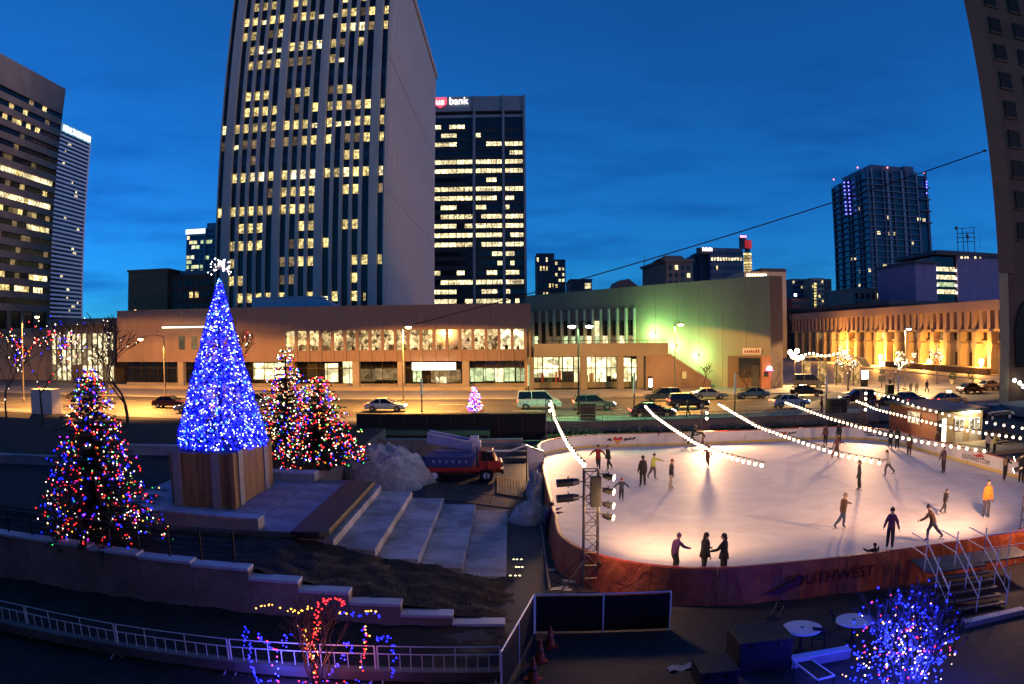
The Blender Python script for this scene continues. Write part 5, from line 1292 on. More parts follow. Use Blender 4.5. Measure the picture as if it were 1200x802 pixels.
# ------------------------------------------------------------------ terraces, steps and walls of the park
step_m = M('step_concrete', (.42,.41,.44), .7, var=.28, scale=3.0, bump=.3, stain=.45)
steps = thing('amphitheatre_steps', 'wide concrete seating steps descending from the blue tree terrace to the rink', 'steps', (-4.5,33.7,G0))
sxs = [-.30,-2.0,-3.72,-5.42,-7.1]; szs = [-.15,.18,.52,.87,1.2]
for i in range(5):
    xl_ = sxs[i+1] if i < 4 else -8.75
    for j in range(4):           # each tread is cast in four lengths with open joints
        y0_ = 28.06+j*2.82; m = MB(); m.box((xl_+.01,y0_+.01,G0),(sxs[i],y0_+2.81,szs[i])); bevel(m.build('tread_block', step_m, steps),.025)
slab = thing('dark_stone_slab', 'long dark stone slab bench between the terrace and the steps', 'bench', (-8,33,1.2))
m = MB(); a_ = [(-8.75,27.6),(-7.55,27.6),(-7.25,28.1),(-7.25,38.3),(-8.75,38.4)]; m.prism(a_,1.36,1.62); bevel(m.build('seat_slab', M('dark_basalt',(.016,.013,.016),.6,var=.25,scale=2,bump=.1), slab),.05)
m = MB(); m.box((-8.6,28.2,1.2),(-7.5,38.2,1.36)); m.build('plinth', M('dark_basalt',(.016,.013,.016)), slab)
def wall_bench(label, x0, y0, x1, y1, th, z0, z1):
    t = thing('bench_wall', label, 'bench', ((x0+x1)/2,(y0+y1)/2,z0), group='low concrete bench walls on the terrace')
    d = Vector((x1-x0,y1-y0,0)); L_ = d.length; d.normalize(); n_ = max(2,int(L_/1.6))
    for i in range(n_):
        p = Vector((x0,y0,0))+d*(L_*i/n_+.01); q = Vector((x0,y0,0))+d*(L_*(i+1)/n_-.01); m = MB(); m.beam((p.x,p.y,(z0+z1-.1)/2),(q.x,q.y,(z0+z1-.1)/2),th-.06,z1-z0-.1); m.build('wall_block', conc, t)
        m = MB(); m.beam((p.x,p.y,z1-.05),(q.x,q.y,z1-.05),th,.1); bevel(m.build('cap_stone', step_m, t),.02)
wall_bench('long pale bench wall in front of the wooden planter', -16.3,28.75,-10.2,28.4,.75,TZ,TZ+.5)
wall_bench('short pale bench wall behind the wooden planter', -14.5,39.0,-10.6,39.0,.95,TZ,TZ+.48)
# stepped retaining wall
sw = thing('stepped_wall', 'long concrete retaining wall stepping down to the right below the steps', 'wall', (-12,23.3,G0))
wx = [-.30,-2.0,-3.7,-5.42,-7.15,-8.92]; wz = [-.18,.12,.48,.83,1.13,1.42]
cap = M('cap_concrete', (.60,.59,.63), .65, var=.12, scale=3, bump=.1)
rt_w = M('retaining_concrete', (.32,.24,.20), .8, var=.25, scale=2., bump=.25, stain=.3)
for i in range(6):
    xl_ = wx[i+1] if i < 5 else -60
    if i < 5:
        m = MB(); m.box((xl_+.008,23.08,G0-.2),(wx[i]-.008,23.58,wz[i]-.12)); m.build('wall_block', rt_w, sw)
        m = MB(); m.box((xl_-.03,23.02,wz[i]-.12),(wx[i],23.64,wz[i])); bevel(m.build('cap_stone', cap, sw),.02)
    else:
        for k in range(16):
            x1_ = -8.92-k*2.2; x0_ = x1_-2.2; zz_ = wz[5]+.22*min(1,k/2.5) if k else wz[5]+.05
            zz_ = 1.46+.24*min(1,k/3)
            m = MB(); m.box((x0_+.008,23.08,G0-.2),(x1_-.008,23.58,zz_-.12)); m.build('wall_block', rt_w, sw)
            m = MB(); m.box((x0_+.004,23.02,zz_-.12),(x1_-.004,23.64,zz_)); bevel(m.build('cap_stone', cap, sw),.02)
# dark horizontal rail along the wall top
steel = M('dark_steel', (.03,.03,.032), .45, metal=.6)
hr = thing('wall_railing', 'dark steel railing with five bars on top of the stepped wall', 'railing', (-15,23.5,1.6))
xr0, xr1 = aty(16,605,23.9).x, aty(278,630,23.9).x
nR = 8
for k in range(nR+1):
    x = xr0+(xr1-xr0)*k/nR; m = MB(); m.box((x-.03,23.42,1.50),(x+.03,23.48,2.62)); m.build('post', steel, hr)
for k in range(5): m = MB(); z = 1.82+k*.195; m.tube([(xr0,23.45,z),(xr1,23.45,z)],.02 if k < 4 else .028,5); m.build('bar', steel if k < 4 else M('rail_top_steel',(.16,.15,.17),.35,metal=.7), hr)
# upper left low walls and rail behind the coloured tree
for lab,(a_,c_),z0_,z1_ in (('dark low wall left of the big coloured tree', ((-30,44),(-19.5,46)), TZ, TZ+.7),('second dark low wall near the left edge', ((-34,38),(-24,40)), TZ, TZ+.6)):
    wall_bench(lab, *a_, *c_, .5, z0_, z1_)
# wooden planter box of the blue tree
plank_m = M('planter_wood', (.36,.18,.075), .7, var=.35, scale=2.5, stretch=(1,1,.18), bump=.25, rand=.25, stain=.2)
post_m = M('planter_steel', (.28,.26,.27), .5, var=.25, scale=3)
BX = (-15.86,-12.6,31.5,37.3,TZ,4.02)
pl = thing('wooden_planter', 'big square planter box of brown panels under the blue tree', 'planter', ((BX[0]+BX[1])/2,(BX[2]+BX[3])/2,TZ))
m = MB(); m.box((BX[0]+.06,BX[2]+.06,TZ),(BX[1]-.06,BX[3]-.06,BX[5]-.12)); m.build('core', M('dark_inside',(.02,.015,.01),.9), pl)
def boards(p, q, n, axis):
    for i in range(n):
        a_, c_ = p+(q-p)*(i+.03)/n, p+(q-p)*(i+.97)/n
        m = MB()
        if axis == 'x': m.box((a_,BX[2]-.03,TZ+.02),(c_,BX[2]+.055,BX[5]-.04-.02*(i%2)))
        else: m.box((BX[1]-.055,a_,TZ+.02),(BX[1]+.03,c_,BX[5]-.04-.02*(i%2)))
        m.build('plank', plank_m, pl)
boards(BX[0]+.02,BX[1]-.02,9,'x'); boards(BX[2],BX[3],14,'y')
for f in (.12,.74): x = BX[0]+(BX[1]-BX[0])*f; m = MB(); m.box((x-.22,BX[2]-.10,TZ),(x+.22,BX[2]-.035,BX[5]+.02)); bevel(m.build('steel_strap', post_m, pl),.02)
for f in (.16,.80): y = BX[2]+(BX[3]-BX[2])*f; m = MB(); m.box((BX[1]+.035,y-.30,TZ),(BX[1]+.10,y+.30,BX[5]+.02)); bevel(m.build('steel_strap', post_m, pl),.02)
m = MB(); m.box((BX[1]-.12,BX[2]-.12,TZ),(BX[1]+.12,BX[2]+.12,BX[5]+.03)); bevel(m.build('corner_post', plank_m, pl),.03)

# ------------------------------------------------------------------ street edge: dark screen fence, far barrier fence
def px_fence(name, label, cat, pa, pb, z0, z1, n, mat, bars=True, rails=2, th=.05, panel=None, group=None):
    t = thing(name, label, cat, ((pa[0]+pb[0])/2,(pa[1]+pb[1])/2,z0), group=group)
    a_, c_ = Vector((*pa,0)), Vector((*pb,0))
    for i in range(n+1): p = a_.lerp(c_,i/n); m = MB(); m.tube([(p.x,p.y,z0),(p.x,p.y,z1)],th*.6,6); m.build('post', mat, t)
    for k in range(rails): z = z1-.03-(z1-z0-.2)*k/max(1,rails-1) if rails > 1 else z1; m = MB(); m.tube([(a_.x,a_.y,z),(c_.x,c_.y,z)],th*.5,5); m.build('rail', mat, t)
    if panel:
        for i in range(n): p,q = a_.lerp(c_,(i+.004)/n),a_.lerp(c_,(i+.996)/n); m = MB(); m.beam((p.x,p.y,(z0+z1)/2),(q.x,q.y,(z0+z1)/2),.02,z1-z0-.12); m.build('screen', panel, t)
    elif bars:
        for i in range(n):
            p,q = a_.lerp(c_,i/n),a_.lerp(c_,(i+1)/n)
            for k in range(1,8): r = p.lerp(q,k/8); m = MB(); m.box((r.x-.012,r.y-.012,z0+.14),(r.x+.012,r.y+.012,z1-.1)); m.build('bar', mat, t)
    return t
black_cloth = M('black_screen', (.008,.008,.009), .95, var=.2, scale=4, bump=.3)
a_, c_ = aty(424,484,67), aty(640,486,67)
px_fence('screen_fence', 'long black fabric screen along the street behind the truck', 'fence', (a_.x-.5,67),(c_.x,67), -.3, a_.z-.02, 8, can_m, panel=black_cloth, rails=1)
a_ = aty(655,486,70.8); c_ = aty(985,476,70.8)
px_fence('street_railing', 'thin steel railing along the street behind the far barrier', 'railing', (a_.x,70.8),(c_.x,70.8), ST-.05, a_.z, 14, M('street_rail_steel',(.16,.13,.11),.5,metal=.5), rails=3)
hedge_m = M('winter_hedge', (.05,.035,.022), .95, var=.5, scale=6, bump=1.)
rnd = random.Random(9)
hd = MB()
for i in range(5000):
    x = rnd.uniform(3.5,36); y = rnd.uniform(64.5,70); z = G0+rnd.random()*(.75+.25*sin(x*1.3)); r = rnd.uniform(.05,.16); a = rnd.random()*6.3
    u = Vector((cos(a),sin(a),rnd.uniform(-.6,.6)))*r; v_ = Vector((-sin(a),cos(a),rnd.uniform(-.4,.9)))*r*.5; p = Vector((x,y,z)); hd.add([p-u,p-v_,p+u,p+v_],[(0,1,2,3)])
tag(hd.build('ground_cover', hedge_m), 'bare brown winter shrubs between the far barrier and the street', 'shrubs', kind='stuff')
g = MB(); g.box((3,64.3,G0-.1),(37,71.39,G0+.06)); struct('planting_strip', g, soil)

# ------------------------------------------------------------------ front fence of crowd barriers
galv = M('galvanised_steel', (.85,.85,.86), .4, var=.12, scale=6, metal=.0)
def crowd_barrier(label, p, q, z, h=1.1):
    t = thing('crowd_barrier', label, 'barrier', ((p[0]+q[0])/2,(p[1]+q[1])/2,z), group='silver crowd barriers in the front row')
    a_, c_ = Vector((*p,z)), Vector((*q,z)); d = (c_-a_).normalized(); a_ += d*.04; c_ -= d*.04; up = Vector((0,0,1))
    for e in (a_,c_): m = MB(); m.tube([e+up*.02,e+up*h],.024,6); m.build('end_post', galv, t)
    for hh in (.17,.86,h): m = MB(); m.tube([a_+up*hh,c_+up*hh],.019,6); m.build('rail', galv, t)
    n = 11
    for i in range(1,n): r = a_.lerp(c_,i/n); m = MB(); m.tube([r+up*.17,r+up*(.86 if i not in (4,8) else h)],.013 if i not in (4,8) else .015,5); m.build('bar', galv, t)
    nn = Vector((d.y,-d.x,0))
    for e in (a_+d*.12,c_-d*.12): m = MB(); m.tube([e+nn*.32+up*.02,e+nn*.08+up*.10,e-nn*.08+up*.10,e-nn*.32+up*.02],.018,5); m.tube([e+up*.10,e+up*.2],.018,5); m.build('foot', galv, t)
bpts = [atz(588,799,-.28)]
for q in ((443,797),(272,788),(140,769),(35,746),(-60,722)):
    bpts.append(atz(*q,-.25))
labs = ['first from the right end, by the dark screen','second from the right end','third from the right end','fourth from the right end','leftmost']
for i in range(len(bpts)-1):
    crowd_barrier(f'silver tubular crowd barrier, {labs[i]}', bpts[i].xy, bpts[i+1].xy, -.28)
# black covered fences round the forecourt, cones
A1 = atz(784,738,G0); A0 = atz(627,742,G0); A2 = atz(597,799,G0)
px_fence('covered_fence', 'black covered fence panel below the rink corner', 'fence', (A0.x,A0.y),(A1.x,A1.y), G0, 1.05, 2, galv, panel=black_cloth, rails=1)
A2b = A0+(A2-A0).normalized()*4.6
px_fence('covered_fence', 'black covered fence running towards us beside the traffic cones', 'fence', (A0.x-.05,A0.y-.08),(A2b.x,A2b.y), G0, 1.05, 2, galv, panel=black_cloth, rails=1)
B0 = atz(661,739,G0)
cone_m = M('cone_orange', (.50,.06,.015), .55, var=.15); 
cm_ = MB(); cm_.lathe([(.17,.03),(.15,.06),(.035,.68),(.025,.70)],(0,0,0),14); cone_me = cm_.mesh('cone', cone_m, smooth=True)
cb_ = MB(); cb_.box((-.2,-.2,0),(.2,.2,.03)); cone_base = cb_.mesh('base', cone_m)
cc_ = MB(); cc_.lathe([(.108,.30),(.082,.44)],(0,0,0),14); cone_col = cc_.mesh('collar', M('cone_collar',(.35,.12,.08),.5), smooth=True)
for (px,py),lab in (((645,758),'farthest'),((633,775),'second farthest'),((625,797),'nearest')):
    p = atz(px,py,G0); t = thing('traffic_cone', f'orange traffic cone inside the covered fence, {lab} of three', 'cone', (p.x,p.y,G0+.01), rnd.random(), 'orange traffic cones')
    for nm,me in (('cone',cone_me),('base',cone_base),('collar',cone_col)):
        o = inst(nm, me, t, (0,0,0), world=False, scale=(1,1,1) if nm != 'collar' else (1.03,1.03,1))

# ------------------------------------------------------------------ forecourt clutter
def round_table(px,py,label,r=.62):
    p = atz(px,py,.45); t = thing('round_table', label, 'table', (p.x,p.y,G0), group='round white tables on the forecourt')
    m = MB(); m.lathe([(r*.9,.70),(r,.72),(r,.755),(r*.97,.765)],(p.x,p.y,G0),28); m.build('tabletop', M('table_white',(.62,.62,.66),.5,var=.1), t)
    m = MB(); m.lathe([(.30,0),(.28,.03),(.05,.08),(.045,.70)],(p.x,p.y,G0),14); m.build('pedestal', steel, t)
    m = MB(); m.lathe([(.05,.765),(.05,.785)],(p.x,p.y,G0),8); m.build('umbrella_hole', can_m, t)
round_table(940,736,'round white table beside the black box')
round_table(1001,727,'round white table half hidden by the blue lit shrub',.6)
def rbox(name, label, cat, lo, hi, mat, lid=True):
    t = thing(name, label, cat, ((lo[0]+hi[0])/2,(lo[1]+hi[1])/2,lo[2]))
    m = MB(); m.box(lo,(hi[0],hi[1],hi[2]-.08)); bevel(m.build('case', mat, t),.03)
    m = MB(); m.box((lo[0]-.02,lo[1]-.02,hi[2]-.075),(hi[0]+.02,hi[1]+.02,hi[2])); bevel(m.build('lid', mat, t),.02)
    for k in (.25,.75): m = MB(); x = lo[0]+(hi[0]-lo[0])*k; m.box((x-.06,lo[1]-.045,hi[2]-.16),(x+.06,lo[1]-.021,hi[2]-.02)); m.build('latch', steel, t)
    return t
bkm = M('black_case', (.006,.006,.007), .7, var=.2, scale=4)
p = atz(862,788,G0); q = atz(930,788,G0); rbox('equipment_case', 'large black equipment case in front of the round table', 'case', (p.x,p.y-.2,G0+.01),(q.x,p.y+1.2,G0+1.0), bkm)
p = atz(835,800,G0); rbox('equipment_case', 'lower black case left of the large equipment case', 'case', (p.x-.5,p.y-.6,G0+.01),(p.x+.55,p.y+.6,G0+.62), bkm)
p,q = atz(926,772,G0+.3), atz(995,760,G0+.3); kw = thing('kerb_beam', 'pale concrete beam lying beside the blue lit shrub', 'kerb', (p.x,p.y,G0))
m = MB(); m.beam((p.x,p.y,G0+.16),(q.x,q.y,G0+.16),.3,.3); bevel(m.build('beam', conc, kw),.03); m = MB(); m.beam((p.x,p.y,G0+.32),(q.x,q.y,G0+.32),.34,.03); m.build('cap', cap, kw)
ps = [atz(x,y,G0+.55) for x,y in ((931,776),(950,773),(978,792),(958,797))]; fr = thing('framed_panel', 'tilted black panel in a thin white frame on the ground', 'panel', (ps[0].x,ps[0].y,G0))
m = MB(); c_ = sum(ps,Vector())/4
for a_,b_ in zip(ps,ps[1:]+ps[:1]): m.beam(a_,b_,.04,.04)
m.build('frame', M('frame_white',(.6,.6,.62),.5), fr); m = MB(); m.add([p_+Vector((0,0,-.01)) for p_ in ps]+[p_+Vector((0,0,-.03)) for p_ in ps],[(0,1,2,3),(7,6,5,4),(0,4,5,1),(1,5,6,2),(2,6,7,3),(3,7,4,0)]); m.build('board', bkm, fr)
for p_ in ps: m = MB(); m.tube([(p_.x,p_.y,G0),(p_.x,p_.y,p_.z-.02)],.02,5); m.build('leg', steel, fr)
p = atz(818,790,G0); mt_ = thing('pale_mat', 'crumpled pale blue tarpaulin on the dark forecourt', 'tarpaulin', (p.x,p.y,G0))
m = MB(); N_ = 10; a0 = atz(784,789,G0); a1 = atz(848,779,G0)
for j in range(4):
    for i in range(N_+1):
        pp = a0.lerp(a1,i/N_); m.v.append((pp.x,pp.y+.12*j,G0+.04+.05*sin(i*2.1+j*1.7)))
for j in range(3):
    for i in range(N_): a_ = j*(N_+1)+i; m.f.append((a_,a_+1,a_+N_+2,a_+N_+1)); m.m.append(0)
m.build('sheet', M('pale_tarp',(.30,.32,.40),.5,var=.2), mt_, smooth=True)

# folding chairs pushed up to the round tables
def chair(px,py,yaw,label):
    p = atz(px,py,G0); t = thing('folding_chair', label, 'chair', (p.x,p.y,G0), yaw, 'dark chairs on the forecourt')
    for j in range(4): m = MB(); m.box((-.2,-.2+j*.1,.43),(.2,-.115+j*.1,.455)); m.build('seat_slat', steel, t, world=False)
    for j in range(2): m = MB(); m.box((-.2,.22+j*.02,.62+j*.14),(.2,.245+j*.02,.72+j*.14)); m.build('back_slat', steel, t, world=False)
    for s_ in (-.19,.19):
        m = MB(); m.beam((s_,-.22,0),(s_,.27,.88),.025,.025); m.build('leg', steel, t, world=False)
        m = MB(); m.beam((s_,.24,0),(s_,-.2,.43),.025,.025); m.build('leg', steel, t, world=False)
chair(905,738,-1.3,'dark folding chair left of the round white table')
chair(958,762,2.6,'dark folding chair in front of the round white table')
chair(978,741,1.3,'dark folding chair between the two round tables')
# metal stair with handrails at the right
sx0 = atz(1112,716,G0); st = thing('metal_stair', 'dark steel stair with pale handrails leading up to the rink gate', 'stair', (sx0.x+1.5,sx0.y+1.5,G0))
tread_m = M('stair_tread', (.10,.10,.115), .5, var=.2, metal=.4)
o_ = Vector((14.4,20.4,G0)); run = Vector((.10,.99,0)); wid = Vector((1,-.1,0)); 
for i in range(6):
    p = o_+run*(.36*i); m = MB(); m.add([(*(p+run*a_+wid*b_).xy,G0+.18*(i+1)+z_) for z_ in (-.06,0) for a_,b_ in ((0,0),(0,2.6),(.33,2.6),(.33,0))],[(3,2,1,0),(4,5,6,7),(0,1,5,4),(1,2,6,5),(2,3,7,6),(3,0,4,7)]); m.build('tread', tread_m, st)
p = o_+run*2.16; m = MB(); m.add([(*(p+run*a_+wid*b_).xy,G0+1.08+z_) for z_ in (-.06,0) for a_,b_ in ((0,0),(0,5.0),(1.4,5.0),(1.4,0))],[(3,2,1,0),(4,5,6,7),(0,1,5,4),(1,2,6,5),(2,3,7,6),(3,0,4,7)]); m.build('landing', tread_m, st)
for k in (0,1.3,2.6):
    a_ = o_+wid*k; c_ = a_+run*2.16; m = MB(); m.tube([a_+Vector((0,0,1.0)),c_+Vector((0,0,2.1)),c_+run*1.4+Vector((0,0,2.1))],.026,6); m.build('handrail', galv, st)
    m = MB(); m.tube([a_+Vector((0,0,.55)),c_+Vector((0,0,1.6)),c_+run*1.4+Vector((0,0,1.6))],.018,5); m.build('mid_rail', galv, st)
    for f in (0,.5,1): r = a_.lerp(c_,f); m = MB(); m.tube([(r.x,r.y,G0+.02+1.0*f),(r.x,r.y,G0+1.3+1.1*f)],.024,6); m.build('rail_post', galv, st)
for k in (2.6,3.8,5.0):
    a_ = p+wid*k; m = MB(); m.tube([(a_.x,a_.y,G0),(a_.x,a_.y,G0+2.1)],.024,6); m.build('rail_post', galv, st)
m = MB(); m.tube([p+wid*2.6+Vector((0,0,2.1)),p+wid*5+Vector((0,0,2.1))],.026,6); m.build('handrail', galv, st)
m = MB(); m.tube([p+wid*2.6+Vector((0,0,1.6)),p+wid*5+Vector((0,0,1.6))],.018,6); m.build('mid_rail', galv, st)
p,q = atz(1130,732,G0+.1), atz(1199,716,G0+.1); kw = thing('kerb_beam', 'pale concrete beam on the ground right of the blue lit shrub', 'kerb', (p.x,p.y,G0))
m = MB(); m.beam((p.x,p.y,G0+.1),(q.x,q.y,G0+.1),.3,.2); bevel(m.build('beam', conc, kw),.03); m = MB(); m.beam((p.x,p.y,G0+.21),(q.x,q.y,G0+.21),.32,.02); m.build('cap', cap, kw)

# ------------------------------------------------------------------ work yard: snow, truck, pallets
def snow_mat():
    return M('dirty_snow', (.46,.45,.42), .8, var=.3, scale=3.2, bump=1.0, stain=.35)
def snow_pile(label, px0, px1, pyb, pytop, z0=G0, depth=2.6, seed=1, group=None):
    a_, c_ = atz(px0,pyb,z0), atz(px1,pyb,z0); y = (a_.y+c_.y)/2+depth*.45; ca = (a_.x+c_.x)/2; rx = (c_.x-a_.x)/2; hz = aty((px0+px1)/2,pytop,y).z-z0
    rn = random.Random(seed); m = MB(); n, k = 90, 36; ph = [rn.uniform(0,6) for _ in range(6)]
    m.v.append((ca,y,z0+hz))
    for i in range(1,k+1):
        t = i/k
        for j in range(n):
            a = 2*pi*j/n; wob = 1+.10*sin(a*3+ph[0])+.07*sin(a*5+ph[1])
            z = hz*max(0,1-t**2.4)**.95; z += .10*hz*(1-t)*t*4*(sin(a*4+t*9+ph[2])*.5+sin(a*9-t*13+ph[3])*.35)+(.22*noise.noise((a*4*t,t*7,seed))+.16*noise.noise((cos(a)*t*9,sin(a)*t*9,seed))+.10*noise.noise((cos(a)*t*22,sin(a)*t*22,seed)))*min(1,(1-t)*3)*min(1,hz)
            m.v.append((ca+rx*t*wob*cos(a), y+depth*t*wob*sin(a), z0+max(-.02,z)))
    for j in range(n): m.f.append((0,1+j,1+(j+1)%n)); m.m.append(0)
    for i in range(k-1):
        for j in range(n): b_ = 1+i*n; m.f.append((b_+j,b_+n+j,b_+n+(j+1)%n,b_+(j+1)%n)); m.m.append(0)
    o = m.build('snow_pile', snow_mat(), smooth=True); return tag(o, label, 'snow', group)
snow_pile('large heap of grey snow left of the red truck', 382, 508, 571, 523, depth=2.6, seed=2, group='heaps of scraped snow')
snow_pile('small heap of snow at the foot of the steps by the rink', 593, 652, 612, 590, depth=1.2, seed=3, group='heaps of scraped snow')
snow_pile('snow bank along the curved left end of the rink', 616, 644, 590, 556, depth=3.2, seed=4, group='heaps of scraped snow')
rnd = random.Random(31); 
for i,(px,py,w_) in enumerate(((668,655,.55),(648,668,.3),(668,682,.4),(716,668,.7),(658,690,.45),(727,676,.4),(566,585,.25),(585,589,.3),(552,583,.2),(652,636,.2))):
    m = MB(); p = atz(px,py,G0); n = 12
    m.v.append((p.x,p.y,G0+.10*w_+.02))
    for k,(f,zz) in enumerate(((.5,.09),(1,0))):
        for j in range(n): a = 2*pi*j/n; r = w_*f*(1+.35*sin(a*3+i)+.2*sin(a*5+2*i)); m.v.append((p.x+r*cos(a),p.y+r*.6*sin(a),G0+.008+zz*w_))
    for j in range(n): m.f.append((0,1+j,1+(j+1)%n)); m.f.append((1+j,1+n+j,1+n+(j+1)%n,1+(j+1)%n)); m.m += [0,0]
    where = ['by the near truss, farthest','left of the near truss','at the foot of the near truss','under the banner right of the near truss','lowest by the near truss','under the banner, lowest','before the red truck, middle','before the red truck, right','before the red truck, left','on the dark path left of the rink'][i]
    tag(m.build('snow_patch', snow_mat(), smooth=True), f'small patch of snow {where}', 'snow', 'scattered snow patches')

# dump truck: red chassis and cab, blue body
tk0, tk1 = atz(503,566,G0), atz(585,570,G0); ty = tk0.y+1.0; TX = tk0.x-.25; TLEN = tk1.x-tk0.x+.4
tr = thing('dump_truck', 'red dump truck with a blue load body beside the snow heap', 'truck', (TX+TLEN/2,ty,G0))
tred = M('truck_red', (.36,.03,.02), .45, var=.25, scale=3); tblue = M('truck_blue', (.03,.05,.20), .5, var=.25, scale=3); tyre = M('tyre_black', (.012,.012,.013), .8, var=.2)
def tb_(nm, lo, hi, mt, bw=.04): m = MB(); m.box((TX+lo[0],ty+lo[1],G0+lo[2]),(TX+hi[0],ty+hi[1],G0+hi[2])); return bevel(m.build(nm, mt, tr), bw)
tb_('chassis', (0,-.75,.62),(TLEN,.75,.88), tred)
tb_('side_skirt', (0.1,-.95,.70),(TLEN*.72,-.76,1.02), tred)
m = MB(); m.extr([(TX+.05,G0+1.02),(TX+TLEN*.60,G0+1.02),(TX+TLEN*.66,G0+1.72),(TX-.05,G0+1.72)], lambda p,s:(p[0],ty-1.0+2.0*s,p[1])); bd = m.build('load_body', tblue, tr)
for i in range(7): x = TX+.25+i*TLEN*.085; m = MB(); m.box((x-.04,ty-1.05,G0+1.05),(x+.04,ty-1.0,G0+1.70)); m.build('body_rib', tblue, bd)
for i in range(6): x = TX+.5+i*TLEN*.085; m = MB(); m.box((x,ty-1.03,G0+1.30),(x+.16,ty-1.0,G0+1.52)); m.build('stencil_mark', M('stencil_pale',(.25,.3,.5),.6), bd)
m = MB(); m.extr([(TX+TLEN*.70,G0+.9),(TX+TLEN*.99,G0+.9),(TX+TLEN,G0+1.35),(TX+TLEN*.93,G0+1.42),(TX+TLEN*.88,G0+2.05),(TX+TLEN*.70,G0+2.1)], lambda p,s:(p[0],ty-.85+1.7*s,p[1])); cb2 = m.build('cab', tred, tr); bevel(cb2,.05)
m = MB(); m.extr([(TX+TLEN*.735,G0+1.42),(TX+TLEN*.905,G0+1.42),(TX+TLEN*.87,G0+1.98),(TX+TLEN*.735,G0+1.98)], lambda p,s:(p[0],ty-.865+1.73*s,p[1])); m.build('cab_window', dark_glass, cb2)
for fx in (.12,.80):
    for sy_ in (-1,1):
        m = MB(); c_ = (TX+TLEN*fx,ty+sy_*.78,G0+.45); m.tube([(c_[0],c_[1]-.14,c_[2]),(c_[0],c_[1]+.14,c_[2])],.45,18); w = m.build('wheel', tyre, tr); m = MB(); m.tube([(c_[0],c_[1]-.155,c_[2]),(c_[0],c_[1]+.155,c_[2])],.22,12); m.build('hub', galv, w)
tb_('bumper', (TLEN-.02,-.9,.55),(TLEN+.12,.9,.82), steel); tb_('grille', (TLEN-.04,-.5,.95),(TLEN+.03,.5,1.25), can_m, .01); tb_('mudguard', (TLEN*.70,-.97,.86),(TLEN*.92,-.62,.98), tred); tb_('mudguard', (.02,-.97,.93),(TLEN*.26,-.62,.99), tred)
m = MB(); m.tube([(TX+TLEN*.68,ty-.6,G0+.9),(TX+TLEN*.68,ty-.6,G0+2.35)],.05,6); m.build('exhaust_stack', steel, tr)
for sy_ in (-.6,.6): m = MB(); m.ball((TX+TLEN+.02,ty+sy_,G0+1.1),.11,8,5); m.build('headlight', off_m, tr)
# tilted blue skip and white machine behind the truck
p = aty(531,517,ty+2.2); sk = thing('tilted_skip', 'tilted pale blue steel skip resting on a lilac container', 'skip', (p.x,ty+2.4,G0))
hull = M('skip_blue', (.20,.26,.48), .5, var=.25, scale=3); 
c0, c1 = aty(502,512,ty+2.4), aty(553,522,ty+2.4); u = (c1-c0).normalized(); L_ = (c1-c0).length
for nm,off,sz in (('floor',(0,0,-.3),(L_,1.5,.06)),('side',(0,-.75,0),(L_,.06,.62)),('side',(0,.75,0),(L_,.06,.62)),('end',(0,0,0),(.06,1.5,.62)),('end',(1,0,0),(.06,1.5,.62))):
    m = MB(); mid = c0.lerp(c1,.5)+Vector((0,off[1],off[2]))
    if nm == 'end': mid = (c0 if off[0] == 0 else c1)+Vector((0,0,0)); m.beam(mid-u*.03,mid+u*.03,1.5,.62)
    else: m.beam(mid-u*L_/2,mid+u*L_/2,sz[1],sz[2])
    m.build(nm, hull, sk)
rim = MB(); 
for yy in (-.78,.78): rim.beam(c0+Vector((0,yy,.34)),c1+Vector((0,yy,.34)),.10,.08)
rim.build('rim', M('skip_rim',(.5,.52,.62),.5), sk)
p0_,p1_ = aty(511,519,ty+2.4), aty(556,535,ty+2.4)
ct = thing('lilac_container', 'pale lilac container under the tilted skip', 'container', ((p0_.x+p1_.x)/2,ty+2.4,G0)); lil = M('lilac_paint',(.36,.28,.40),.5,var=.15)
m = MB(); m.box((p0_.x,ty+1.7,G0),(p1_.x,ty+3.1,p0_.z-.35)); bevel(m.build('shell', lil, ct),.04)
for i in range(7): x = p0_.x+.15+(p1_.x-p0_.x-.3)*i/6; m = MB(); m.box((x-.04,ty+1.66,G0+.1),(x+.04,ty+1.70,p0_.z-.45)); m.build('rib', lil, ct)
mc = thing('white_ice_machine', 'white boxy ice machine behind the truck cab', 'machine', (p1_.x+.4,ty+2.4,G0)); wm = M('machine_white',(.55,.52,.58),.4,var=.1)
q0_ = aty(551,515,ty+2.4); q1_ = aty(561,515,ty+2.4)
m = MB(); m.box((q0_.x-.2,ty+1.8,G0+.3),(q1_.x+.15,ty+3.0,q0_.z-.1)); bevel(m.build('housing', wm, mc),.05); m = MB(); m.box((q0_.x,ty+2.0,q0_.z-.1),(q1_.x,ty+2.8,q0_.z+.22)); bevel(m.build('top_box', wm, mc),.04)
for s_ in (0,1): m = MB(); m.tube([(q0_.x+s_*.5,ty+1.75,G0+.25),(q0_.x+s_*.5,ty+2.0,G0+.25)],.25,12); m.build('wheel', tyre, mc)
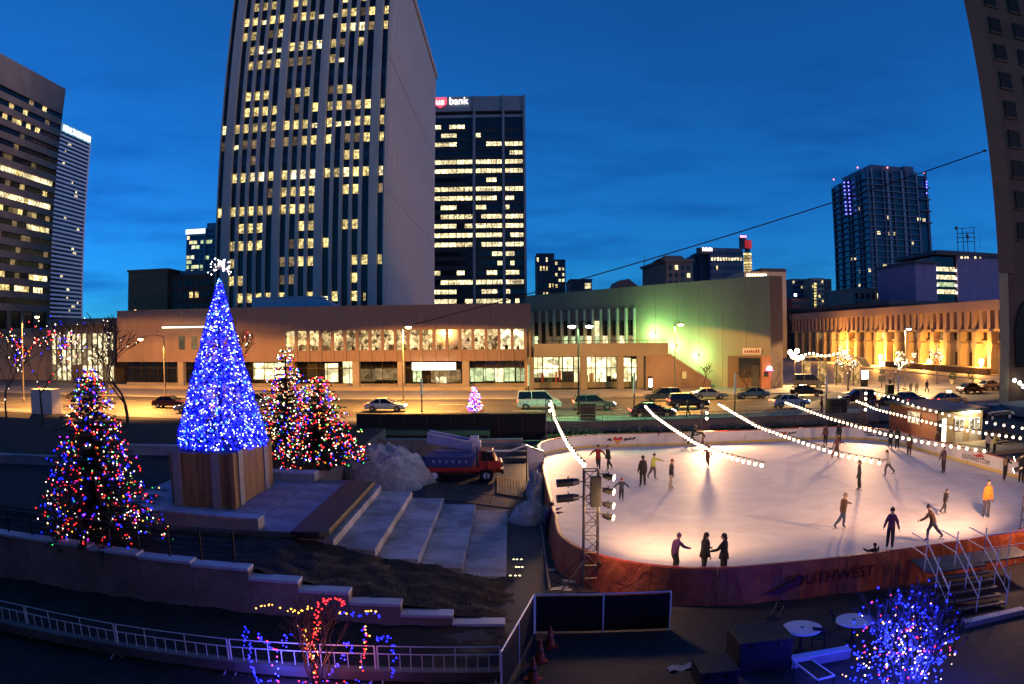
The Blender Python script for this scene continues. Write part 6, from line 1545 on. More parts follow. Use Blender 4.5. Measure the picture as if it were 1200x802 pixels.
# pallets and boards
wood = M('pale_pallet_wood', (.42,.26,.12), .75, var=.3, scale=4, stretch=(1,.3,1), rand=.25)
pp = [atz(x,y,G0+.12) for x,y in ((582,578),(614,583),(611,562),(582,558))]
pa = thing('wooden_pallet', 'pale wooden pallet with gaps beside the truck', 'pallet', (pp[0].x,pp[0].y,G0))
for i in range(9):
    f0,f1 = (i+.1)/9,(i+.85)/9; a_,b_ = pp[0].lerp(pp[1],f0),pp[0].lerp(pp[1],f1); c_,d_ = pp[3].lerp(pp[2],f1),pp[3].lerp(pp[2],f0)
    m = MB(); q_ = [a_,b_,c_,d_]; m.add([(v.x,v.y,G0+.10) for v in q_]+[(v.x,v.y,G0+.13) for v in q_],[(3,2,1,0),(4,5,6,7),(0,1,5,4),(1,2,6,5),(2,3,7,6),(3,0,4,7)]); m.build('slat', wood, pa)
for f in (.05,.5,.95): a_,b_ = pp[0].lerp(pp[3],f),pp[1].lerp(pp[2],f); m = MB(); m.beam((a_.x,a_.y,G0+.055),(b_.x,b_.y,G0+.055),.1,.085); m.build('bearer', wood, pa)
pd = [atz(x,y,G0) for x,y in ((497,583),(628,600),(640,572),(500,566))]
g = MB(); g.add([(v.x,v.y,G0+.006) for v in pd]+[(v.x,v.y,G0-.02) for v in pd],[(0,1,2,3),(7,6,5,4)]); 
dk_ = thing('ply_decking', 'worn brown plywood decking under the truck and pallet', 'decking', (pd[0].x,pd[0].y,G0)); plyw = M('worn_plywood',(.16,.085,.045),.75,var=.4,scale=2.,bump=.2,rand=.25)
for i in range(5):
    for j in range(2):
        f0,f1,h0,h1 = i/5+.004,(i+1)/5-.004,j/2+.01,(j+1)/2-.01
        def bl(u_,v_): return (pd[0].lerp(pd[1],u_)).lerp(pd[3].lerp(pd[2],u_),v_)
        q_ = [bl(f0,h0),bl(f1,h0),bl(f1,h1),bl(f0,h1)]; m = MB(); m.add([(v.x,v.y,G0) for v in q_]+[(v.x,v.y,G0+.02+.006*((i+j)%2)) for v in q_],[(3,2,1,0),(4,5,6,7),(0,1,5,4),(1,2,6,5),(2,3,7,6),(3,0,4,7)]); m.build('sheet', plyw, dk_)
# shelter of sheeting between the truck and the rink
sh0 = [aty(x,y,47.5) for x,y in ((570,529),(598,529),(617,522),(628,527),(637,529))]
sl_ = thing('tarp_shelter', 'pale plastic sheet shelter behind the pallet next to the rink', 'shelter', (sh0[2].x,47.5,G0)); tarp = M('pale_plastic',(.42,.43,.48),.4,var=.25)
m = MB(); 
for k in range(len(sh0)-1): a_,b_ = sh0[k],sh0[k+1]; m.add([a_,b_,b_+Vector((0,1.6,-.15)),a_+Vector((0,1.6,-.15)),a_-Vector((0,0,.05)),b_-Vector((0,0,.05)),b_+Vector((0,1.6,-.2)),a_+Vector((0,1.6,-.2))],[(0,1,2,3),(7,6,5,4),(0,4,5,1),(2,6,7,3)])
m.build('sheet', tarp, sl_)
for k in (0,2,4): m = MB(); m.tube([(sh0[k].x,47.6,G0),(sh0[k].x,47.6,sh0[k].z-.05)],.04,5); m.build('pole', steel, sl_)
m = MB(); a_,b_ = sh0[2],sh0[4]; m.add([a_,b_,(b_.x,b_.y,G0),(a_.x+.15,a_.y,G0),a_+Vector((0,.03,0)),b_+Vector((0,.03,0)),(b_.x,b_.y+.03,G0),(a_.x+.15,a_.y+.03,G0)],[(3,2,1,0),(4,5,6,7),(0,1,5,4),(1,2,6,5),(2,3,7,6),(3,0,4,7)]); m.build('side_flap', tarp, sl_)
# rear terrace walls
rw_ = thing('rear_terrace_wall', 'long dark retaining wall behind the truck below the street', 'wall', (-4,60,G0))
for i in range(9): x = -19+i*2.2; m = MB(); m.box((x+.01,58.5,G0),(x+2.19,59,.95)); m.build('wall_block', rt_w, rw_); m = MB(); m.box((x,58.44,.95),(x+2.2,59.06,1.05)); m.build('cap_stone', conc, rw_)
for i in range(3): m = MB(); m.box((-3.2,55.5+i*1.0,G0),(1.0,56.5+i*1.0,G0+.34*(i+1))); m.build('step', conc_dark, rw_)
# recessed path lights
for k,(px,py) in enumerate(((602,656),(606,656),(611,656),(605,665),(608,665),(612,665),(598,675),(604,675),(609,675))):
    p = atz(px,py,G0+.02); t = thing('path_light', f'tiny warm recessed path light, {["left","middle","right"][k%3]} of the {["far","middle","near"][k//3]} row', 'light', (p.x,p.y,G0), group='recessed path lights by the steps')
    m = MB(); m.lathe([(.06,.0),(.06,.03)],(p.x,p.y,G0),8); m.build('rim', galv, t); m = MB(); m.lathe([(.045,.028),(.03,.045)],(p.x,p.y,G0),8); m.build('lens', bulb_mat('path_warm',(1.,.85,.3),3.), t)
p,q = atz(634,616,G0), atz(644,692,G0); pe = thing('path_edging', 'thin pale edging line along the dark path left of the truss', 'edging', (p.x,p.y,G0)); m = MB(); m.beam((p.x,p.y,G0+.05),(q.x,q.y,G0+.05),.07,.1); m.build('edging_strip', M('edging_wood',(.3,.22,.14),.7), pe)
m = MB(); m.beam((p.x,p.y,G0+.11),(q.x,q.y,G0+.11),.09,.02); m.build('cap_strip', M('edging_wood',(.3,.22,.14)), pe)
# ------------------------------------------------------------------ trees and light bulbs
needle_m = M('fir_needles', (.018,.040,.018), .8, var=.4, scale=5)
bark_m = M('bark', (.05,.035,.025), .9, var=.3, scale=8, bump=.4)
BC = {'red':bulb_mat('bulb_red',(1.,.012,.006),3.6),'white':bulb_mat('bulb_warm',(1.,.78,.5),3.4),'blue':bulb_mat('bulb_blue',(.003,.006,1.),5.5),'green':bulb_mat('bulb_green',(.02,.85,.16),1.5),'gold':bulb_mat('bulb_gold',(1.,.42,.03),2.6)}
BCL = list(BC.values()); BCN = list(BC)
def conifer(label, base, ztop, r, seed, nb=700, mix=('red',)*4+('white',)*4+('blue',)*2+('green',)+('gold',), br=.045, blue_big=1.7, whorls=26, glow=0., group='conifers dressed with coloured bulbs', top_gap=.0):
    rn = random.Random(seed); x, y, z0 = base; H = ztop-z0
    t = thing('christmas_tree', label, 'tree', base, group=group)
    m = MB(); m.tube([(x,y,z0),(x+rn.uniform(-.05,.05),y,z0+H*.5),(x,y,ztop-.1)],[.05*r+.08,.035*r+.04,.02],7); m.build('trunk', bark_m, t)
    c = MB(); spots = []
    for w in range(whorls):
        f = (w+rn.random()*.6)/whorls; zz = z0+H*(.06+.93*f); L0 = r*(1-f)**.70*(.86+.28*rn.random())+.12
        nbk = max(5,int(13*(1-f)**.5)); ph = rn.random()*6.3
        for k in range(nbk):
            a = ph+2*pi*k/nbk+rn.uniform(-.2,.2); L_ = L0*rn.uniform(.72,1.12); d = Vector((cos(a),sin(a),0)); sd = Vector((-sin(a),cos(a),0)); droop = rn.uniform(.10,.32)
            def pt(s): return Vector((x,y,zz))+d*L_*s+Vector((0,0,-droop*L_*s*s+.16*L_*s))
            n = max(5,int(L_*10))
            for i in range(n):
                s = (i+.6)/n; p = pt(s); ll = rn.uniform(.18,.34)*(1.15-.4*s)*(.7+.2*r/1.5)
                for sg in (-1,1):
                    u = (sd*sg*.8+d*.6+Vector((0,0,rn.uniform(-.35,.25)))).normalized()*ll; v_ = u.cross(Vector((0,0,1))).normalized()*ll*.26+Vector((0,0,rn.uniform(-.02,.05)))
                    c.add([p,p+u*.5+v_,p+u,p+u*.5-v_],[(0,1,2,3)])
            u = (pt(1)-pt(.7)); c.add([pt(.75),pt(.9)+sd*.07,pt(1)+u*.4,pt(.9)-sd*.07],[(0,1,2,3)])
            for _ in range(4): s = sqrt(rn.uniform(.25,1)); spots.append(pt(s)+Vector((rn.uniform(-.12,.12),rn.uniform(-.12,.12),rn.uniform(-.05,.10))))
    c.build('crown', needle_m, t)
    rn.shuffle(spots); b = MB(); cnt = 0
    # favour bulbs on the outside
    for p in spots:
        if cnt >= nb: break
        col = rn.choice(mix); rr = br*rn.uniform(.75,1.25)*(blue_big if col == 'blue' and rn.random() < .5 else 1)
        b.octa(p, rr, BCN.index(col)); cnt += 1
    tag(b.build('bulbs', BCL, t), kind='stuff')
    return t
def bare_tree(label, base, H, seed, lights=0, mix=('white',), br=.05, spread=.55, trunk=.13, depth=5, group=None, name='bare_tree', cat='tree', nmain=3, wrap=False, low=.25, ltop=0, rmin=.012):
    rn = random.Random(seed); t = thing(name, label, cat, base, group=group); x,y,z = base
    m = MB(); tips = []; segs = []
    def grow(p, d, L_, r, k):
        n = 3; pts = [p]; q = p; dd = d.copy()
        for i in range(n):
            dd = (dd+Vector((rn.uniform(-.16,.16),rn.uniform(-.16,.16),rn.uniform(-.02,.12)))).normalized(); q = q+dd*L_/n; pts.append(q)
        r1 = max(r*.62,rmin); r = max(r,rmin); mm.tube(pts,[r+(r1-r)*i/n for i in range(n+1)],5 if k > 1 else 4,caps=False); segs.append((pts,r,k))
        if k <= 0: tips.append(q); return
        for i in range(rn.choice((2,2,3)) if k > 1 else 2):
            a = rn.random()*6.3; o = Vector((cos(a),sin(a),rn.uniform(-.05,.5)))
            grow(pts[-1] if i < 2 else pts[-2], (dd+o*spread).normalized(), L_*rn.uniform(.62,.86), r1*rn.uniform(.7,.95), k-1)
    mm = MB()
    for k in range(nmain if wrap else 1):
        if wrap: a = 6.28*k/nmain+rn.random(); d = Vector((cos(a)*.35,sin(a)*.35,1)).normalized(); grow(Vector((x+.12*cos(a),y+.12*sin(a),z)), d, H*low, trunk, depth)
        else: grow(Vector((x,y,z)), Vector((0,0,1)), H*low, trunk, depth)
    # trunk separate from crown
    if not wrap:
        tm = MB(); pts,r,k = segs[0]; tm.tube(pts,[r*1.05+( r*.66-r*1.05)*i/3 for i in range(4)],8); tm.tube([pts[0],pts[0]+Vector((0,0,.15))],[r*1.5,r*1.05],8); tm.build('trunk', bark_m, t)
    else:
        tm = MB()
        for pts,r,k in segs:
            if k == depth: tm.tube(pts,[r*1.1,r,r*.9,r*.7],6)
        tm.build('stem', bark_m, t)
    mm.build('crown', bark_m, t)
    if lights:
        b = MB(); cand = [s for s in segs if (s[2] <= depth-1) or wrap]
        for i in range(lights):
            pts,r,k = rn.choice(cand); j = rn.randrange(3); p = pts[j].lerp(pts[j+1],rn.random()); a = rn.random()*6.3; p = p+Vector((cos(a),sin(a),rn.uniform(-.3,.3)))*(r+.03)
            if ltop and p.z < ltop: continue
            col = rn.choice(mix); b.octa(p, br*rn.uniform(.75,1.3), BCN.index(col))
        tag(b.build('bulbs', BCL, t), kind='stuff')
    return t
# blue light cone tree on its planter
bx_, by_ = -14.23, 34.4
zt_ = aty(255,326,by_).z
bt = thing('blue_light_tree', 'tall cone tree covered in blue and white bulbs on the wooden planter', 'tree', (bx_,by_,4.0))
HT = zt_-4.0; RB = 2.28
def prof(f): return RB*((1-f)**1.05*.93+.07*(1-f)**.35)*(1 if f > .015 else .97)
m = MB(); m.tube([(bx_,by_,3.88),(bx_,by_,zt_-.1)],[.13,.05],8); m.build('trunk', steel, bt)
garl = M('blue_glow_garland', (.02,.03,.42), .6, var=.4, scale=6)  # blue glow of the bulbs put into the foliage colour
c = MB(); rn = random.Random(77)
for i in range(9000):
    f = 1-sqrt(rn.random()); a = rn.random()*6.283; rr = prof(f)*(1.05-.15*rn.random()+.05*noise.noise((cos(a)*3,sin(a)*3,f*14))); p = Vector((bx_+rr*cos(a),by_+rr*sin(a),4.0+HT*f))
    d = Vector((cos(a),sin(a),rn.uniform(-.9,.3))).normalized(); s = Vector((-sin(a),cos(a),rn.uniform(-.6,.6))).normalized(); l = rn.uniform(.08,.16)
    c.add([p-d*l*.3,p+s*l*.6,p+d*l,p-s*l*.6],[(0,1,2,3)])
c.build('crown', garl, bt)
b = MB(); WHT, BLU, CYA = 0, 1, 2
blue_mats = [bulb_mat('tree_white',(.66,.74,1.),4.0,'AUTO'), bulb_mat('tree_blue',(.0015,.003,1.),4.6,'AUTO'), bulb_mat('tree_sky',(.03,.14,1.),3.0,'AUTO')]
for i in range(3600):
    f = 1-sqrt(rn.random()); a = rn.random()*6.283; rr = prof(f)*(rn.uniform(.96,1.04)+.05*noise.noise((cos(a)*3,sin(a)*3,f*14))); p = (bx_+rr*cos(a),by_+rr*sin(a),4.0+HT*f)
    u_ = rn.random(); k = WHT if u_ < .23 else (CYA if u_ < .31 else BLU)  # extra blue bulbs stand in for the glow between the white ones
    b.octa(p, (.034 if k == WHT else .056)*rn.uniform(.8,1.25), k)
tag(b.build('bulbs', blue_mats, bt), kind='stuff')
# topper: a burst of twigs with white bulbs
zc = aty(256,311,by_).z; tp = MB(); tb2 = MB()
for i in range(34):
    a = rn.random()*6.283; e = rn.uniform(-.5,1.3); d = Vector((cos(a)*cos(e),sin(a)*cos(e),sin(e))); L_ = rn.uniform(.35,.62); p0 = Vector((bx_,by_,zc-.18))
    p1 = p0+d*L_*.5+Vector((rn.uniform(-.06,.06),0,.05)); p2 = p0+d*L_*1.05; tp.tube([p0,p1,p2],[.016,.012,.006],4); tb2.octa(p2,.042*rn.uniform(.8,1.3)); 
    if i % 2: tb2.octa(p1,.035)
tp.build('topper_twigs', M('silver_twig',(.45,.40,.45),.5), bt); tag(tb2.build('topper_bulbs', bulb_mat('topper_white',(1.,.92,.85),4.), bt), kind='stuff')

# coloured conifers
p = atz(120,634,1.28); big = conifer('biggest coloured conifer at the left behind the steel railing', (p.x,p.y,1.2), aty(118,431,p.y).z, 2.75, 5, nb=1700, br=.031, whorls=36, mix=('red',)*5+('white',)*3+('blue',)*4+('green',)+('gold',), blue_big=1.5)
p = atz(376,548,TZ); conifer('bushy coloured conifer beside the snow heap', (p.x,p.y,TZ), aty(384,440,p.y).z, 3.0, 8, nb=1900, br=.042, whorls=26, mix=('red',)*6+('white',)*3+('blue',)*2+('green',)+('gold',)*2, blue_big=1.3)
p = atz(338,538,TZ); conifer('taller darker coloured conifer just right of the blue tree', (p.x,p.y,TZ), aty(340,408,p.y).z, 2.6, 9, nb=1300, br=.038, whorls=28, mix=('red',)*3+('white',)*4+('blue',)*2+('green',)+('gold',), blue_big=1.2)
p = atz(556,483,ST+.14); conifer('tiny coloured tree standing at the street kerb', (p.x,p.y,ST+.14), aty(556,454,p.y).z, .85, 12, nb=260, br=.075, whorls=14, mix=('red',)*4+('white',)*3+('blue',)*4, blue_big=1.2)
# bare trees
def bt_(px,py,z,ytop,label,seed,**k):
    p = atz(px,py,z); zt = aty(px,ytop,p.y).z; return bare_tree(label, (p.x,p.y,z), (zt-z)*k.pop('hs',1.), seed, **k)
gl_ = 'bare trees on the left pavement'
bt_(8,492,TZ,372,'bare tree with coloured bulbs at the left edge',41,lights=80,mix=('red','white','white','blue','gold'),br=.062,hs=1.12,spread=.85,group=gl_,rmin=.028,depth=6,trunk=.12)
bt_(51,500,TZ,362,'bare tree thick with red and white bulbs, second from the left',42,lights=150,mix=('red','red','white','white','blue'),br=.062,hs=1.12,spread=.85,group=gl_,rmin=.028,depth=6,trunk=.13)
bt_(95,485,ST,355,'bare twiggy tree before the glazed pavilion',43,lights=18,mix=('white','blue'),br=.06,hs=1.1,spread=.8,group=gl_,rmin=.028,depth=6,trunk=.12)
bt_(150,500,TZ,362,'large forked bare tree with a few white bulbs left of the blue tree',44,lights=26,mix=('white',),br=.05,hs=1.15,group=gl_,rmin=.03,depth=6,trunk=.17,spread=.9)
bt_(285,480,ST,365,'bare tree with pinkish bulbs just right of the blue tree top',47,lights=22,mix=('red','white'),br=.08,group=gl_,rmin=.028,depth=6,trunk=.12)
gr_ = 'bare trees with white bulbs on the mall'
bt_(994,458,ST,398,'bare mall tree with white bulbs before the arcade, leftmost',51,lights=260,br=.055,group=gr_,rmin=.035,depth=6,trunk=.16,spread=.95)
bt_(1046,456,ST,398,'bare mall tree with white bulbs, middle one',52,lights=280,br=.055,group=gr_,rmin=.035,depth=6,trunk=.16,spread=.95)
bt_(1098,450,ST,402,'slender mall tree with a column of white bulbs, rightmost',53,lights=160,br=.055,group=gr_,rmin=.035,depth=6,trunk=.12,spread=.35)
bt_(823,463,ST+.14,415,'reddish bare street tree against the blank wall',54,group='bare trees on the far pavement',rmin=.03,trunk=.10,spread=.6)
bt_(877,462,ST+.14,424,'thin bare street tree before the restaurant door',55,group='bare trees on the far pavement',rmin=.03,trunk=.08,spread=.6)
# lit shrubs in the foreground
p = atz(372,812,-.25); bare_tree('bare shrub wound with red, yellow and blue bulbs by the front barriers', (p.x,p.y+.2,-.28), 3.1, 61, lights=0, name='lit_shrub', cat='shrub', wrap=True, nmain=7, trunk=.035, depth=4, spread=.5, low=.26)
def wound_lights(parent_label_loc, stems, br, seed, parent):
    rn = random.Random(seed); b = MB()
    for pts, cols, n in stems:
        for i in range(n):
            f = (i+rn.random()*.7)/n; s = f*(len(pts)-1); j = min(int(s),len(pts)-2); p = pts[j].lerp(pts[j+1],s-j); a = rn.random()*6.3
            b.octa((p.x+.06*cos(a)+rn.uniform(-.05,.05),p.y+.06*sin(a),p.z+rn.uniform(-.05,.05)), br*rn.uniform(.75,1.3), BCN.index(rn.choice(cols)))
    tag(b.build('bulbs', BCL, parent), kind='stuff')
shr = [o for o in bpy.data.objects if o.name.startswith('lit_shrub')][0]; sy = p.y+.2
def pixpath(pts, y): return [aty(a_,b_,y+random.Random(int(a_+b_)).uniform(-.5,.5)) for a_,b_ in pts]
wound_lights(None, [
 (pixpath([(287,735),(290,755),(296,780),(302,801)],sy),('blue',),34),(pixpath([(300,745),(310,752),(325,765),(322,800)],sy),('blue','blue','red'),24),
 (pixpath([(372,735),(369,750),(368,770),(370,800)],sy),('red','gold','red'),38),(pixpath([(371,735),(372,718),(378,705),(392,702),(404,708)],sy),('red',),30),
 (pixpath([(298,715),(310,709),(320,711),(336,715),(347,716),(358,713),(366,714)],sy),('gold',),18),(pixpath([(353,735),(357,745),(360,760),(366,775)],sy),('gold','red'),16),
 (pixpath([(395,719),(408,718),(420,722),(436,716),(445,724)],sy),('blue','blue','gold'),20),(pixpath([(424,735),(430,745),(428,760),(425,790)],sy),('red','red','blue','gold'),24),
 (pixpath([(405,752),(412,760),(400,775),(385,790)],sy),('blue',),22),(pixpath([(440,750),(455,745),(462,765),(458,795)],sy),('blue',),22),(pixpath([(345,742),(335,748),(330,765)],sy),('blue',),10),
 (pixpath([(300,798),(340,800),(380,799),(440,800)],sy),('blue','blue','red'),26)], .026, 5, shr)
lamp('POINT', (p.x-.9,sy-.1,.5), 60, (.06,.08,1.), shr, .25); lamp('POINT', (p.x+.1,sy-.3,1.0), 30, (1.,.25,.12), shr, .2)
p = atz(1062,815,-.28); sh2 = bare_tree('round bare shrub netted with blue, yellow and red bulbs at the bottom right', (p.x,p.y,-.3), 3.7, 62, lights=0, name='lit_shrub', cat='shrub', wrap=True, nmain=11, trunk=.035, depth=5, spread=.6, low=.26)
rn = random.Random(19); b = MB(); cx2 = aty(1063,740,p.y); 
for i in range(520):
    a = rn.random()*6.283; e = math.asin(rn.uniform(-.75,1)); rr = rn.uniform(.35,1.08)*(1+.18*sin(3*a+1)*cos(e)); q = Vector((cx2.x+1.62*rr*cos(a)*cos(e), p.y+1.3*rr*sin(a)*cos(e), 1.2+1.65*rr*sin(e)))
    col = rn.choice(('blue',)*8+('gold',)+('red',)+('white',)*1); b.octa(q, (.026 if col != 'blue' else .030)*rn.uniform(.7,1.3), BCN.index(col))
tag(b.build('bulbs', BCL, sh2), kind='stuff')
for q_ in ((0,-.1,1.2),(.4,-.5,.6),(-.4,.3,1.6)): lamp('POINT', (cx2.x+q_[0],p.y+q_[1],q_[2]), 190, (.02,.04,1.), sh2, .3)
# ------------------------------------------------------------------ street furniture
def street_lamp(label, hx, hy, bx, by, yb, zb_, power, col, glow, double=False, pole_m=None, group='street lamps'):
    """hx,hy: picture point of the lamp head; bx,by: foot of the pole"""
    f = atz(bx,by,zb_); h = aty(hx,hy,f.y); pm_ = pole_m or M('lamp_pole_grey',(.20,.17,.13),.5,metal=.4)
    t = thing('street_lamp', label, 'lamp', (f.x,f.y,zb_), group=group)
    m = MB(); top = h.z+.35; m.tube([(f.x,f.y,zb_),(f.x,f.y,zb_+1.2),(f.x,f.y,top)],[.14,.11,.07],8); m.build('pole', pm_, t)
    m = MB(); m.lathe([(.24,0),(.24,.25),(.15,.4)],(f.x,f.y,zb_),10); m.build('base', pm_, t)
    heads = [h] if not double else [h+Vector((-.9,0,0)),h+Vector((.9,0,0))]
    for q in heads:
        m = MB(); m.tube([(f.x,f.y,top-.05),((f.x+q.x)/2,f.y-.1,top+.25),(q.x,q.y-.3,q.z+.22)],.045,6); m.build('arm', pm_, t)
        m = MB(); m.box((q.x-.42,q.y-.55,q.z+.08),(q.x+.42,q.y-.1,q.z+.28)); hd_ = bevel(m.build('head', pm_, t),.06)
        m = MB(); m.ball((q.x,q.y-.32,q.z+.02),(.40,.28,.20),10,6); m.build('lens', bulb_mat('lens_'+glow[0],glow[1],glow[2]), hd_)
        lamp('SPOT', (q.x,q.y-.4,q.z-.25), power/len(heads), col, t, .25, target=(q.x,q.y+.75,q.z-5.25), spot=160, blend=.07)
    return t
SOD = ('sodium',(1.,.62,.22),9.); GRN = ('mercury',(.80,1.,.70),9.)
street_lamp('sodium street lamp before the long row of lit office windows', 479,384,473,474,0,ST+.14,30000,LIGHT_SODIUM,SOD)
street_lamp('sodium street lamp in front of the blank wall', 797,381,791,466,0,ST+.14,13000,LIGHT_SODIUM,SOD)
street_lamp('dark street pole with two green white lamp heads before the window fins', 680,383,678,486,0,ST+.14,3600,LIGHT_GREEN,GRN,double=True,pole_m=steel)
street_lamp('street lamp with a cold white head by the mall trees', 1064,386,1060,457,0,ST+.1,24000,(1.,.62,.25),('coldhead',(.75,.9,1.),7.))
street_lamp('sodium street lamp behind the forked bare tree at the left', 166,398,194,474,0,ST+.14,24000,LIGHT_SODIUM,SOD)
street_lamp('sodium street lamp among the bare trees at the far left edge', 45,372,28,470,0,ST+.14,22000,LIGHT_SODIUM,SOD)
cl_ = thing('globe_cluster_lamp', 'ornate lamp with clustered glowing globes at the corner of the blank wall', 'lamp', (*atz(931,452,ST).xy,ST))
f = atz(931,452,ST); gq = [aty(x,y,f.y) for x,y in ((929.5,417),(926,413),(934,411.5),(935,420.5),(939.5,419))]
m = MB(); m.tube([(f.x,f.y,ST),(f.x,f.y,gq[0].z)],[.12,.07],8); m.build('pole', steel, cl_)
for i,q in enumerate(gq): m = MB(); m.ball(q,.55 if i == 0 else .42,10,7); m.build('globe', bulb_mat('cluster_globe',(1.,.72,.35),6.), cl_); m = MB(); m.tube([(f.x,f.y,q.z-.8),tuple(q)],.05,5); m.build('arm', steel, cl_)
lamp('POINT', gq[0]+Vector((.6,-1.0,.2)), 7000, (1.,.58,.2), cl_, .4)
# slim posts with white tops along the near kerb
for i,(px,yt,yb_,lab) in enumerate(((494.5,444,483,'left of the tiny coloured tree'),(619.5,428,478,'at the left end of the lit shops'),(743,437,487,'before the parked wagon'),(861,438,487,'before the grey parked saloon'),(968,440,484,'at the mall corner'),(1052,440,478,'in front of the mall signs'))):
    p = atz(px,yb_,ST+.14); z1_ = aty(px,yt,p.y).z; t = thing('banner_post', f'slim street post with a white upper half, {lab}', 'post', (p.x,p.y,ST+.14), group='slim posts along the near kerb')
    m = MB(); m.tube([(p.x,p.y,ST+.14),(p.x,p.y,ST+.14+(z1_-ST)*.5)],.07,7); m.build('lower_shaft', steel, t); m = MB(); m.tube([(p.x,p.y,ST+.14+(z1_-ST)*.5),(p.x,p.y,z1_)],.12,7); m.build('upper_sleeve', M('post_white',(.6,.55,.48),.5,var=.1), t)
    m = MB(); m.lathe([(.14,0),(.14,.12),(.07,.16)],(p.x,p.y,ST+.14),8); m.build('foot', steel, t)
# lit parking sign, notice board, planters, newspaper boxes
p = atz(762,458,ST+.14); t = thing('pay_station', 'parking pay station with a bright white screen by the wagon', 'kiosk', (p.x,p.y,ST+.14)); zq = aty(762,448,p.y).z
m = MB(); m.box((p.x-.3,p.y-.2,ST+.14),(p.x+.3,p.y+.2,zq+.9)); bevel(m.build('cabinet', steel, t),.04); m = MB(); m.box((p.x-.24,p.y-.23,zq-.7),(p.x+.24,p.y-.2,zq+.5)); m.build('lit_screen', bulb_mat('kiosk_white',(1.,1.,.85),4.,'AUTO'), t)
p = aty(803,440,111.0); t = thing('notice_plate', 'small pale notice plate on the stair block wall', 'sign', (p.x,111.6,p.z-.8)); m = MB(); m.box((p.x-.35,111.62,p.z-.55),(p.x+.35,111.7,p.z+.55)); m.build('plate', M('plate_green',(.4,.45,.3),.5), t); m = MB(); m.box((p.x-.4,111.7,p.z-.6),(p.x+.4,111.78,p.z+.6)); m.build('frame', steel, t)
def boxkit(name, label, cat, px, py, w, d, h, mat, z=ST+.14, group=None, extra=True):
    p = atz(px,py,z); t = thing(name, label, cat, (p.x,p.y+d/2,z), group=group)
    m = MB(); m.box((p.x-w/2,p.y,z+.12),(p.x+w/2,p.y+d,z+h-.08)); bevel(m.build('cabinet', mat, t),.03); m = MB(); m.box((p.x-w/2-.03,p.y-.03,z+h-.08),(p.x+w/2+.03,p.y+d+.03,z+h)); m.build('top', mat, t)
    for s in (-1,1): m = MB(); m.box((p.x+s*(w/2-.1)-.05,p.y+.05,z),(p.x+s*(w/2-.1)+.05,p.y+d-.05,z+.12)); m.build('foot', steel, t)
    if extra: m = MB(); m.box((p.x-w*.35,p.y-.02,z+h*.35),(p.x+w*.35,p.y,z+h*.8)); m.build('door', steel, t)
    return t
boxkit('utility_cabinet','black utility cabinet behind the far barrier by the dark pole','cabinet',689,497,1.5,.8,2.0,can_m,z=ST-.3)
boxkit('utility_cabinet','black utility cabinet near the rink corner by the mall','cabinet',983,487,2.0,1.0,1.7,can_m,z=ST-.1)
boxkit('newspaper_box','dark newspaper box by the mall signs','box',1044,463,1.1,.8,1.4,can_m)
boxkit('grey_trailer','pale grey box trailer parked behind the bare trees at the left','trailer',49,487,3.2,2.0,2.9,M('trailer_grey',(.45,.42,.40),.5,var=.1),z=ST,extra=False)
for i,(px,lab) in enumerate(((1116,'left'),(1138,'right'))):
    p = atz(px,450,ST); t = thing('planter_pot', f'dark round shrub in a pot before the arcade, {lab} of two', 'planter', (p.x,p.y,ST), group='potted shrubs on the mall')
    m = MB(); m.lathe([(.4,0),(.55,.7),(.6,.75)],(p.x,p.y,ST),12); m.build('pot', colm, t); rn = random.Random(i); m = MB()
    for k in range(260): v = Vector((rn.gauss(0,1),rn.gauss(0,1),rn.gauss(0,1))).normalized()*rn.uniform(.5,.85); u = Vector((rn.uniform(-1,1),rn.uniform(-1,1),rn.uniform(-1,1))).normalized()*.13; w_ = u.cross(v).normalized()*.06; c_ = Vector((p.x,p.y,ST+1.35))+v; m.add([c_-u,c_-w_,c_+u,c_+w_],[(0,1,2,3)])
    m.build('foliage', needle_m, t)
# tram stop shelter with dark curved roof
p0,p1 = atz(938,449,ST+.1), atz(1016,452,ST+.1); sh = thing('tram_shelter', 'transit shelter with a dark curved roof and a lit white panel', 'shelter', ((p0.x+p1.x)/2,p0.y,ST))
zr_ = aty(980,420,p0.y).z; N_ = 12
m = MB()
for i in range(N_):
    f0,f1 = i/N_,(i+1)/N_; a_,b_ = p0.lerp(p1,f0),p0.lerp(p1,f1); zc = lambda f: zr_+.45*sin(pi*min(1,max(0,f*.9+.1)))-(1.1 if f > .93 else 0)
    m.add([(a_.x,a_.y-1.2,zc(f0)),(b_.x,b_.y-1.2,zc(f1)),(b_.x,b_.y+1.6,zc(f1)),(a_.x,a_.y+1.6,zc(f0)),(a_.x,a_.y-1.2,zc(f0)+.28),(b_.x,b_.y-1.2,zc(f1)+.28),(b_.x,b_.y+1.6,zc(f1)+.28),(a_.x,a_.y+1.6,zc(f0)+.28)],[(3,2,1,0),(4,5,6,7),(0,1,5,4),(1,2,6,5),(2,3,7,6),(3,0,4,7)])
m.build('roof', M('shelter_roof',(.06,.05,.05),.5), sh)
for f in (.05,.3,.55,.8): a_ = p0.lerp(p1,f); m = MB(); m.tube([(a_.x,a_.y,ST),(a_.x,a_.y,zr_+.1)],.09,6); m.build('post', steel, sh); m = MB(); m.box((a_.x,a_.y+.9,ST+.3),(a_.x+(p1.x-p0.x)*.22,a_.y+.95,zr_-.4)); m.build('back_panel', lit_mat('shelter_glow',(1.,.55,.18),.28,rand=.3,detail=.7), sh)
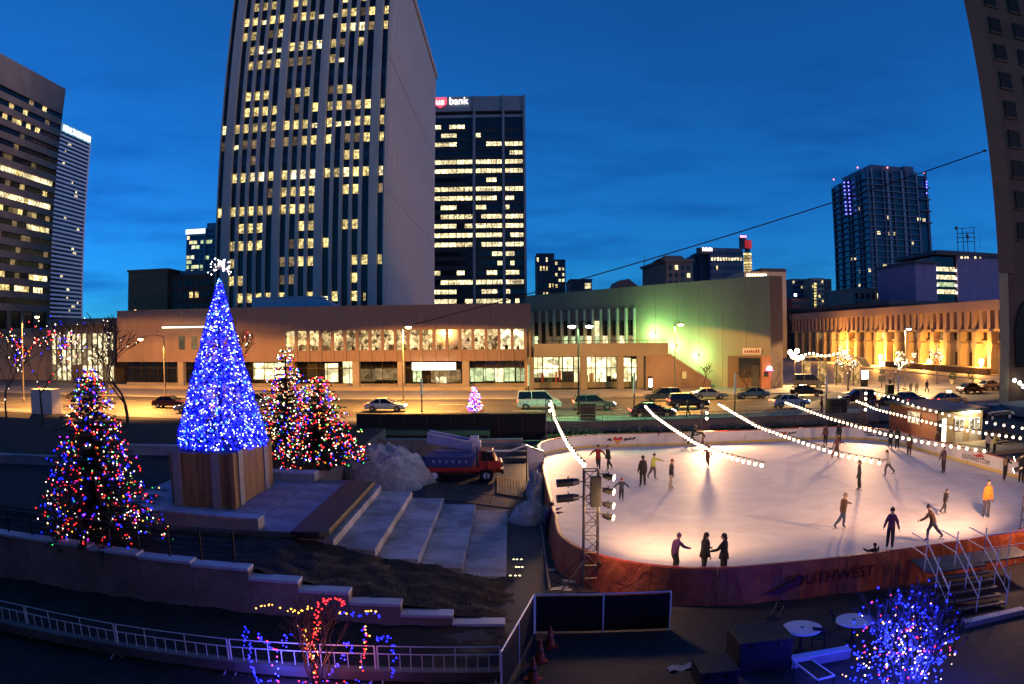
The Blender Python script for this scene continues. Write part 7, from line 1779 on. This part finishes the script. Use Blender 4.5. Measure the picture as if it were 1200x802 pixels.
q = aty(1013.5,439,p1.y-.6); m = MB(); m.box((q.x-.55,q.y-.1,q.z-.7),(q.x+.55,q.y+.1,q.z+.6)); m.build('lit_panel', bulb_mat('panel_white',(1.,1.,.95),4.5,'AUTO'), sh); m = MB(); m.box((q.x-.65,q.y+.1,ST),(q.x+.65,q.y+.25,q.z+.7)); m.build('panel_frame', steel, sh)
for i in range(9): m = MB(); f = (i+.5)/9; a_ = p0.lerp(p1,f*.55); m.ball((a_.x,a_.y-1.3,zr_+.75+.2*sin(i)),.2,6,4); m.build('roof_light', bulb_mat('roof_bead',(1.,.9,.6),3.), sh)
p = atz(1033,455,ST); t = thing('mall_signpost', 'mall signpost with stacked dark boards and a lit green top', 'sign', (p.x,p.y,ST)); 
m = MB(); m.tube([(p.x,p.y,ST),(p.x,p.y,ST+4.4)],.08,6); m.build('pole', steel, t)
for z_,w_,h_ in ((1.0,1.3,.9),(2.2,.9,.7)): m = MB(); m.box((p.x-w_/2,p.y-.12,ST+z_),(p.x+w_/2,p.y-.06,ST+z_+h_)); m.build('board', can_m, t)
m = MB(); m.box((p.x-.45,p.y-.15,ST+3.3),(p.x+.45,p.y+.1,ST+4.1)); m.build('lit_board', bulb_mat('sign_green',(.7,1.,.4),2.), t)

# ------------------------------------------------------------------ ticket booth
BY0 = atz(1120,521,G0).y; bxl, bxr = aty(1099,500,BY0).x, aty(1151,500,BY0).x; BY1 = BY0+9.0; zbr = aty(1120,482,BY0).z
bo = thing('ticket_booth', 'tan timber ticket booth with lit front beside the rink', 'booth', ((bxl+bxr)/2,BY0+2,G0))
tanb = M('booth_tan', (.40,.27,.12), .7, var=.15, scale=1.5); brn = M('booth_brown', (.26,.12,.055), .7, var=.2, scale=1.5)
m = MB(); m.box((bxl,BY0+.06,G0),(bxr,BY1,zbr-.02)); m.build('core', brn, bo)
nb_ = 10
for i in range(nb_): a_,c_ = bxl+(bxr-bxl)*i/nb_+.008, bxl+(bxr-bxl)*(i+1)/nb_-.008; m = MB(); m.box((a_,BY0,G0),(c_,BY0+.055,zbr-.02)); m.build('front_board', tanb, bo)
for i in range(15): a_,c_ = BY0+.1+(BY1-BY0-.1)*i/15+.008, BY0+.1+(BY1-BY0-.1)*(i+1)/15-.008; m = MB(); m.box((bxl-.05,a_,G0),(bxl-.001,c_,zbr-.02)); m.build('side_board', brn, bo)
m = MB(); m.box((bxl-.5,BY0-.7,zbr),(bxr+.4,BY1+.3,zbr+.22)); m.build('roof', can_m, bo)
for px0_,px1_ in ((1119,1129),(1136,1147)):
    a_,c_ = aty(px0_,500,BY0-.03).x, aty(px1_,500,BY0-.03).x; z0_,z1_ = aty(1130,503,BY0).z, aty(1130,491,BY0).z
    m = MB(); m.box((a_,BY0-.05,z0_),(c_,BY0-.01,z1_)); w = m.build('window', lit_mat('booth_glow',(1.,.8,.45),.45,detail=.8,scale=3.), bo)
    m = MB()
    for u0,u1,v0,v1 in ((a_-.06,c_+.06,z1_,z1_+.07),(a_-.06,c_+.06,z0_-.07,z0_),(a_-.06,a_,z0_,z1_),(c_,c_+.06,z0_,z1_),((a_+c_)/2-.025,(a_+c_)/2+.025,z0_,z1_)): m.box((u0,BY0-.09,v0),(u1,BY0-.005,v1))
    m.build('frame', M('frame_white',(.6,.6,.62)), w)
    m = MB(); m.box((a_+.05,BY0-.03,G0+.15),(c_-.05,BY0-.008,z0_-.2)); m.build('lower_panel', M('booth_cream',(.55,.45,.28),.6), bo)
a_,c_ = aty(1104,500,BY0).x, aty(1108.5,500,BY0).x; m = MB(); m.box((a_,BY0-.06,G0+.05),(c_,BY0-.01,zbr-.6)); m.build('door_edge_light', bulb_mat('door_glow',(1.,.95,.75),1.6), bo)
m = MB(); m.box((bxl+.02,BY0-.04,G0+.05),(a_-.05,BY0-.01,zbr-.7)); m.build('door', can_m, bo)
y0_,y1_ = BY0+3.0, BY0+5.2; m = MB(); m.box((bxl-.10,y0_,1.2),(bxl-.06,y1_,2.2)); w = m.build('side_window', lit_mat('booth_glow',(1.,.9,.6),.8), bo)
for k in range(4): m = MB(); yy = y0_+(y1_-y0_)*k/3; m.box((bxl-.13,yy-.04,1.15),(bxl-.07,yy+.04,2.25)); m.build('glazing_bar', M('frame_white',(.6,.6,.62)), w)
q0_,q1_ = aty(1128,480,BY0-.6).x, aty(1149,480,BY0-.6).x; m = MB(); m.box((q0_,BY0-.62,zbr-.14),(q1_,BY0-.45,zbr-.02)); m.build('tube_light', bulb_mat('booth_tube',(.95,.95,1.),7.,'AUTO'), bo)
lamp('POINT', ((q0_+q1_)/2,BY0-1.0,zbr-.3), 160, (1.,.85,.55), bo, .15)
tdk = thing('timber_deck', 'pale low timber deck in front of the booth behind the printed board', 'deck', (36,BY0-3,G0))
for i in range(12): m = MB(); x = 32.6+i*.8; m.box((x+.01,BY0-6.5,G0),(x+.79,BY0-.7,G0+.30)); m.build('deck_board', tanb, tdk)
for k,(px,py,lab) in enumerate(((1172,510,'farther'),(1182,520,'nearer'))):
    p = atz(px,py,G0+.3); t = thing('park_bench', f'dark bench right of the booth, {lab} of two', 'bench', (p.x,p.y,G0), group='benches by the booth'); dkw = M('bench_dark',(.05,.025,.018),.7)
    for j in range(4): m = MB(); m.box((p.x-1.3,p.y-.25+j*.13,G0+.43),(p.x+1.3,p.y-.15+j*.13,G0+.47)); m.build('seat_slat', dkw, t)
    for j in range(3): m = MB(); m.box((p.x-1.3,p.y+.30+j*.03,G0+.55+j*.14),(p.x+1.3,p.y+.33+j*.03,G0+.65+j*.14)); m.build('back_slat', dkw, t)
    for s in (-1.1,1.1): m = MB(); m.box((p.x+s-.03,p.y-.25,G0),(p.x+s+.03,p.y+.3,G0+.43)); m.beam((p.x+s,p.y+.28,G0),(p.x+s,p.y+.42,G0+.98),.05,.05); m.build('leg', steel, t)

# ------------------------------------------------------------------ vehicles
glass_car = M('car_glass', (.008,.009,.011), .08, var=0); rim_m = M('rim_alloy', (.45,.45,.46), .3, metal=.9, var=.1)
tail_on = bulb_mat('tail_red', (1.,.05,.03), 4.5); tail_off = M('tail_dark', (.25,.01,.01), .3, var=0); head_on = bulb_mat('head_white', (1.,.93,.75), 8.); head_off = M('head_clear', (.5,.5,.5), .15, var=0)
SHAPES = {
 'saloon': dict(L=4.6,W=1.78,prof=[(0,.45),(.02,.78),(.12,.92),(.95,.98),(3.25,.95),(4.35,.78),(4.58,.62),(4.6,.42)],cab=[(.55,.96),(1.25,1.40),(2.45,1.43),(3.35,.95)]),
 'wagon': dict(L=4.7,W=1.85,prof=[(0,.45),(.02,.85),(.08,1.02),(3.3,1.02),(4.45,.86),(4.68,.66),(4.7,.42)],cab=[(.08,1.02),(.35,1.62),(2.55,1.66),(3.45,1.02)]),
 'van': dict(L=5.0,W=1.95,prof=[(0,.45),(.02,1.05),(.06,1.2),(3.9,1.2),(4.8,.95),(5.0,.7),(5.0,.42)],cab=[(.06,1.2),(.15,2.0),(3.2,2.02),(4.0,1.2)])}
def car(label, px, py, yaw, kind, col, z=ST, lights=(0,0), taxi=False, side=0, name='car', cat='car', rough=.28):
    S = SHAPES[kind]; L_, W_ = S['L'], S['W']; p = atz(px,py,z)
    t = thing(name, label, cat, (p.x,p.y,z+.006), yaw, 'cars and vans on the street')
    paint = M('paint_%02x%02x%02x'%tuple(int(c*255) for c in col), col, rough, var=.06, scale=2., metal=.25)
    wxs = (L_*.19,L_*.80); wr = .33
    def arch(cx_): return [(cx_+(wr+.06)*cos(a),.30+(wr+.06)*sin(a)) for a in [i*pi/6 for i in range(7)]]
    bot = [(L_,.28)]+arch(wxs[1])+arch(wxs[0])+[(0,.28)]
    poly = S['prof']+bot; c0 = L_/2
    m = MB(); n = len(poly); vs = []
    for s, inset in ((-1,.06),(-1,0),(1,0),(1,.06)):
        for (x,zz) in poly: k = .10 if zz > .8 else 0; vs.append((x-c0, s*(W_/2-(inset if zz < .4 or zz > .75 else inset*.3)-(k*.3 if inset else 0)), zz))
    # two flanks and a skin between them
    fs = [tuple(range(n-1,-1,-1))[::-1], tuple(range(3*n,4*n))[::-1]]
    m.v = vs
    m.f.append(tuple(range(n))); m.f.append(tuple(range(4*n-1,3*n-1,-1)))
    for r in range(3):
        for i in range(n): i2 = (i+1)%n; m.f.append((r*n+i2,r*n+i,(r+1)*n+i,(r+1)*n+i2))
    m.m = [0]*len(m.f); body = m.build('body', paint, t, smooth=False, world=False); bevel(body,.03)
    cab = S['cab']; zt_ = max(q[1] for q in cab); m = MB()
    lo = [(cab[0][0],cab[0][1]),(cab[-1][0],cab[-1][1])]; 
    def cy_(x,zz,s): f = (zz-cab[0][1])/(zt_-cab[0][1]+1e-6); return (x-c0, s*(W_/2-.05-.20*max(0,f)), zz)
    m.add([cy_(*q,-1) for q in cab]+[cy_(*q,1) for q in cab],[(3,2,1,0),(4,5,6,7),(0,1,5,4),(1,2,6,5),(2,3,7,6),(3,0,4,7)]); m.build('windows', glass_car, t, world=False)
    m = MB(); a_,b_ = cab[1],cab[2]; m.add([(*cy_(a_[0]-.02,a_[1]-.02,s)[:2],a_[1]-.015) for s in (-1,1)]+[(*cy_(b_[0]+.02,b_[1]-.02,s)[:2],b_[1]-.015) for s in (1,-1)]+[(*cy_(a_[0]+.06,a_[1],s*.93)[:2],a_[1]+.05) for s in (-1,1)]+[(*cy_(b_[0]-.06,b_[1],s*.93)[:2],b_[1]+.045) for s in (1,-1)],[(0,1,2,3),(7,6,5,4),(0,4,5,1),(1,5,6,2),(2,6,7,3),(3,7,4,0)]); m.build('roof', paint, t, world=False)
    for s in (-1,1):
        xm = (cab[1][0]+cab[2][0])/2
        for q0_,q1_ in ((cab[0],cab[1]),(cab[3],cab[2]),((xm-.05,cab[0][1]),(xm-.1,zt_))):
            m = MB(); m.beam(Vector(cy_(*q0_,s))+Vector((0,s*.01,0)),Vector(cy_(*q1_,s))+Vector((0,s*.01,0)),.07,.07); m.build('pillar', paint, t, world=False)
        m = MB(); m.box((c0*.42,s*(W_/2),1.0),(c0*.42+.14,s*(W_/2+.16),1.13)); m.build('mirror', paint, t, world=False)
    for x in wxs:
        for s in (-1,1):
            yy = s*(W_/2-.12); m = MB(); m.tube([(x-c0,yy-.11,.315),(x-c0,yy+.11,.315)],wr,16); w = m.build('wheel', tyre, t, world=False); m = MB(); m.tube([(x-c0,yy-.118,.315),(x-c0,yy+.118,.315)],.20,10); m.build('rim', rim_m, w, world=False)
    for s in (-1,1):
        m = MB(); m.box((L_-c0-.10,s*(W_/2-.42),.58),(L_-c0+.025,s*(W_/2-.12),.74)); m.build('headlight', head_on if lights[0] else head_off, t, world=False)
        zr_ = .70 if kind == 'saloon' else .85; m = MB(); m.box((-c0-.03,s*(W_/2-.40),zr_),(-c0+.10,s*(W_/2-.08),zr_+.17)); m.build('tail_light', tail_on if lights[1] else tail_off, t, world=False)
    m = MB(); m.box((-c0-.04,-.26,.50),(-c0-.01,.26,.62)); m.build('number_plate', M('plate_white',(.5,.5,.48),.5,var=0), t, world=False)
    if taxi: m = MB(); m.box((-.15,-.35,zt_+.05),(.12,.35,zt_+.25)); bevel(m.build('roof_sign', bulb_mat('taxi_sign',(1.,.95,.8),3.), t, world=False),.03)
    return t
WH=(.62,.60,.57); SV=(.38,.37,.36); BKc=(.015,.015,.017); GN=(.16,.19,.17); MR=(.10,.02,.02)
car('white saloon passing before the lit office block', 452,482,0,'saloon',WH,lights=(1,1))
car('maroon saloon behind the forked bare tree', 200,478,0,'saloon',MR,lights=(0,1))
car('silver saloon partly hidden by the blue tree', 228,484,pi,'saloon',SV,lights=(1,1))
car('white van with red tail lights entering behind the far left truss', 632,479,0,'van',WH,lights=(0,1),name='van',cat='van')
car('grey wagon passing the lit shops behind the dark pole', 696,480,0,'wagon',(.12,.11,.10),lights=(1,1))
car('near black saloon with red tail lights behind the second bulb string', 764,489,0,'saloon',BKc,lights=(1,1))
car('parked dark wagon with a pale roof beside the pay station', 776,470,pi,'wagon',(.10,.09,.08))
car('black wagon with lit tail lamps passing the silver saloon', 806,478,0,'wagon',BKc,lights=(1,1))
car('silver saloon parked at the stair block', 831,468,0,'saloon',(.42,.36,.30))
car('grey green saloon parked before the restaurant', 880,467,pi,'saloon',GN)
car('pale blue saloon with glowing red tail at the corner', 925,477,.05,'saloon',(.28,.33,.40),lights=(1,1))
car('black saloon waiting at the corner of the blank wall', 945,464,-.35,'saloon',BKc,lights=(0,0))
car('dark grey van with one bright headlamp near the shelter', 948,454,-.25,'van',(.10,.09,.085),lights=(1,0),name='van',cat='van')
car('dark saloon with red lamps among the mall traffic', 1042,478,2.6,'saloon',(.05,.02,.02),lights=(0,1))
car('dark blue saloon behind it near the newspaper box', 1065,474,.1,'saloon',(.02,.025,.05),lights=(1,0))
car('orange taxi with a lit roof sign', 1112,475,.12,'saloon',(.62,.20,.015),lights=(0,1),taxi=True,name='taxi',cat='taxi')
car('dark saloon with a red streak of tail light behind the taxi', 1138,461,.1,'saloon',(.04,.03,.05),lights=(0,1))
car('silver saloon at the foot of the brown tower', 1160,457,.1,'saloon',SV)
car('black saloon parked right of the booth roof', 1166,492,.2,'saloon',BKc)
car('dark saloon crossing before the glazed pavilion', 96,470,0,'saloon',(.04,.035,.03),lights=(1,1))
car('silver wagon half hidden between the blue tree and the dark conifer', 303,477,0,'wagon',SV,lights=(1,1))
car('maroon wagon with red tail lamps beside the tall mall shelter', 1004,473,2.9,'wagon',MR,lights=(0,1))
# ------------------------------------------------------------------ people on foot
def walker(label, px, py, z, **k): p = atz(px,py,z); return person(label, (p.x,p.y,z+.002), skates=False, group='people on foot', **k)
WALK=((16,-8),(-16,-20))
walker('pedestrian in pale coat on the mall, left of three', 1067,461,ST, h=1.68, yaw=2.8, jacket=(.40,.30,.20), pants=GY, legs=WALK, coat=.1)
walker('pedestrian in cream jacket on the mall, middle of three', 1074,461,ST, h=1.74, yaw=2.8, jacket=(.5,.42,.3), pants=(.3,.25,.2), legs=WALK)
walker('dark pedestrian on the mall, right of three', 1086,460,ST, h=1.82, yaw=.3, jacket=BK, pants=BK, legs=WALK)
walker('dark figure standing by the mall signpost', 1043,456,ST, h=1.78, yaw=2.5, jacket=BK, pants=BK, legs=STAND)
walker('dark figure on the near pavement behind the middle truss', 806,489,ST+.14, h=1.74, yaw=1.5, jacket=BK, pants=BK, legs=WALK)
walker('dark figure beside the slim post at the mall corner', 963,484,ST+.14, h=1.72, yaw=1.0, jacket=(.05,.02,.02), pants=BK, legs=STAND)
walker('person in white top on the booth deck, left of two', 1157,532,G0+.3, h=1.62, yaw=2.7, jacket=(.55,.5,.42), pants=BK, legs=STAND)
walker('person in yellow jacket on the booth deck, right of two', 1165,532,G0+.3, h=1.66, yaw=-2.7, jacket=(.6,.48,.12), pants=BK, legs=STAND, arms=((40,30,20),(10,12,20)))
walker('dark figure between the booth door and the rink board', 1098,529,G0, h=1.70, yaw=2.0, jacket=BR, pants=BK, legs=STAND)
